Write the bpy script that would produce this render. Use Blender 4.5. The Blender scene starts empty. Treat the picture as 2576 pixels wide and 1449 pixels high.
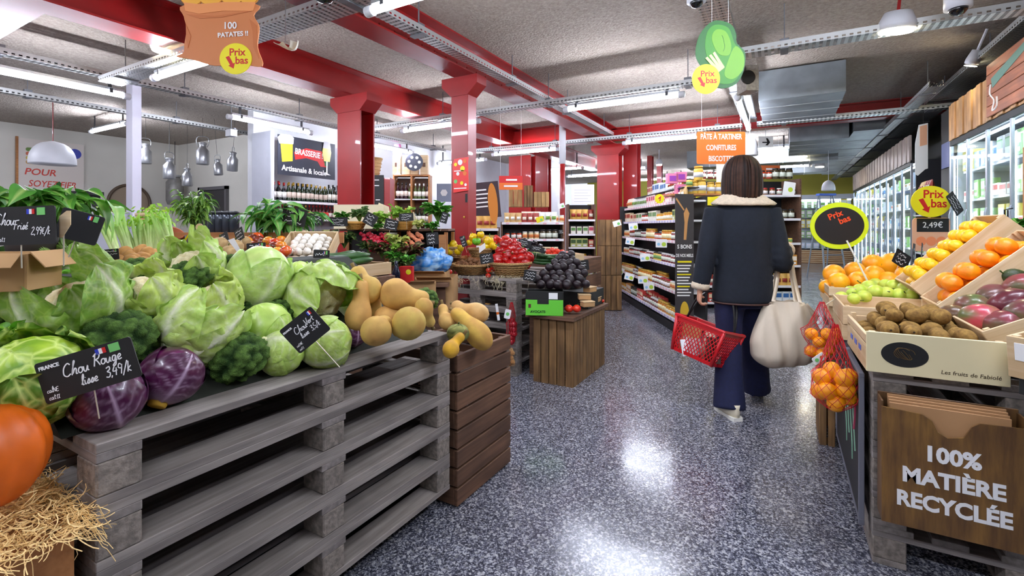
import bpy, bmesh, math, random
from math import sin, cos, pi, radians, sqrt, exp, atan2
from mathutils import Vector, Matrix, noise, Euler
random.seed(7)
SC = bpy.context.scene
COL = SC.collection
# ---------------------------------------------------------------- camera (level, shifted lens), measured from the photograph
TH = radians(29.6); CT, ST = cos(TH), sin(TH)
H = 1.25; F = 1200.0; CX = 1288.0; CY = 570.0
cam_d = bpy.data.cameras.new('camera'); cam = bpy.data.objects.new('camera', cam_d); COL.objects.link(cam)
cam_d.sensor_width = 36.0; cam_d.lens = 36.0 * F / 2576.0; cam_d.shift_y = -(724.5 - CY) / 2576.0
cam_d.clip_start = 0.05; cam_d.clip_end = 100
cam.location = (0, 0, H); cam.rotation_euler = (pi / 2, 0, TH)
SC.camera = cam
# ---------------------------------------------------------------- world, exposure
w = bpy.data.worlds.new('world'); SC.world = w; w.use_nodes = True
w.node_tree.nodes['Background'].inputs[0].default_value = (0.75, 0.82, 1.0, 1)
w.node_tree.nodes['Background'].inputs[1].default_value = 0.5
SC.view_settings.view_transform = 'Standard'; SC.view_settings.look = 'None'
SC.view_settings.exposure = 1.3; SC.view_settings.gamma = 1.0; SC.view_settings.use_curve_mapping = False
SC.cycles.max_bounces = 7; SC.cycles.diffuse_bounces = 4; SC.cycles.glossy_bounces = 3
SC.cycles.transparent_max_bounces = 12; SC.cycles.transmission_bounces = 4
SC.cycles.sample_clamp_indirect = 4.0; SC.cycles.caustics_reflective = False; SC.cycles.caustics_refractive = False
SC.cycles.use_denoising = True
TUBE_E = 52.0      # tube luminance
SPOT_E = 60.0
FRIDGE_E = 15.0

def W3(xc, d, z=0.0): return Vector((xc * CT - d * ST, xc * ST + d * CT, z))
def P(px, py, d):
    r = (px - CX) / F
    return W3(r * d, d, H - (py - CY) / F * d)
def dX(px, X): r = (px - CX) / F; return X / (r * CT - ST)
def dY(px, Y): r = (px - CX) / F; return Y / (r * ST + CT)
def dZ(py, z): return (H - z) * F / (py - CY)
def yX(px, X): r = (px - CX) / F; return X * (r * ST + CT) / (r * CT - ST)
def xY(px, Y): r = (px - CX) / F; return Y * (r * CT - ST) / (r * ST + CT)

# ---------------------------------------------------------------- materials
MATS = {}
def _new(name):
    m = bpy.data.materials.new(name); m.use_nodes = True
    nt = m.node_tree; nt.nodes.clear()
    out = nt.nodes.new('ShaderNodeOutputMaterial'); b = nt.nodes.new('ShaderNodeBsdfPrincipled')
    nt.links.new(b.outputs[0], out.inputs[0]); MATS[name] = m
    return m, nt, b, out
def N(nt, t, **kw):
    n = nt.nodes.new(t)
    for k, v in kw.items(): setattr(n, k, v)
    return n
def lin(c):
    def f(x): x /= 255.0; return x / 12.92 if x <= .04045 else ((x + .055) / 1.055) ** 2.4
    return (f(c[0]), f(c[1]), f(c[2]), 1.0)
def coords(nt, scale=(1, 1, 1), rnd=False, kind='Object'):
    tc = N(nt, 'ShaderNodeTexCoord'); mp = N(nt, 'ShaderNodeMapping'); mp.inputs['Scale'].default_value = scale
    nt.links.new(tc.outputs[kind], mp.inputs['Vector'])
    if rnd:
        oi = N(nt, 'ShaderNodeObjectInfo'); ml = N(nt, 'ShaderNodeMath', operation='MULTIPLY'); ml.inputs[1].default_value = 37.0
        nt.links.new(oi.outputs['Random'], ml.inputs[0]); nt.links.new(ml.outputs[0], mp.inputs['Location'])
    return mp.outputs[0]
def mixc(nt, fac, a, b, blend='MIX'):
    m = N(nt, 'ShaderNodeMix', data_type='RGBA', blend_type=blend)
    if isinstance(fac, (int, float)): m.inputs[0].default_value = fac
    else: nt.links.new(fac, m.inputs[0])
    for i, x in ((6, a), (7, b)):
        if isinstance(x, tuple): m.inputs[i].default_value = x
        else: nt.links.new(x, m.inputs[i])
    return m.outputs[2]
def ramp(nt, fac, stops):
    r = N(nt, 'ShaderNodeValToRGB'); cr = r.color_ramp
    while len(cr.elements) < len(stops): cr.elements.new(.5)
    for e, (p, c) in zip(cr.elements, stops): e.position = p; e.color = c
    nt.links.new(fac, r.inputs[0]); return r.outputs[0]
def bump(nt, b, h, strength=.3, dist=.01):
    bp = N(nt, 'ShaderNodeBump'); bp.inputs['Strength'].default_value = strength; bp.inputs['Distance'].default_value = dist
    nt.links.new(h, bp.inputs['Height']); nt.links.new(bp.outputs[0], b.inputs['Normal'])
def noise_t(nt, vec, scale, detail=3, rough=.5):
    n = N(nt, 'ShaderNodeTexNoise'); n.inputs['Scale'].default_value = scale; n.inputs['Detail'].default_value = detail
    n.inputs['Roughness'].default_value = rough; nt.links.new(vec, n.inputs['Vector']); return n.outputs[0]
def mat(name, c, rough=.5, metal=0, var=.0, vs=8, bmp=0, bs=60, bd=.002, spec=.5, coat=0, emit=0, ecol=None, sss=0, c2=None, rnd=0, alpha=1):
    if name in MATS: return MATS[name]
    m, nt, b, out = _new(name)
    col = lin(c) if max(c) > 1.01 or min(c) > 1 else (*c, 1)
    b.inputs['Roughness'].default_value = rough; b.inputs['Metallic'].default_value = metal
    b.inputs['Specular IOR Level'].default_value = spec; b.inputs['Coat Weight'].default_value = coat
    b.inputs['Base Color'].default_value = col
    if alpha < 1: b.inputs['Alpha'].default_value = alpha
    src = None
    if var or c2:
        v = coords(nt, rnd=True); nz = noise_t(nt, v, vs, 4)
        cc2 = lin(c2) if c2 else (col[0] * (1 - var), col[1] * (1 - var), col[2] * (1 - var), 1)
        src = ramp(nt, nz, [(.35, cc2), (.65, col)]); nt.links.new(src, b.inputs['Base Color'])
    if rnd:
        oi = N(nt, 'ShaderNodeObjectInfo'); hs = N(nt, 'ShaderNodeHueSaturation')
        mr = N(nt, 'ShaderNodeMapRange'); mr.inputs[3].default_value = 1 - rnd; mr.inputs[4].default_value = 1 + rnd
        nt.links.new(oi.outputs['Random'], mr.inputs[0]); nt.links.new(mr.outputs[0], hs.inputs['Value'])
        if src: nt.links.new(src, hs.inputs['Color'])
        else: hs.inputs['Color'].default_value = col
        nt.links.new(hs.outputs[0], b.inputs['Base Color'])
    if bmp:
        v = coords(nt); bump(nt, b, noise_t(nt, v, bs, 3), bmp, bd)
    if emit:
        b.inputs['Emission Strength'].default_value = emit; b.inputs['Emission Color'].default_value = lin(ecol) if ecol else col
    if sss:
        b.inputs['Subsurface Weight'].default_value = sss; b.inputs['Subsurface Radius'].default_value = (.02, .012, .006); b.inputs['Subsurface Scale'].default_value = .5
    return m
def wood(name, c1, c2, rough=.7, grain=(2, 40, 40), axis=0, bmp=.25, rnd=.12, knots=True, dark=None):
    """grain runs along the local axis given; grain scale = (along, across, across)"""
    if name in MATS: return MATS[name]
    m, nt, b, out = _new(name)
    g = [grain[1]] * 3; g[axis] = grain[0]
    v = coords(nt, tuple(g), True); n1 = noise_t(nt, v, 1.0, 5, .6)
    v2 = coords(nt, (3, 3, 3), True); n2 = noise_t(nt, v2, 1.5, 2)
    c = ramp(nt, n1, [(.3, lin(c2)), (.7, lin(c1))])
    c = mixc(nt, ramp(nt, n2, [(.35, (0, 0, 0, 1)), (.75, (.6, .6, .6, 1))]), c, lin(dark or tuple(x * .72 for x in c2)))
    oi = N(nt, 'ShaderNodeObjectInfo'); hs = N(nt, 'ShaderNodeHueSaturation'); mr = N(nt, 'ShaderNodeMapRange')
    mr.inputs[3].default_value = 1 - rnd; mr.inputs[4].default_value = 1 + rnd
    nt.links.new(oi.outputs['Random'], mr.inputs[0]); nt.links.new(mr.outputs[0], hs.inputs['Value'])
    nt.links.new(c, hs.inputs['Color']); nt.links.new(hs.outputs[0], b.inputs['Base Color'])
    b.inputs['Roughness'].default_value = rough; bump(nt, b, n1, bmp, .002)
    return m
def vcol(name, rough=.45, spec=.5, var=.15, vs=30, bmp=.2, bs=80, bd=.002, sss=0, coat=0, vein=0, trans=0, veinf=.75):
    """colour from the mesh's own 'Col' attribute (the thing's own colours), with fine variation"""
    if name in MATS: return MATS[name]
    m, nt, b, out = _new(name)
    a = N(nt, 'ShaderNodeAttribute', attribute_name='Col'); v = coords(nt, rnd=True)
    nz = noise_t(nt, v, vs, 4); c = mixc(nt, 1.0, a.outputs[0], ramp(nt, nz, [(.3, (1 - var,) * 3 + (1,)), (.7, (1 + var * .6,) * 3 + (1,))]), 'MULTIPLY')
    h = noise_t(nt, v, bs, 3)
    if vein:
        vo = N(nt, 'ShaderNodeTexVoronoi', feature='DISTANCE_TO_EDGE'); vo.inputs['Scale'].default_value = vein
        nt.links.new(v, vo.inputs['Vector'])
        c = mixc(nt, ramp(nt, vo.outputs['Distance'], [(0, (veinf,) * 3 + (1,)), (.12, (0, 0, 0, 1))]), c, lin((206, 224, 120)))
        h = vo.outputs['Distance']
    nt.links.new(c, b.inputs['Base Color']); b.inputs['Roughness'].default_value = rough
    b.inputs['Specular IOR Level'].default_value = spec; b.inputs['Coat Weight'].default_value = coat
    if bmp: bump(nt, b, h, bmp, bd)
    if trans:
        t = N(nt, 'ShaderNodeBsdfTranslucent'); nt.links.new(c, t.inputs[0]); mx = N(nt, 'ShaderNodeMixShader'); mx.inputs[0].default_value = trans
        nt.links.new(b.outputs[0], mx.inputs[1]); nt.links.new(t.outputs[0], mx.inputs[2]); nt.links.new(mx.outputs[0], out.inputs[0])
    return m
def glass(name, tint=(1, 1, 1), fac=.06, rough=.02):
    if name in MATS: return MATS[name]
    m = bpy.data.materials.new(name); m.use_nodes = True; nt = m.node_tree; nt.nodes.clear(); MATS[name] = m
    out = N(nt, 'ShaderNodeOutputMaterial'); t = N(nt, 'ShaderNodeBsdfTransparent'); t.inputs[0].default_value = (*tint, 1)
    g = N(nt, 'ShaderNodeBsdfGlossy'); g.inputs['Roughness'].default_value = rough
    lw = N(nt, 'ShaderNodeLayerWeight'); lw.inputs[0].default_value = .25
    mr = N(nt, 'ShaderNodeMapRange'); mr.inputs[3].default_value = fac; mr.inputs[4].default_value = .3
    nt.links.new(lw.outputs['Fresnel'], mr.inputs[0]); mx = N(nt, 'ShaderNodeMixShader')
    nt.links.new(mr.outputs[0], mx.inputs[0]); nt.links.new(t.outputs[0], mx.inputs[1]); nt.links.new(g.outputs[0], mx.inputs[2])
    nt.links.new(mx.outputs[0], out.inputs[0]); return m

# ---------------------------------------------------------------- mesh building
class MB:
    def __init__(s): s.v = []; s.f = []; s.mi = []; s.c = []; s.cm = 0
    def add(s, vs, fs, mi=None, cols=None):
        o = len(s.v); s.v += [tuple(v) for v in vs]; s.f += [tuple(i + o for i in f) for f in fs]
        s.mi += [s.cm if mi is None else mi] * len(fs)
        if cols is not None: s.c += cols
        elif s.c or cols is not None: s.c += [(1, 1, 1, 1)] * len(vs)
        return s
    def box(s, a, b, mi=None, bev=0.0, rot=None, piv=None):
        x0, y0, z0 = a; x1, y1, z1 = b
        if bev <= 0:
            vs = [(x0, y0, z0), (x1, y0, z0), (x1, y1, z0), (x0, y1, z0), (x0, y0, z1), (x1, y0, z1), (x1, y1, z1), (x0, y1, z1)]
            fs = [(0, 3, 2, 1), (4, 5, 6, 7), (0, 1, 5, 4), (1, 2, 6, 5), (2, 3, 7, 6), (3, 0, 4, 7)]
        else:
            vs = []; ix = {}
            for i, x in enumerate((x0, x1)):
                for j, y in enumerate((y0, y1)):
                    for k, z in enumerate((z0, z1)):
                        sx, sy, sz = (1 if i == 0 else -1) * bev, (1 if j == 0 else -1) * bev, (1 if k == 0 else -1) * bev
                        for ax in range(3):
                            ix[(i, j, k, ax)] = len(vs)
                            vs.append((x + (0 if ax == 0 else sx), y + (0 if ax == 1 else sy), z + (0 if ax == 2 else sz)))
            fs = []
            for ax in range(3):
                o1, o2 = [q for q in range(3) if q != ax]
                for e in (0, 1):
                    q = []
                    for (p1, p2) in ((0, 0), (1, 0), (1, 1), (0, 1)):
                        key = [0, 0, 0]; key[ax] = e; key[o1] = p1; key[o2] = p2; q.append(ix[(*key, ax)])
                    if (e == 0) != (ax == 1): q.reverse()
                    fs.append(tuple(q))
            for ax in range(3):                                    # edges along ax
                o1, o2 = [q for q in range(3) if q != ax]
                for p1 in (0, 1):
                    for p2 in (0, 1):
                        k0 = [0, 0, 0]; k0[o1] = p1; k0[o2] = p2; k1 = list(k0); k1[ax] = 1
                        q = [ix[(*k0, o1)], ix[(*k1, o1)], ix[(*k1, o2)], ix[(*k0, o2)]]
                        if ((p1 + p2 + (1 if ax == 1 else 0)) % 2) == 0: q.reverse()
                        fs.append(tuple(q))
            for i in (0, 1):
                for j in (0, 1):
                    for k in (0, 1):
                        q = [ix[(i, j, k, 0)], ix[(i, j, k, 1)], ix[(i, j, k, 2)]]
                        if (i + j + k) % 2 == 0: q.reverse()
                        fs.append(tuple(q))
        if rot is not None:
            pv = Vector(piv or ((x0 + x1) / 2, (y0 + y1) / 2, (z0 + z1) / 2)); vs = [rot @ (Vector(v) - pv) + pv for v in vs]
        return s.add(vs, fs, mi)
    def tube(s, pts, r, n=8, mi=None, closed=False, cap=True, sx=1.0):
        pts = [Vector(p) for p in pts]; m = len(pts); rr = r if isinstance(r, (list, tuple)) else [r] * m
        vs = []; fs = []; up = None
        for i, p in enumerate(pts):
            if closed: t = pts[(i + 1) % m] - pts[i - 1]
            else: t = pts[min(i + 1, m - 1)] - pts[max(i - 1, 0)]
            t = t.normalized() if t.length > 1e-9 else Vector((0, 0, 1))
            if up is None: up = t.orthogonal().normalized()
            up = (up - up.dot(t) * t); up = up.normalized() if up.length > 1e-6 else t.orthogonal().normalized()
            sd = t.cross(up)
            for k in range(n):
                a = 2 * pi * k / n; vs.append(p + (up * cos(a) + sd * sin(a) * sx) * rr[i])
        for i in range(m if closed else m - 1):
            for k in range(n):
                a = i * n + k; b = i * n + (k + 1) % n; j = (i + 1) % m
                fs.append((a, b, j * n + (k + 1) % n, j * n + k))
        if cap and not closed: fs.append(tuple(range(n - 1, -1, -1))); fs.append(tuple((m - 1) * n + k for k in range(n)))
        return s.add(vs, fs, mi)
    def lathe(s, prof, n=16, mi=None, c=(0, 0, 0), sx=1, sy=1, cols=None, ribs=None):
        vs = []; fs = []; cl = []; m = len(prof)
        for i, (r, z) in enumerate(prof):
            for k in range(n):
                a = 2 * pi * k / n; q = r * (1 if not ribs else 1 + ribs[1] * (abs(cos(ribs[0] * a / 2)) - .6))
                vs.append((c[0] + q * cos(a) * sx, c[1] + q * sin(a) * sy, c[2] + z))
                if cols: cl.append(cols(i / (m - 1), a))
        for i in range(m - 1):
            for k in range(n): fs.append((i * n + k, i * n + (k + 1) % n, (i + 1) * n + (k + 1) % n, (i + 1) * n + k))
        if prof[0][0] > 1e-5: fs.append(tuple(range(n - 1, -1, -1)))
        if prof[-1][0] > 1e-5: fs.append(tuple((m - 1) * n + k for k in range(n)))
        return s.add(vs, fs, mi, cl if cols else None)
    def poly(s, pts, z0, z1, mi=None):
        """extruded outline in XY"""
        n = len(pts); ar = sum(pts[i][0] * pts[(i + 1) % n][1] - pts[(i + 1) % n][0] * pts[i][1] for i in range(n))
        if ar < 0: pts = pts[::-1]
        vs = [(x, y, z0) for x, y in pts] + [(x, y, z1) for x, y in pts]
        fs = [tuple(range(n - 1, -1, -1)), tuple(range(n, 2 * n))] + [(i, (i + 1) % n, n + (i + 1) % n, n + i) for i in range(n)]
        return s.add(vs, fs, mi)
    def grid(s, nu, nv, fn, mi=None, wrapu=False):
        vs = []; cl = []; fs = []
        for j in range(nv + 1):
            for i in range(nu + (0 if wrapu else 1)):
                r = fn(i / nu, j / nv); vs.append(r[:3]); cl.append(tuple(r[3]) if len(r) > 3 else (1, 1, 1, 1))
        k = nu if wrapu else nu + 1
        for j in range(nv):
            for i in range(nu): a = j * k + i; b = j * k + (i + 1) % k; fs.append((a, b, b + k, a + k))
        return s.add(vs, fs, mi, cl)
    def xf(s, M):
        s.v = [tuple(M @ Vector(v)) for v in s.v]; return s
    def mesh(s, name, mats, smooth=False):
        me = bpy.data.meshes.new(name); me.from_pydata(s.v, [], s.f)
        for m in (mats if isinstance(mats, (list, tuple)) else [mats]): me.materials.append(m)
        if any(s.mi): me.polygons.foreach_set('material_index', s.mi)
        if smooth: me.polygons.foreach_set('use_smooth', [True] * len(s.f))
        if s.c and len(s.c) == len(s.v):
            a = me.color_attributes.new('Col', 'FLOAT_COLOR', 'POINT'); a.data.foreach_set('color', [x for c in s.c for x in c])
        me.update(); return me
def tag(o, label=None, cat=None, group=None, kind=None):
    if label: o['label'] = label
    if cat: o['category'] = cat
    if group: o['group'] = group
    if kind: o['kind'] = kind
    return o
def link(name, me, parent=None, loc=(0, 0, 0), rot=(0, 0, 0), sc=1):
    o = bpy.data.objects.new(name, me); COL.objects.link(o); o.location = loc
    if isinstance(rot, (int, float)): rot = (0, 0, rot)
    if isinstance(rot, Matrix): o.rotation_euler = rot.to_euler()
    else: o.rotation_euler = rot
    o.scale = (sc, sc, sc) if isinstance(sc, (int, float)) else sc
    if parent: o.parent = parent
    return o
def ob(name, mb, mats, parent=None, loc=(0, 0, 0), rot=(0, 0, 0), smooth=False, sc=1): return link(name, mb.mesh(name, mats, smooth), parent, loc, rot, sc)
def thing(name, label, cat, loc=(0, 0, 0), rot=0, group=None, sc=1): return tag(link(name, None, None, loc, rot, sc), label, cat, group)
def struct(name, mb, mats, label=None, cat='structure', smooth=False): return tag(ob(name, mb, mats, smooth=smooth), label, cat, None, 'structure')
def kids(o): return [c for c in COL.objects if c.parent == o]
KID = {}
def freeze(root):
    """remember a prototype's tree once so copies are cheap"""
    KID[root.name] = [(c, list(c.children)) for c in root.children]; return root
def dup(root, loc, rot=0, label=None, sc=None, group=None, kidmat=None):
    r = root.copy(); COL.objects.link(r); r.location = loc
    if isinstance(rot, (int, float)): rot = (0, 0, rot)
    r.rotation_euler = rot.to_euler() if isinstance(rot, Matrix) else rot
    if sc is not None: r.scale = (sc,) * 3 if isinstance(sc, (int, float)) else sc
    if label: r['label'] = label
    if group: r['group'] = group
    for c, gs in KID.get(root.name) or [(c, list(c.children)) for c in root.children]:
        k = c.copy(); COL.objects.link(k); k.parent = r
        for g in gs: q = g.copy(); COL.objects.link(q); q.parent = k
    return r
class Stamp:
    """place a prototype: the first call moves the prototype itself, later calls copy it"""
    def __init__(s, root): s.r = freeze(root); s.used = False
    def __call__(s, loc, rot=0, label=None, sc=None, group=None):
        if not s.used:
            s.used = True; r = s.r; r.location = loc
            if isinstance(rot, (int, float)): rot = (0, 0, rot)
            r.rotation_euler = rot.to_euler() if isinstance(rot, Matrix) else rot
            if sc is not None: r.scale = (sc,) * 3 if isinstance(sc, (int, float)) else sc
            if label: r['label'] = label
            if group: r['group'] = group
            return r
        return dup(s.r, loc, rot, label, sc, group)
    def drop(s):
        if not s.used:
            for c, gs in KID[s.r.name]:
                for g in gs: bpy.data.objects.remove(g)
                bpy.data.objects.remove(c)
            bpy.data.objects.remove(s.r)
def text(s, size, m, parent, loc, rot=(0, 0, 0), name='lettering', ext=.0006, shear=0, align='CENTER', bold=0, sx=1, space=1):
    cu = bpy.data.curves.new(name, 'FONT'); cu.body = s; cu.size = size; cu.align_x = align; cu.align_y = 'CENTER'; cu.extrude = ext
    cu.shear = shear; cu.offset = bold; cu.resolution_u = 3; cu.space_line = .9 * space
    t = bpy.data.objects.new('tmp', cu); me = bpy.data.meshes.new_from_object(t); bpy.data.objects.remove(t)
    me.materials.clear(); me.materials.append(m)
    o = link(name, me, parent, loc, rot, (sx, 1, 1)); return o
def smoothpath(p, k=5, closed=False):
    n = len(p); out = []; P_ = [Vector(q) for q in p]
    for i in range(n if closed else n - 1):
        g = (lambda j: P_[j % n]) if closed else (lambda j: P_[max(0, min(n - 1, j))])
        a, b, c, d = g(i - 1), g(i), g(i + 1), g(i + 2)
        for t in range(k):
            t /= k; out.append(.5 * ((2 * b) + (c - a) * t + (2 * a - 5 * b + 4 * c - d) * t * t + (3 * b - a - 3 * c + d) * t ** 3))
    if not closed: out.append(P_[-1])
    return out
ORD = ['', 'first', 'second', 'third', 'fourth', 'fifth', 'sixth', 'seventh', 'eighth', 'ninth', 'tenth', 'eleventh', 'twelfth', 'thirteenth', 'fourteenth', 'fifteenth', 'sixteenth', 'seventeenth', 'eighteenth', 'nineteenth', 'twentieth']
def nth(i, n, what='from the left'): return 'leftmost' if i == 0 else 'rightmost' if i == n - 1 else ORD[i + 1] + ' ' + what if i < 20 else 'number %d %s' % (i + 1, what)
def screen_x(p): p = Vector(p); xc = p.x * CT + p.y * ST; d = -p.x * ST + p.y * CT; return xc / max(d, .01)
def screen_y(p): p = Vector(p); return (p.z - H) / max(.01, -p.x * ST + p.y * CT)
def label_grid(objs, base, rows, what='row'):
    """label by row (from the bottom, as the photograph shows it) and order within the row"""
    os_ = sorted(objs, key=lambda o: screen_y(o.location)); n = len(os_); per = -(-n // rows)
    for r in range(rows):
        q = sorted(os_[r * per:(r + 1) * per], key=lambda o: screen_x(o.location)); rn = 'bottom' if r == 0 else 'top' if r == rows - 1 else ORD[r + 1]
        for i, o in enumerate(q): o['label'] = '%s, %s %s, %s' % (base, rn, what, nth(i, len(q)))
def label_row(objs, base):
    """one label per thing by its order across the photograph"""
    os_ = sorted(objs, key=lambda o: screen_x(o.location)); n = len(os_)
    for i, o in enumerate(os_):
        k = 'leftmost' if i == 0 else 'rightmost' if i == n - 1 else (ORD[i + 1] + ' from the left' if i < n / 2 else ORD[n - i] + ' from the right') if min(i, n - i) < 20 else 'number %d from the left' % (i + 1)
        o['label'] = base + ', ' + k
# ================================================================ setting
XL, XR, YF, YB = -12.35, 2.5, -3.5, 20.0; CEIL = 3.16
def m_floor():
    m, nt, b, out = _new('terrazzo'); v = coords(nt)
    vo = N(nt, 'ShaderNodeTexVoronoi'); vo.inputs['Scale'].default_value = 190; nt.links.new(v, vo.inputs['Vector'])
    sep = N(nt, 'ShaderNodeSeparateColor'); nt.links.new(vo.outputs['Color'], sep.inputs[0])
    c = ramp(nt, sep.outputs[0], [(0, lin((48, 50, 60))), (.35, lin((74, 76, 90))), (.62, lin((112, 114, 128))), (.85, lin((172, 174, 184)))])
    ed = N(nt, 'ShaderNodeTexVoronoi'); ed.inputs['Scale'].default_value = 105; nt.links.new(v, ed.inputs['Vector'])
    s2 = N(nt, 'ShaderNodeSeparateColor'); nt.links.new(ed.outputs['Color'], s2.inputs[0])
    c = mixc(nt, ramp(nt, s2.outputs[1], [(.8, (0, 0, 0, 1)), (.83, (.5, .5, .5, 1))]), c, lin((222, 222, 226)))
    c = mixc(nt, ramp(nt, s2.outputs[2], [(.7, (0, 0, 0, 1)), (.74, (.6, .6, .6, 1))]), c, lin((30, 32, 42)))
    n = noise_t(nt, v, 1.3, 3); c = mixc(nt, ramp(nt, n, [(.3, (.0, .0, .0, 1)), (.7, (.22, .22, .22, 1))]), c, lin((95, 95, 108)))
    nt.links.new(c, b.inputs['Base Color']); r = ramp(nt, noise_t(nt, v, 2.2, 4), [(.3, (.10, .10, .10, 1)), (.7, (.24, .24, .24, 1))])
    nt.links.new(r, b.inputs['Roughness']); b.inputs['Specular IOR Level'].default_value = .6
    bump(nt, b, noise_t(nt, v, 6, 2), .05, .01)
    return m
def m_ceil():
    m, nt, b, out = _new('sprayed_plaster'); v = coords(nt)
    n1 = noise_t(nt, v, 34, 5, .7); n2 = noise_t(nt, v, .7, 3)
    c = ramp(nt, n1, [(.3, lin((142, 130, 118))), (.7, lin((190, 179, 167)))])
    c = mixc(nt, ramp(nt, n2, [(.35, (0, 0, 0, 1)), (.7, (.45, .45, .45, 1))]), c, lin((150, 136, 122)))
    nt.links.new(c, b.inputs['Base Color']); b.inputs['Roughness'].default_value = .95
    vo = N(nt, 'ShaderNodeTexVoronoi'); vo.inputs['Scale'].default_value = 44; nt.links.new(v, vo.inputs['Vector'])
    ad = N(nt, 'ShaderNodeMath', operation='ADD'); nt.links.new(vo.outputs['Distance'], ad.inputs[0]); nt.links.new(n1, ad.inputs[1])
    bump(nt, b, ad.outputs[0], .7, .014)
    return m
FLOOR, CEILM = m_floor(), m_ceil()
WALLW = mat('cream_wall', (214, 210, 200), .8, var=.06, vs=1.5)
WHITE = mat('white_paint', (206, 207, 212), .45, var=.04)
GREYW = mat('grey_paint', (178, 180, 190), .5, var=.05)
RED = mat('red_paint', (154, 18, 18), .38, var=.18, vs=3, bmp=.1, bs=12, coat=.2)
OLIVE = mat('olive_wall', (176, 168, 66), .7, var=.08, vs=1)
DARK = mat('dark_paint', (26, 26, 30), .5); BLACK = mat('black', (14, 14, 15), .6)
GALV = mat('galvanised', (176, 178, 180), .38, metal=.85, var=.25, vs=5)
GALVD = mat('duct_metal', (132, 138, 142), .45, metal=.6, var=.35, vs=3)
struct('floor', MB().box((XL - .2, YF, -.1), (XR + .5, YB, 0)), FLOOR, 'polished grey speckled terrazzo shop floor')
struct('ceiling', MB().box((XL - .2, YF, CEIL), (XR + .5, YB, CEIL + .1)), CEILM, 'rough beige sprayed plaster ceiling')
struct('wall_left', MB().box((XL - .2, YF, 0), (XL, 5.87, CEIL)), WALLW, 'plain cream side wall behind the milk cans')
struct('wall_back', MB().box((XL - .2, 5.87, 0), (-7.45, 6.07, CEIL)), WALLW, 'cream rear wall with a dark doorway')
struct('wall_brewery', MB().box((-7.45, 4.55, 0), (-7.3, 12.5, CEIL)), WHITE, 'white wall behind the drinks shelves')
struct('wall_far', MB().box((-7.45, YB - .2, 0), (XR + .5, YB, CEIL)), OLIVE, 'olive yellow wall at the far end of the aisle')
struct('wall_north', MB().box((-7.45, 12.5, 0), (-5.6, 12.65, CEIL)), WHITE, 'white partition behind the wine racks')
struct('wall_right', MB().box((XR, YF, 0), (XR + .5, YB, CEIL)), DARK, 'dark side wall behind the refrigerators')
struct('wall_rear', MB().box((XL - .2, YF - .2, 0), (XR + .5, YF, CEIL)), WALLW, 'cream wall behind the viewer')
# dark doorway in the back wall
dx0, dx1 = xY(508, 5.86), xY(571, 5.86)
d = struct('door_1', MB().box((dx0, 5.83, 0), (dx1, 5.868, 2.05), bev=.004), mat('dark_door', (52, 50, 52), .6), 'dark grey door in the cream rear wall')
fr = MB(); fr.box((dx0 - .06, 5.8, 0), (dx0, 5.868, 2.12)); fr.box((dx1, 5.8, 0), (dx1 + .06, 5.868, 2.12)); fr.box((dx0 - .06, 5.8, 2.05), (dx1 + .06, 5.868, 2.12))
ob('door_frame', fr, mat('frame_grey', (96, 94, 96), .6), d)
# ---- I-beams
def ibeam(name, x0, x1, y0, y1, zb, label, along='y', wid=.2):
    mb = MB(); z1 = CEIL
    if along == 'y':
        xm = (x0 + x1) / 2
        mb.box((x0, y0, zb), (x1, y1, zb + .016)); mb.box((xm - .007, y0, zb + .016), (xm + .007, y1, z1)); mb.box((x0, y0, z1 - .016), (x1, y1, z1))
    else:
        ym = (y0 + y1) / 2
        mb.box((x0, y0, zb), (x1, y1, zb + .016)); mb.box((x0, ym - .007, zb + .016), (x1, ym + .007, z1)); mb.box((x0, y0, z1 - .016), (x1, y1, z1))
    return tag(ob(name, mb, RED), label, 'beam', None, 'structure')
BZ = 2.84
bA = ibeam('steel_beam', -4.8, -4.52, YF, 13, BZ, 'red steel ceiling beam over the milk can side, carried by the wide column')
bB = ibeam('steel_beam', -3.05, -2.79, YF, 9.2, BZ, 'red steel ceiling beam over the slim column')
bC = ibeam('steel_beam', -3.05, XR, 9.0, 9.22, BZ + .06, 'red cross beam above the jam aisle', 'x')
bD = ibeam('steel_beam', -9.5, -4.8, 1.15, 1.39, BZ + .02, 'red cross beam meeting the long beam near the potato sign', 'x')
bE = ibeam('steel_beam', -5.6, -3.05, 8.2, 8.4, BZ - .05, 'red cross beam behind the slim column', 'x')
for bm_, xs, yr in ((bA, (-4.52,), (3.2, 5.0)), (bB, (-2.79,), (2.0, 6.5))):
    rv = MB()
    for i in range(26):
        y = yr[0] + (yr[1] - yr[0]) * i / 25
        for z in (2.93, 3.06):
            if bm_ is bB: rv.lathe([(0, .012), (.009, .009), (.013, 0)], 6, c=(0, 0, 0)); 
            n = len(rv.v) - 18
            if bm_ is bB: rv.v[n:] = [(-2.913 + p[2], y + p[0], z + p[1]) for p in rv.v[n:]]
    if rv.v: tag(ob('rivet', rv, RED, bm_), kind='stuff')
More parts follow.
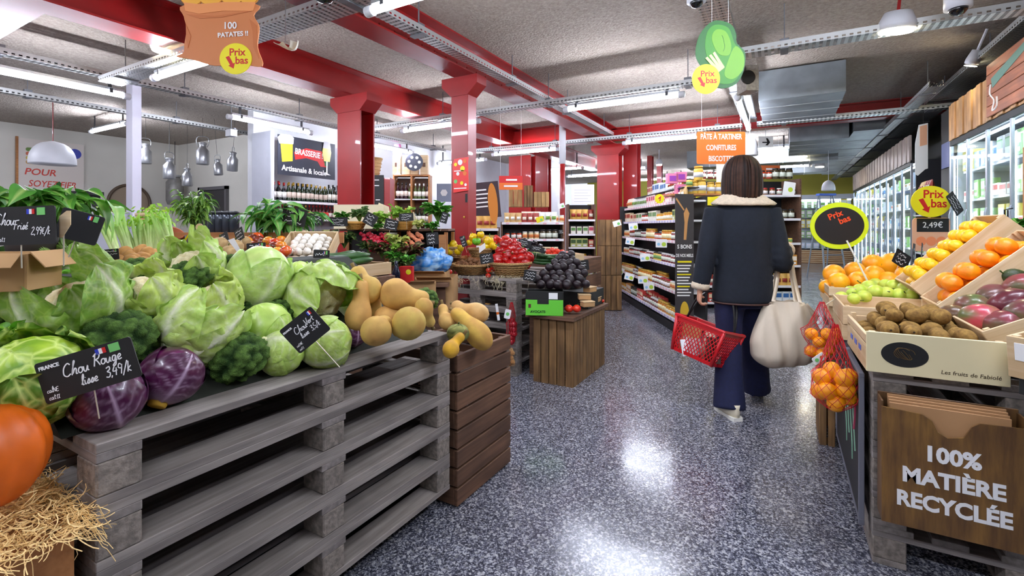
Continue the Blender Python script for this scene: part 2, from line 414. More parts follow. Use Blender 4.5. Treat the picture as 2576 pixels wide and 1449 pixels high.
# ---- columns
def column(name, x0, x1, y0, y1, label, hcol=True, z1=BZ, cap=.12):
    mb = MB()
    if hcol:
        t = .018; ym = (y0 + y1) / 2
        mb.box((x0, y0, 0), (x1, y0 + t, z1)); mb.box((x0, y1 - t, 0), (x1, y1, z1)); mb.box(((x0 + x1) / 2 - .01, y0 + t, 0), ((x0 + x1) / 2 + .01, y1 - t, z1))
    else: mb.box((x0, y0, 0), (x1, y1, z1), bev=.004)
    o = tag(ob(name, mb, RED), label, 'column', None, 'structure')
    if cap:
        c = MB(); pts = [(x0 - cap, z1), (x0 - cap, z1 - .09), (x0, z1 - .2), (x1, z1 - .2), (x1 + cap, z1 - .09), (x1 + cap, z1)]
        c.poly(pts, y0 - .01, y1 + .01); c.v = [(x, z, y) for x, y, z in [(a, b, q) for a, b, q in c.v]]
        c.v = [(p[0], p[1], p[2]) for p in c.v]
        ob('column_bracket', c, RED, o)
    return o
c2 = column('steel_column', xY(1135, 4.13), xY(1177, 4.13), 4.13, 4.29, 'slim red steel column with a festive red poster', hcol=False)
c1 = column('steel_column', xY(849, 4.05), xY(906, 4.05), 4.05, 4.28, 'wide red steel column in front of the beer shelves')
c3 = column('steel_column', xY(1502, 8.95), xY(1556, 8.95), 8.95, 9.2, 'red steel column behind the stacked wooden crates')
column('steel_column', xY(1568, 9.4), xY(1602, 9.4), 9.4, 9.7, 'red steel column just behind the crate column, larger of the pair', z1=CEIL, cap=0)
column('steel_column', xY(1280, 9.4), xY(1335, 9.4), 9.4, 9.65, 'thick red steel column above the biscuit shelves', cap=0)
column('steel_column', xY(1345, 10.4), xY(1378, 10.4), 10.4, 10.6, 'darker red column beside the thick one, above biscuit shelves', cap=0, z1=CEIL)
column('steel_column', xY(1628, 13), xY(1640, 13), 13, 13.2, 'distant red column above the cereal shelf, first of two', cap=0, z1=CEIL)
column('steel_column', xY(1652, 15), xY(1664, 15), 15, 15.2, 'distant red column above the cereal shelf, second of two', cap=0, z1=CEIL)
p = P(1415, 570, 8.0)
o = tag(ob('round_pipe', MB().lathe([(.045, 0), (.045, CEIL)], 14), RED, loc=(p.x, p.y, 0), smooth=True), 'thin round red pipe with a white upper end', 'pipe', None, 'structure')
ob('pipe_sleeve', MB().lathe([(.056, 2.3), (.056, CEIL)], 14), WHITE, o, smooth=True)
# small cream post
X0 = -5.93 * 1.25; p = P(317, 570, 6.1); q = P(346, 570, 6.1)
tag(ob('steel_post', MB().box((p.x, p.y, 0), (p.x + .17, p.y + .1, CEIL), bev=.004), mat('post_paint', (196, 194, 206), .45)), 'pale grey square post before the round wall tray', 'post', None, 'structure')
# ================================================================ cable trays and lamps under the ceiling
def m_tray(name, c):
    m = bpy.data.materials.new(name); m.use_nodes = True; nt = m.node_tree; nt.nodes.clear(); MATS[name] = m
    out = N(nt, 'ShaderNodeOutputMaterial'); b = N(nt, 'ShaderNodeBsdfPrincipled'); b.inputs['Metallic'].default_value = .75
    b.inputs['Roughness'].default_value = .4; b.inputs['Base Color'].default_value = lin(c)
    tc = N(nt, 'ShaderNodeTexCoord'); sp = N(nt, 'ShaderNodeSeparateXYZ'); nt.links.new(tc.outputs['Object'], sp.inputs[0])
    def per(src, period, duty, off=0):
        a = N(nt, 'ShaderNodeMath', operation='DIVIDE'); a.inputs[1].default_value = period; nt.links.new(src, a.inputs[0])
        o = N(nt, 'ShaderNodeMath', operation='ADD'); o.inputs[1].default_value = 100 + off; nt.links.new(a.outputs[0], o.inputs[0])
        f = N(nt, 'ShaderNodeMath', operation='FRACT'); nt.links.new(o.outputs[0], f.inputs[0])
        l = N(nt, 'ShaderNodeMath', operation='LESS_THAN'); l.inputs[1].default_value = duty; nt.links.new(f.outputs[0], l.inputs[0]); return l.outputs[0]
    mu = N(nt, 'ShaderNodeMath', operation='MULTIPLY'); nt.links.new(per(sp.outputs[0], .05, .5), mu.inputs[0]); 
    my = N(nt, 'ShaderNodeMath', operation='MAXIMUM'); nt.links.new(per(sp.outputs[1], .026, .35), my.inputs[0]); nt.links.new(mu.outputs[0], out.inputs[0]) if 0 else None
    gz = N(nt, 'ShaderNodeMath', operation='GREATER_THAN'); gz.inputs[1].default_value = .012; nt.links.new(sp.outputs[2], gz.inputs[0])
    lz = N(nt, 'ShaderNodeMath', operation='LESS_THAN'); lz.inputs[1].default_value = .026; nt.links.new(sp.outputs[2], lz.inputs[0])
    lb = N(nt, 'ShaderNodeMath', operation='LESS_THAN'); lb.inputs[1].default_value = .003; nt.links.new(sp.outputs[2], lb.inputs[0])
    band = N(nt, 'ShaderNodeMath', operation='MULTIPLY'); nt.links.new(gz.outputs[0], band.inputs[0]); nt.links.new(lz.outputs[0], band.inputs[1])
    bot = N(nt, 'ShaderNodeMath', operation='MULTIPLY'); nt.links.new(lb.outputs[0], bot.inputs[0]); nt.links.new(my.outputs[0], bot.inputs[1])
    sm = N(nt, 'ShaderNodeMath', operation='MAXIMUM'); nt.links.new(band.outputs[0], sm.inputs[0]); nt.links.new(bot.outputs[0], sm.inputs[1])
    nt.links.new(sm.outputs[0], mu.inputs[1])
    t = N(nt, 'ShaderNodeBsdfTransparent'); mx = N(nt, 'ShaderNodeMixShader'); nt.links.new(mu.outputs[0], mx.inputs[0])
    nt.links.new(b.outputs[0], mx.inputs[1]); nt.links.new(t.outputs[0], mx.inputs[2]); nt.links.new(mx.outputs[0], out.inputs[0]); return m
TRAY = m_tray('perforated_tray', (186, 188, 186)); CLAMP = mat('clamp', (120, 122, 126), .5, metal=.6)
TUBE = mat('tube_glow', (255, 255, 255), .4, emit=TUBE_E, ecol=(232, 238, 255)); CAPW = mat('tube_cap', (214, 216, 222), .4)
HOLD = mat('tube_holder', (60, 62, 66), .5)
def tray(x0, y0, x1, y1, z, wid, label, rods=True):
    L = math.hypot(x1 - x0, y1 - y0); a = atan2(y1 - y0, x1 - x0)
    t = thing('cable_tray', label, 'cable tray', (x0, y0, z), a, 'perforated cable trays hung under the ceiling')
    mb = MB(); h = wid / 2; t_ = .0016
    mb.box((0, -h, 0), (L, h, t_)); mb.box((0, -h, t_), (L, -h + t_, .055)); mb.box((0, h - t_, t_), (L, h, .055))
    mb.box((0, -h, .055), (L, -h + .012, .058)); mb.box((0, h - .012, .055), (L, h, .058)); ob('channel', mb, TRAY, t)
    n = max(2, int(L / 1.5) + 1)
    for i in range(n):
        x = .35 + (L - .7) * i / (n - 1); r = MB(); r.box((x - .004, -.004, .06), (x + .004, .004, CEIL - z)); r.box((x - .03, -h - .01, -.012), (x + .03, h + .01, -.001)); r.box((x - .035, -.035, .058), (x + .035, .035, .09))
        ob('hanger_rod', r, CLAMP, t)
    cb = MB(); rnd = random.Random(int(L * 100))
    for k in range(3): cb.tube([(L * i / 12, -h * .5 + k * h * .5 + rnd.uniform(-.015, .015), .012 + .012 * k) for i in range(13)], .007, 5)
    ob('cable', cb, DARK, t)
    return t
TZ = 2.76
S3 = 1.3
gx = {'a': -8.05, 'b': -6.27, 'c': -2.62, 'd': -.44}; gy = {'1': 2.29, '2': 5.40, '3': 8.06}
TR = [(gx['a'], -1.5, gx['a'], 5.8, .1, 'cable tray farthest toward the milk can wall'), (gx['b'], -2, gx['b'], 8.1, .12, 'cable tray along the row of lamps over the celery'),
      (gx['c'], -2, gx['c'], 8.1, .12, 'cable tray passing beside the slim red column'), (gx['d'], -2, gx['d'], 8.1, .2, 'wide cable tray behind the hanging lettuce sign'),
      (-6.2, gy['1'], -.54, gy['1'], .2, 'wide yellowish cable tray crossing over the potato sign'), (-6.2, gy['2'], -.54, gy['2'], .12, 'cable tray crossing above the slim red column'),
      (-5.4, gy['3'], -.54, gy['3'], .12, 'cable tray crossing in front of the crate column'), (-.34, 4.7, 2.0, 4.7, .16, 'cable tray carrying the round spotlight above the woman'),
      (-.34, 8.06, 2.0, 8.06, .16, 'cable tray crossing above the jam shelves near the ducts')]
for x0, y0, x1, y1, wd, lb in TR:
    dz = .0 if y0 == y1 else .075
    tray(x0, y0, x1, y1, TZ + dz, wd, lb)
tray(1.78, 1.5, 1.78, 19, 2.86, .3, 'broad grey cable tray running above the refrigerators')
tray(1.45, 6.8, 1.45, 19, 2.78, .12, 'narrow cable tray beside the broad one above refrigerators')
def tube_light(x0, y0, x1, y1, label, z=2.68):
    top = CEIL if z > 2.7 or (min(abs(x0 - v) for v in gx.values()) > .01 and min(abs(y0 - v) for v in gy.values()) > .01) else TZ + .075 if x0 == x1 else TZ
    L = math.hypot(x1 - x0, y1 - y0); a = atan2(y1 - y0, x1 - x0)
    t = thing('tube_light', label, 'ceiling lamp', (x0, y0, z), a, 'white tube lamps hung under the trays'); R_ = Matrix.Rotation(pi / 2, 4, 'Y')
    ob('glowing_tube', MB().lathe([(.026, .07), (.026, L - .07)], 12).xf(R_), TUBE, t, smooth=True)
    for q in (0, L - .07): ob('end_cap', MB().lathe([(.026, q), (.036, q + .006), (.036, q + .064), (.026, q + .07)], 14).xf(R_), CAPW, t, smooth=True)
    mb = MB(); mb.box((.06, -.02, .035), (L - .06, .02, .06)); ob('lamp_housing', mb, GALV, t)
    for q in (.16, L - .2): m2 = MB(); m2.box((q, -.006, .026), (q + .03, .006, top - z)); m2.box((q, -.04, .0), (q + .03, -.034, .05)); ob('clip', m2, HOLD, t)
LT = [(gx['b'], .2, gx['b'], 1.75, None), (gx['b'], .95, gx['b'], 2.5, 'tube lamp above the chalk signs, first along the celery side'),
      (-5.28, gy['1'], -3.85, gy['1'], 'tube lamp half hidden by the hanging potato sack sign'),
      (gx['b'], 3.55, gx['b'], 4.84, 'tube lamp in front of the brewery shelf panel'),
      (gx['b'], 5.9, gx['b'], 7.14, 'tube lamp beyond the wide red column, over the wine racks'),
      (-4.98, gy['2'], -3.56, gy['2'], 'tube lamp passing behind the slim red column'),
      (-2.42, gy['1'], -.9, gy['1'], 'brightest tube lamp, cut off by the upper picture edge'),
      (-2.34, gy['2'], -.92, gy['2'], 'tube lamp beside the hanging lettuce sign'),
      (-5.04, gy['3'], -3.58, gy['3'], 'tube lamp above the biscuit shelves'),
      (-2.4, gy['3'], -1.0, gy['3'], 'tube lamp reaching the orange spreads sign'),
      (gx['d'], 5.81, gx['d'], 7.83, 'tube lamp seen end on under the lettuce sign')]
for x0, y0, x1, y1, lb in LT:
    if lb: tube_light(x0, y0, x1, y1, lb)
# the same lamps go on outside the picture and further back in the shop
n = 0
for (x0, y0, x1, y1) in [(gx['b'], -1.6, gx['b'], -.2), (-2.4, -.7, -1.0, -.7), (-5, -.7, -3.6, -.7), (1.2, 1.2, 1.2, 2.6), (-.3, -.7, 1.1, -.7), (-.1, 2.3, 1.3, 2.3)]:
    n += 1; tube_light(x0, y0, x1, y1, 'white tube lamp outside the picture, number %d of six' % n)
for (px, y, dd, k) in [(1960, 408, 12, 'beyond the woman, over the far orange sign'), (1480, 438, 14, 'far back between the red columns'), (1160, 392, 11, 'far back beside the slim column'), (1405, 443, 12.5, 'far back beside the round red pipe')]:
    q = P(px, y, dd); tube_light(q.x - .7, q.y, q.x + .7, q.y, 'tube lamp ' + k, z=2.75)
for (x, y) in [(-.5, 11.5), (-.5, 15.5), (-4.0, 13.5), (-4, 17), (-2.5, 17), (-9.8, 1.0), (-9.8, 3.6)]:
    tube_light(x - .7, y, x + .7, y, 'tube lamp in the depth of the shop, ' + {(-.5, 11.5): 'over the ducts', (-.5, 15.5): 'past the ducts', (-4.0, 13.5): 'behind the red columns', (-4, 17): 'farthest behind the red columns', (-2.5, 17): 'farthest toward the aisle', (-9.8, 1.0): 'near end over the milk cans', (-9.8, 3.6): 'far end over the milk cans'}[(x, y)], z=2.9)
# ================================================================ shared materials
PALW = wood('pallet_grey', (172, 163, 156), (122, 114, 109), .8, (2.5, 45, 45), 0, .3)
PALWY = wood('pallet_grey_across', (164, 155, 150), (116, 108, 104), .8, (2.5, 45, 45), 1, .3)
BLOCK = mat('pallet_block', (148, 138, 128), .9, var=.45, vs=60, bmp=.8, bs=130, bd=.004, rnd=.12)
BROWNW = wood('brown_stained_wood', (128, 92, 68), (84, 58, 42), .65, (2.5, 40, 40), 1, .2)
BROWNX = wood('brown_stained_wood_x', (128, 92, 68), (84, 58, 42), .65, (2.5, 40, 40), 0, .2)
WINEW = wood('wine_crate_wood', (160, 122, 76), (104, 76, 46), .7, (2.5, 40, 40), 2, .25)
PALE = wood('pale_crate_wood', (226, 204, 168), (198, 168, 124), .7, (2, 50, 50), 0, .15, rnd=.06, dark=(186, 152, 108))
PALEY = wood('pale_crate_wood_y', (222, 200, 164), (196, 166, 122), .7, (2, 50, 50), 1, .15, rnd=.06, dark=(186, 152, 108))
HONEY = wood('honey_crate_wood', (204, 142, 84), (168, 108, 58), .6, (2, 40, 40), 0, .15, rnd=.08)
CARD = mat('cardboard', (188, 148, 100), .85, var=.08); KRAFT = mat('kraft_paper', (186, 142, 98), .8, var=.08, vs=12)
CHALK = mat('slate_black', (22, 22, 23), .55); CHALKW = mat('chalk_white', (245, 245, 245), .6)
BLUE = mat('flag_blue', (40, 60, 190), .5); WHT = mat('paper_white', (240, 240, 238), .6); REDP = mat('print_red', (205, 32, 30), .5)
GRNP = mat('print_green', (120, 200, 110), .5); ORG = mat('print_orange', (226, 112, 32), .5); YEL = mat('print_yellow', (240, 226, 24), .5)
STICK = mat('wire_stick', (200, 190, 170), .4, metal=.3); STRAWM = mat('wood_wool', (250, 216, 150), .8, rnd=.1)
LEAFM = vcol('leaf', .42, .4, .12, 26, .25, 70, .002, trans=.28); LEAFV = vcol('veined_leaf', .4, .4, .22, 34, .55, 60, .004, trans=.22, vein=42, veinf=.3)
CABM = vcol('cabbage_skin', .38, .5, .14, 22, .3, 60, .003)
SAVM = vcol('savoy_skin', .45, .4, .15, 20, 1.0, 80, .006, vein=24)
BROCM = vcol('broccoli_buds', .8, .2, .35, 90, 1.0, 260, .004)
CURDM = vcol('cauliflower_curd', .7, .3, .12, 60, .8, 160, .004)
FRUIT = vcol('fruit_skin', .38, .5, .08, 30, .15, 260, .001); MATTE = vcol('matte_skin', .7, .3, .12, 30, .2, 120, .001)
GLOSSY = vcol('glossy_skin', .24, .6, .1, 12, .0, 20, .001, coat=.15)
CITRUS = vcol('citrus_peel', .36, .5, .05, 20, .35, 420, .0015)
# ================================================================ vegetables and fruit
def lerp(a, b, t): return tuple(a[i] + (b[i] - a[i]) * t for i in range(3))
def C4(c): return lin(c)
def mx4(a, b, t): t = max(0, min(1, t)); return tuple(a[i] + (b[i] - a[i]) * t for i in range(3)) + (1,)
def leaf_mesh(R, az, W, L, flare=.25, ruf=.045, rib=(236, 242, 200), green=(150, 190, 82), tipc=(96, 150, 52), seed=0, nu=26, nv=30, base=.18, cup=.0, ribw=.11, notch=0):
    rnd = random.Random(seed); ph = [rnd.uniform(0, 6.28) for _ in range(6)]; rb, gr, tp = C4(rib), C4(green), C4(tipc)
    fq = rnd.uniform(1.3, 1.9)
    def fn(u, v):
        s = 2 * u - 1; wprof = (sin(pi * min(1, (.10 + .9 * v) ** .75)) ** .55) if v < .999 else 0.05
        wprof = max(wprof, .12) * (1 if v < .97 else .55)
        phi = base + v * L; lat = s * W * wprof
        rr = R * (1.02 + flare * v ** 2.2 + cup * s * s * v)
        rr += R * ruf * ((abs(s) ** 2) * (sin(11 * v + ph[0] + 3 * s) + .9 * sin(27 * v + ph[1]) + .6 * sin(47 * v + ph[2])) * (.3 + v) + .9 * noise.noise((s * 3.5, v * 5, seed * 1.7)) + .5 * v * sin(9 * s + ph[3]))
        vein = exp(-(((v * 6.5 - abs(s) * fq + .12 * sin(9 * s + ph[4])) % 1 - .5) / .11) ** 2) * (1 - abs(s) * .7) * .75; vein = max(vein, .5 * exp(-(((v * 3 + abs(s) * 4.2 + ph[5]) % 1 - .5) / .07) ** 2) * (1 - abs(s)))
        rr += R * (.05 * exp(-(s / .09) ** 2) * (1 - .7 * v) + .012 * vein)
        a = az + lat / max(.35, sin(min(phi, pi - .4)))
        # bend tip outward: past 100 degrees the leaf leaves the ball
        st = sin(phi); 
        x = rr * st * cos(a); y = rr * st * sin(a); z = -rr * cos(phi)
        rt = exp(-(s / (ribw * (1.25 - .8 * v))) ** 2)
        c = mx4(gr, tp, v * .55 + abs(s) ** 3 * .35 + .25 * noise.noise((s * 2, v * 3, seed)))
        c = mx4(c, rb, max(rt, vein * .75, (1 - v * 3.2)))
        return (x, y, z, c)
    mb = MB(); mb.grid(nu, nv, fn); return mb
def ball(R, n=28, m=18, fn=None, colf=None, sz=1.0):
    mb = MB()
    def g(u, v):
        a = 2 * pi * u; p = pi * v; d = Vector((sin(p) * cos(a), sin(p) * sin(a), -cos(p)))
        r = R * (fn(d, a, p) if fn else 1); c = colf(d, a, p) if colf else (1, 1, 1, 1)
        return (d.x * r, d.y * r, d.z * r * sz, c)
    mb.grid(n, m, g, wrapu=True); return mb
def make_cabbage(label, green=(206, 224, 120), tipc=(166, 204, 84), R=.1, seed=1, nl=5, flare=.05, pts=1.0):
    t = thing('green_cabbage', label, 'cabbage')
    gr, pl, wh = C4(green), C4(tipc), C4((236, 242, 200))
    def cf(d, a, p):
        v = abs(sin(a * 3.5 + 1.2 * sin(p * 2))); return mx4(mx4(pl, gr, .5 + .5 * noise.noise(d * 2.2)), wh, exp(-(v / .16) ** 2) * .55)
    def ff(d, a, p): return 1 + .03 * noise.noise(d * 3) + .012 * sin(a * 7)
    ob('heart', ball(R * .98, 32, 22, ff, cf, pts), CABM, t, smooth=True)
    rnd = random.Random(seed)
    for i in range(nl):
        az = 2 * pi * i / nl + rnd.uniform(-.3, .3)
        m = leaf_mesh(R * 1.0, az, 1.15 + rnd.uniform(-.1, .15), 2.05 + rnd.uniform(-.25, .3), flare + rnd.uniform(0, .05), .02, green=green, tipc=tipc, seed=seed * 10 + i, rib=(240, 244, 208))
        m.v = [(x, y, z * pts) for x, y, z in m.v]; ob('leaf', m, LEAFV, t, smooth=True)
    ob('stump', MB().lathe([(R * .2, -R * 1.12 * pts), (R * .24, -R * .9 * pts)], 12), mat('stump_cream', (226, 222, 170), .6), t, smooth=True)
    return t
def curd_mesh(R, cols, s1=3.4, s2=13, a1=.2, a2=.05, low=-.35, sub=5, squash=.8):
    bm = bmesh.new(); bmesh.ops.create_icosphere(bm, subdivisions=sub, radius=1); mb = MB(); vs = []; cl = []
    ca, cb = C4(cols[0]), C4(cols[1])
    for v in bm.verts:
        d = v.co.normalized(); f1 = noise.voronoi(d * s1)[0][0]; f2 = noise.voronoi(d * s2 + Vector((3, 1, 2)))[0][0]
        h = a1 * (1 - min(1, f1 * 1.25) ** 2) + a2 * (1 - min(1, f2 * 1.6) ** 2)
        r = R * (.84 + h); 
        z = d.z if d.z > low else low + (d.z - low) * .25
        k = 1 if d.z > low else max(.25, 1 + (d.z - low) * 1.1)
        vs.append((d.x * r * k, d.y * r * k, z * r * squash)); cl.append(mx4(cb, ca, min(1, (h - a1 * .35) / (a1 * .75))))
    bm.verts.index_update(); fs = [tuple(v.index for v in f.verts) for f in bm.faces]; bm.free()
    mb.add(vs, fs, None, cl); return mb
def make_cauli(label, R=.1, seed=1, nl=8, green=(206, 224, 122), tipc=(162, 206, 84), cover=1.0, flare=.3, dark=False):
    t = thing('cauliflower', label, 'cauliflower'); rnd = random.Random(seed)
    ob('curd', curd_mesh(R * .78, ((250, 240, 206), (222, 204, 150)), sub=4), CURDM, t, smooth=True)
    for i in range(nl):
        az = 2 * pi * i / nl + rnd.uniform(-.2, .2); inner = i % 2
        m = leaf_mesh(R * (.98 if inner else 1.06), az, (.75 if inner else .95) + rnd.uniform(-.1, .1), (1.75 + .45 * cover) * (.9 if inner else 1) + rnd.uniform(-.2, .25), flare * (.5 if inner else 1) + rnd.uniform(0, .1), .075,
                      green=green, tipc=tipc, seed=seed * 20 + i, rib=(244, 246, 216), ribw=.17, cup=.06)
        ob('leaf', m, LEAFV, t, smooth=True)
    ob('stump', MB().lathe([(R * .3, -R * 1.1), (R * .36, -R * .8)], 12), mat('stump_cream', (226, 222, 170), .6), t, smooth=True)
    return t
def make_savoy(label, R=.11):
    t = thing('savoy_cabbage', label, 'cabbage')
    cf = lambda d, a, p: mx4(C4((92, 138, 30)), C4((160, 190, 48)), .5 + .9 * noise.noise(d * 2.3))
    ob('heart', ball(R * .96, 40, 28, lambda d, a, p: 1 + .05 * noise.noise(d * 7) + .02 * noise.noise(d * 18), cf, .9), SAVM, t, smooth=True)
    for i in range(6):
        m = leaf_mesh(R * (.98 + .03 * (i % 2)), i * 1.05, 1.0, 1.7 + .25 * (i % 3), .12, .05, green=(112, 156, 36), tipc=(70, 118, 26), rib=(206, 222, 130), seed=50 + i, ribw=.07, nu=24, nv=28)
        vs = []
        for v in m.v: q = Vector(v); vs.append(tuple(q * (1 + .035 * noise.noise(q * 60))))
        m.v = vs; ob('leaf', m, SAVM, t, smooth=True)
    return t
def make_redcab(label, R=.09):
    t = thing('red_cabbage', label, 'cabbage')
    def cf(d, a, p):
        n_ = noise.noise(d * 2.5 + Vector((5, 0, 0))); c = mx4(C4((52, 12, 44)), C4((110, 26, 88)), .5 + n_); st = abs(sin(a * 4 + 2.5 * sin(p * 1.3)))
        return mx4(c, C4((176, 140, 170)), exp(-(st / .07) ** 2) * .65 * sin(p))
    ob('heart', ball(R * .98, 48, 30, lambda d, a, p: 1 + .03 * noise.noise(d * 3), cf, .95), vcol('red_cabbage_skin', .28, .5, .25, 14, .25, 50, .002, coat=.15), t, smooth=True)
    for i in range(3):
        m = leaf_mesh(R, i * 2.1 + .4, 1.25, 2.0 + .2 * i, .03, .01, green=(84, 20, 66), tipc=(60, 14, 52), rib=(190, 160, 186), seed=80 + i, ribw=.06)
        ob('leaf', m, MATS['red_cabbage_skin'], t, smooth=True)
    ob('stump', MB().lathe([(R * .2, -R * 1.15), (R * .28, -R * 1.12), (R * .32, -R * .85)], 14), mat('stump_yellow', (222, 176, 60), .6), t, smooth=True)
    return t
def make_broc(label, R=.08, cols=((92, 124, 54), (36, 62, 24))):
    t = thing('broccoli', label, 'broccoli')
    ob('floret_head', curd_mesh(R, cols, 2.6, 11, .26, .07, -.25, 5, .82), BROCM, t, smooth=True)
    ob('stalk', MB().lathe([(R * .26, -R * 1.0), (R * .3, -R * .6), (R * .55, -R * .1)], 12), mat('broccoli_stalk', (150, 176, 92), .5), t, smooth=True)
    return t
def make_squash(label, R=.06, L=.2, bend=.15, seed=0, neck=.6, col=(214, 178, 112)):
    t = thing('butternut_squash', label, 'squash'); mb = MB(); pts = []; rad = []; n_ = 22
    for i in range(n_ + 1):
        v = i / n_; bulb = sqrt(max(0, 1 - ((v - .3) / .32) ** 2)) if v < .3 else 0
        r = R * (sqrt(max(0, 1 - ((v - .3) / .3) ** 2)) if v < .3 else neck + (1 - neck) * (.5 + .5 * cos(pi * min(1, (v - .3) / .4))))
        if v > .86: r *= sqrt(max(0, 1 - ((v - .86) / .145) ** 2))
        pts.append((bend * L * (v - .5) ** 2 * 2, 0, L * (v - .5))); rad.append(max(r, .002))
    mb.tube(pts, rad, 22); base = C4(col); dk = C4((192, 144, 78))
    mb.c = [mx4(base, dk, .35 + .9 * noise.noise(Vector(v) * 22 + Vector((seed, 0, 0)))) for v in mb.v]
    ob('body', mb, MATTE, t, smooth=True)
    s = MB(); tp = Vector(pts[-1]); s.tube([tp + Vector((0, 0, -.004)), tp + Vector((.002, 0, .012)), tp + Vector((.006, 0, .02))], [.009, .007, .009], 6)
    ob('stem', s, mat('dry_stem', (128, 104, 58), .8), t, smooth=True)
    return t
def make_round(name, label, cat, R, c1, c2, material, sz=1.0, shape=None, nz=2.0, stem=None, n=18, stemc=(70, 90, 30)):
    t = thing(name, label, cat); a, b = C4(c1), C4(c2)
    cf = lambda d, aa, p: mx4(a, b, .5 + .9 * noise.noise(d * nz))
    ob('body', ball(R, n, max(8, n * 2 // 3), shape, cf, sz), material, t, smooth=True)
    if stem == 'navel': ob('navel', MB().lathe([(R * .12, R * .96 * sz), (R * .1, R * 1.0 * sz), (0, R * .98 * sz)], 8), mat('navel_green', (120, 126, 40), .7), t)
    elif stem: ob('stem', MB().tube([(0, 0, R * .85 * sz), (R * .05, 0, R * 1.1 * sz), (R * .15, 0, R * 1.3 * sz)], [R * .09, R * .06, R * .08], 6), mat('stem_%d_%d_%d' % stemc, stemc, .7), t)
    return t
def pepper_shape(d, a, p): return (1 + .34 * abs(cos(1.5 * a)) ** .7 - .25) * (1 - .3 * exp(-((d.z - 1) / .25) ** 2)) * (1 - .12 * exp(-((d.z + 1) / .3) ** 2))
def make_leafplant(name, label, cat, nst, height, spread, ll, lw, cols, seed, mat_=None, droop=.4, potr=0, stemcol=(90, 130, 50), per=5):
    """stems that each carry pointed leaves; every leaf a part"""
    rnd = random.Random(seed); t = thing(name, label, cat); st = MB(); protos = []
    for q in range(3):
        ca, cb = C4(cols[q % len(cols)]), C4(cols[(q + 1) % len(cols)])
        def fn(u, v, ca=ca, cb=cb, q=q):
            s = 2 * u - 1; w_ = lw * sin(pi * min(.995, v ** .8 + .02)) ** .9 / 2
            x = ll * v; z = -droop * ll * v * v + .12 * ll * sin(pi * v) + abs(s) * w_ * .35 + .03 * ll * sin(9 * v + q) * abs(s)
            return (x, s * w_, z, mx4(mx4(ca, cb, v), C4((200, 220, 130)), exp(-(s / .1) ** 2) * .6))
        m = MB(); m.grid(6, 9, fn); protos.append(m.mesh('leaf', mat_ or LEAFM, True))
    for i in range(nst):
        a = rnd.uniform(0, 6.28); r = spread * sqrt(rnd.random()); top = Vector((r * cos(a), r * sin(a), height * rnd.uniform(.6, 1.0)))
        mid = top * .5 + Vector((0, 0, height * .12)); pth = smoothpath([(0, 0, 0), mid, top], 4); st.tube(pth, .0035, 5)
        for k in range(per):
            f = .35 + .65 * (k + 1) / per; p_ = pth[min(len(pth) - 1, int(f * (len(pth) - 1)))]
            link('leaf', protos[rnd.randrange(3)], t, p_, (rnd.uniform(-.5, .5), rnd.uniform(-.5, .7), a + rnd.uniform(-1.4, 1.4)), rnd.uniform(.7, 1.15))
    ob('stems', st, mat('stem_green', stemcol, .5), t, smooth=True)
    if potr: ob('pot', MB().lathe([(potr * .75, -potr * 1.7), (potr, 0), (potr * .93, 0), (potr * .9, -.02)], 16), mat('pot_dark', (60, 50, 44), .6), t, smooth=True)
    return t
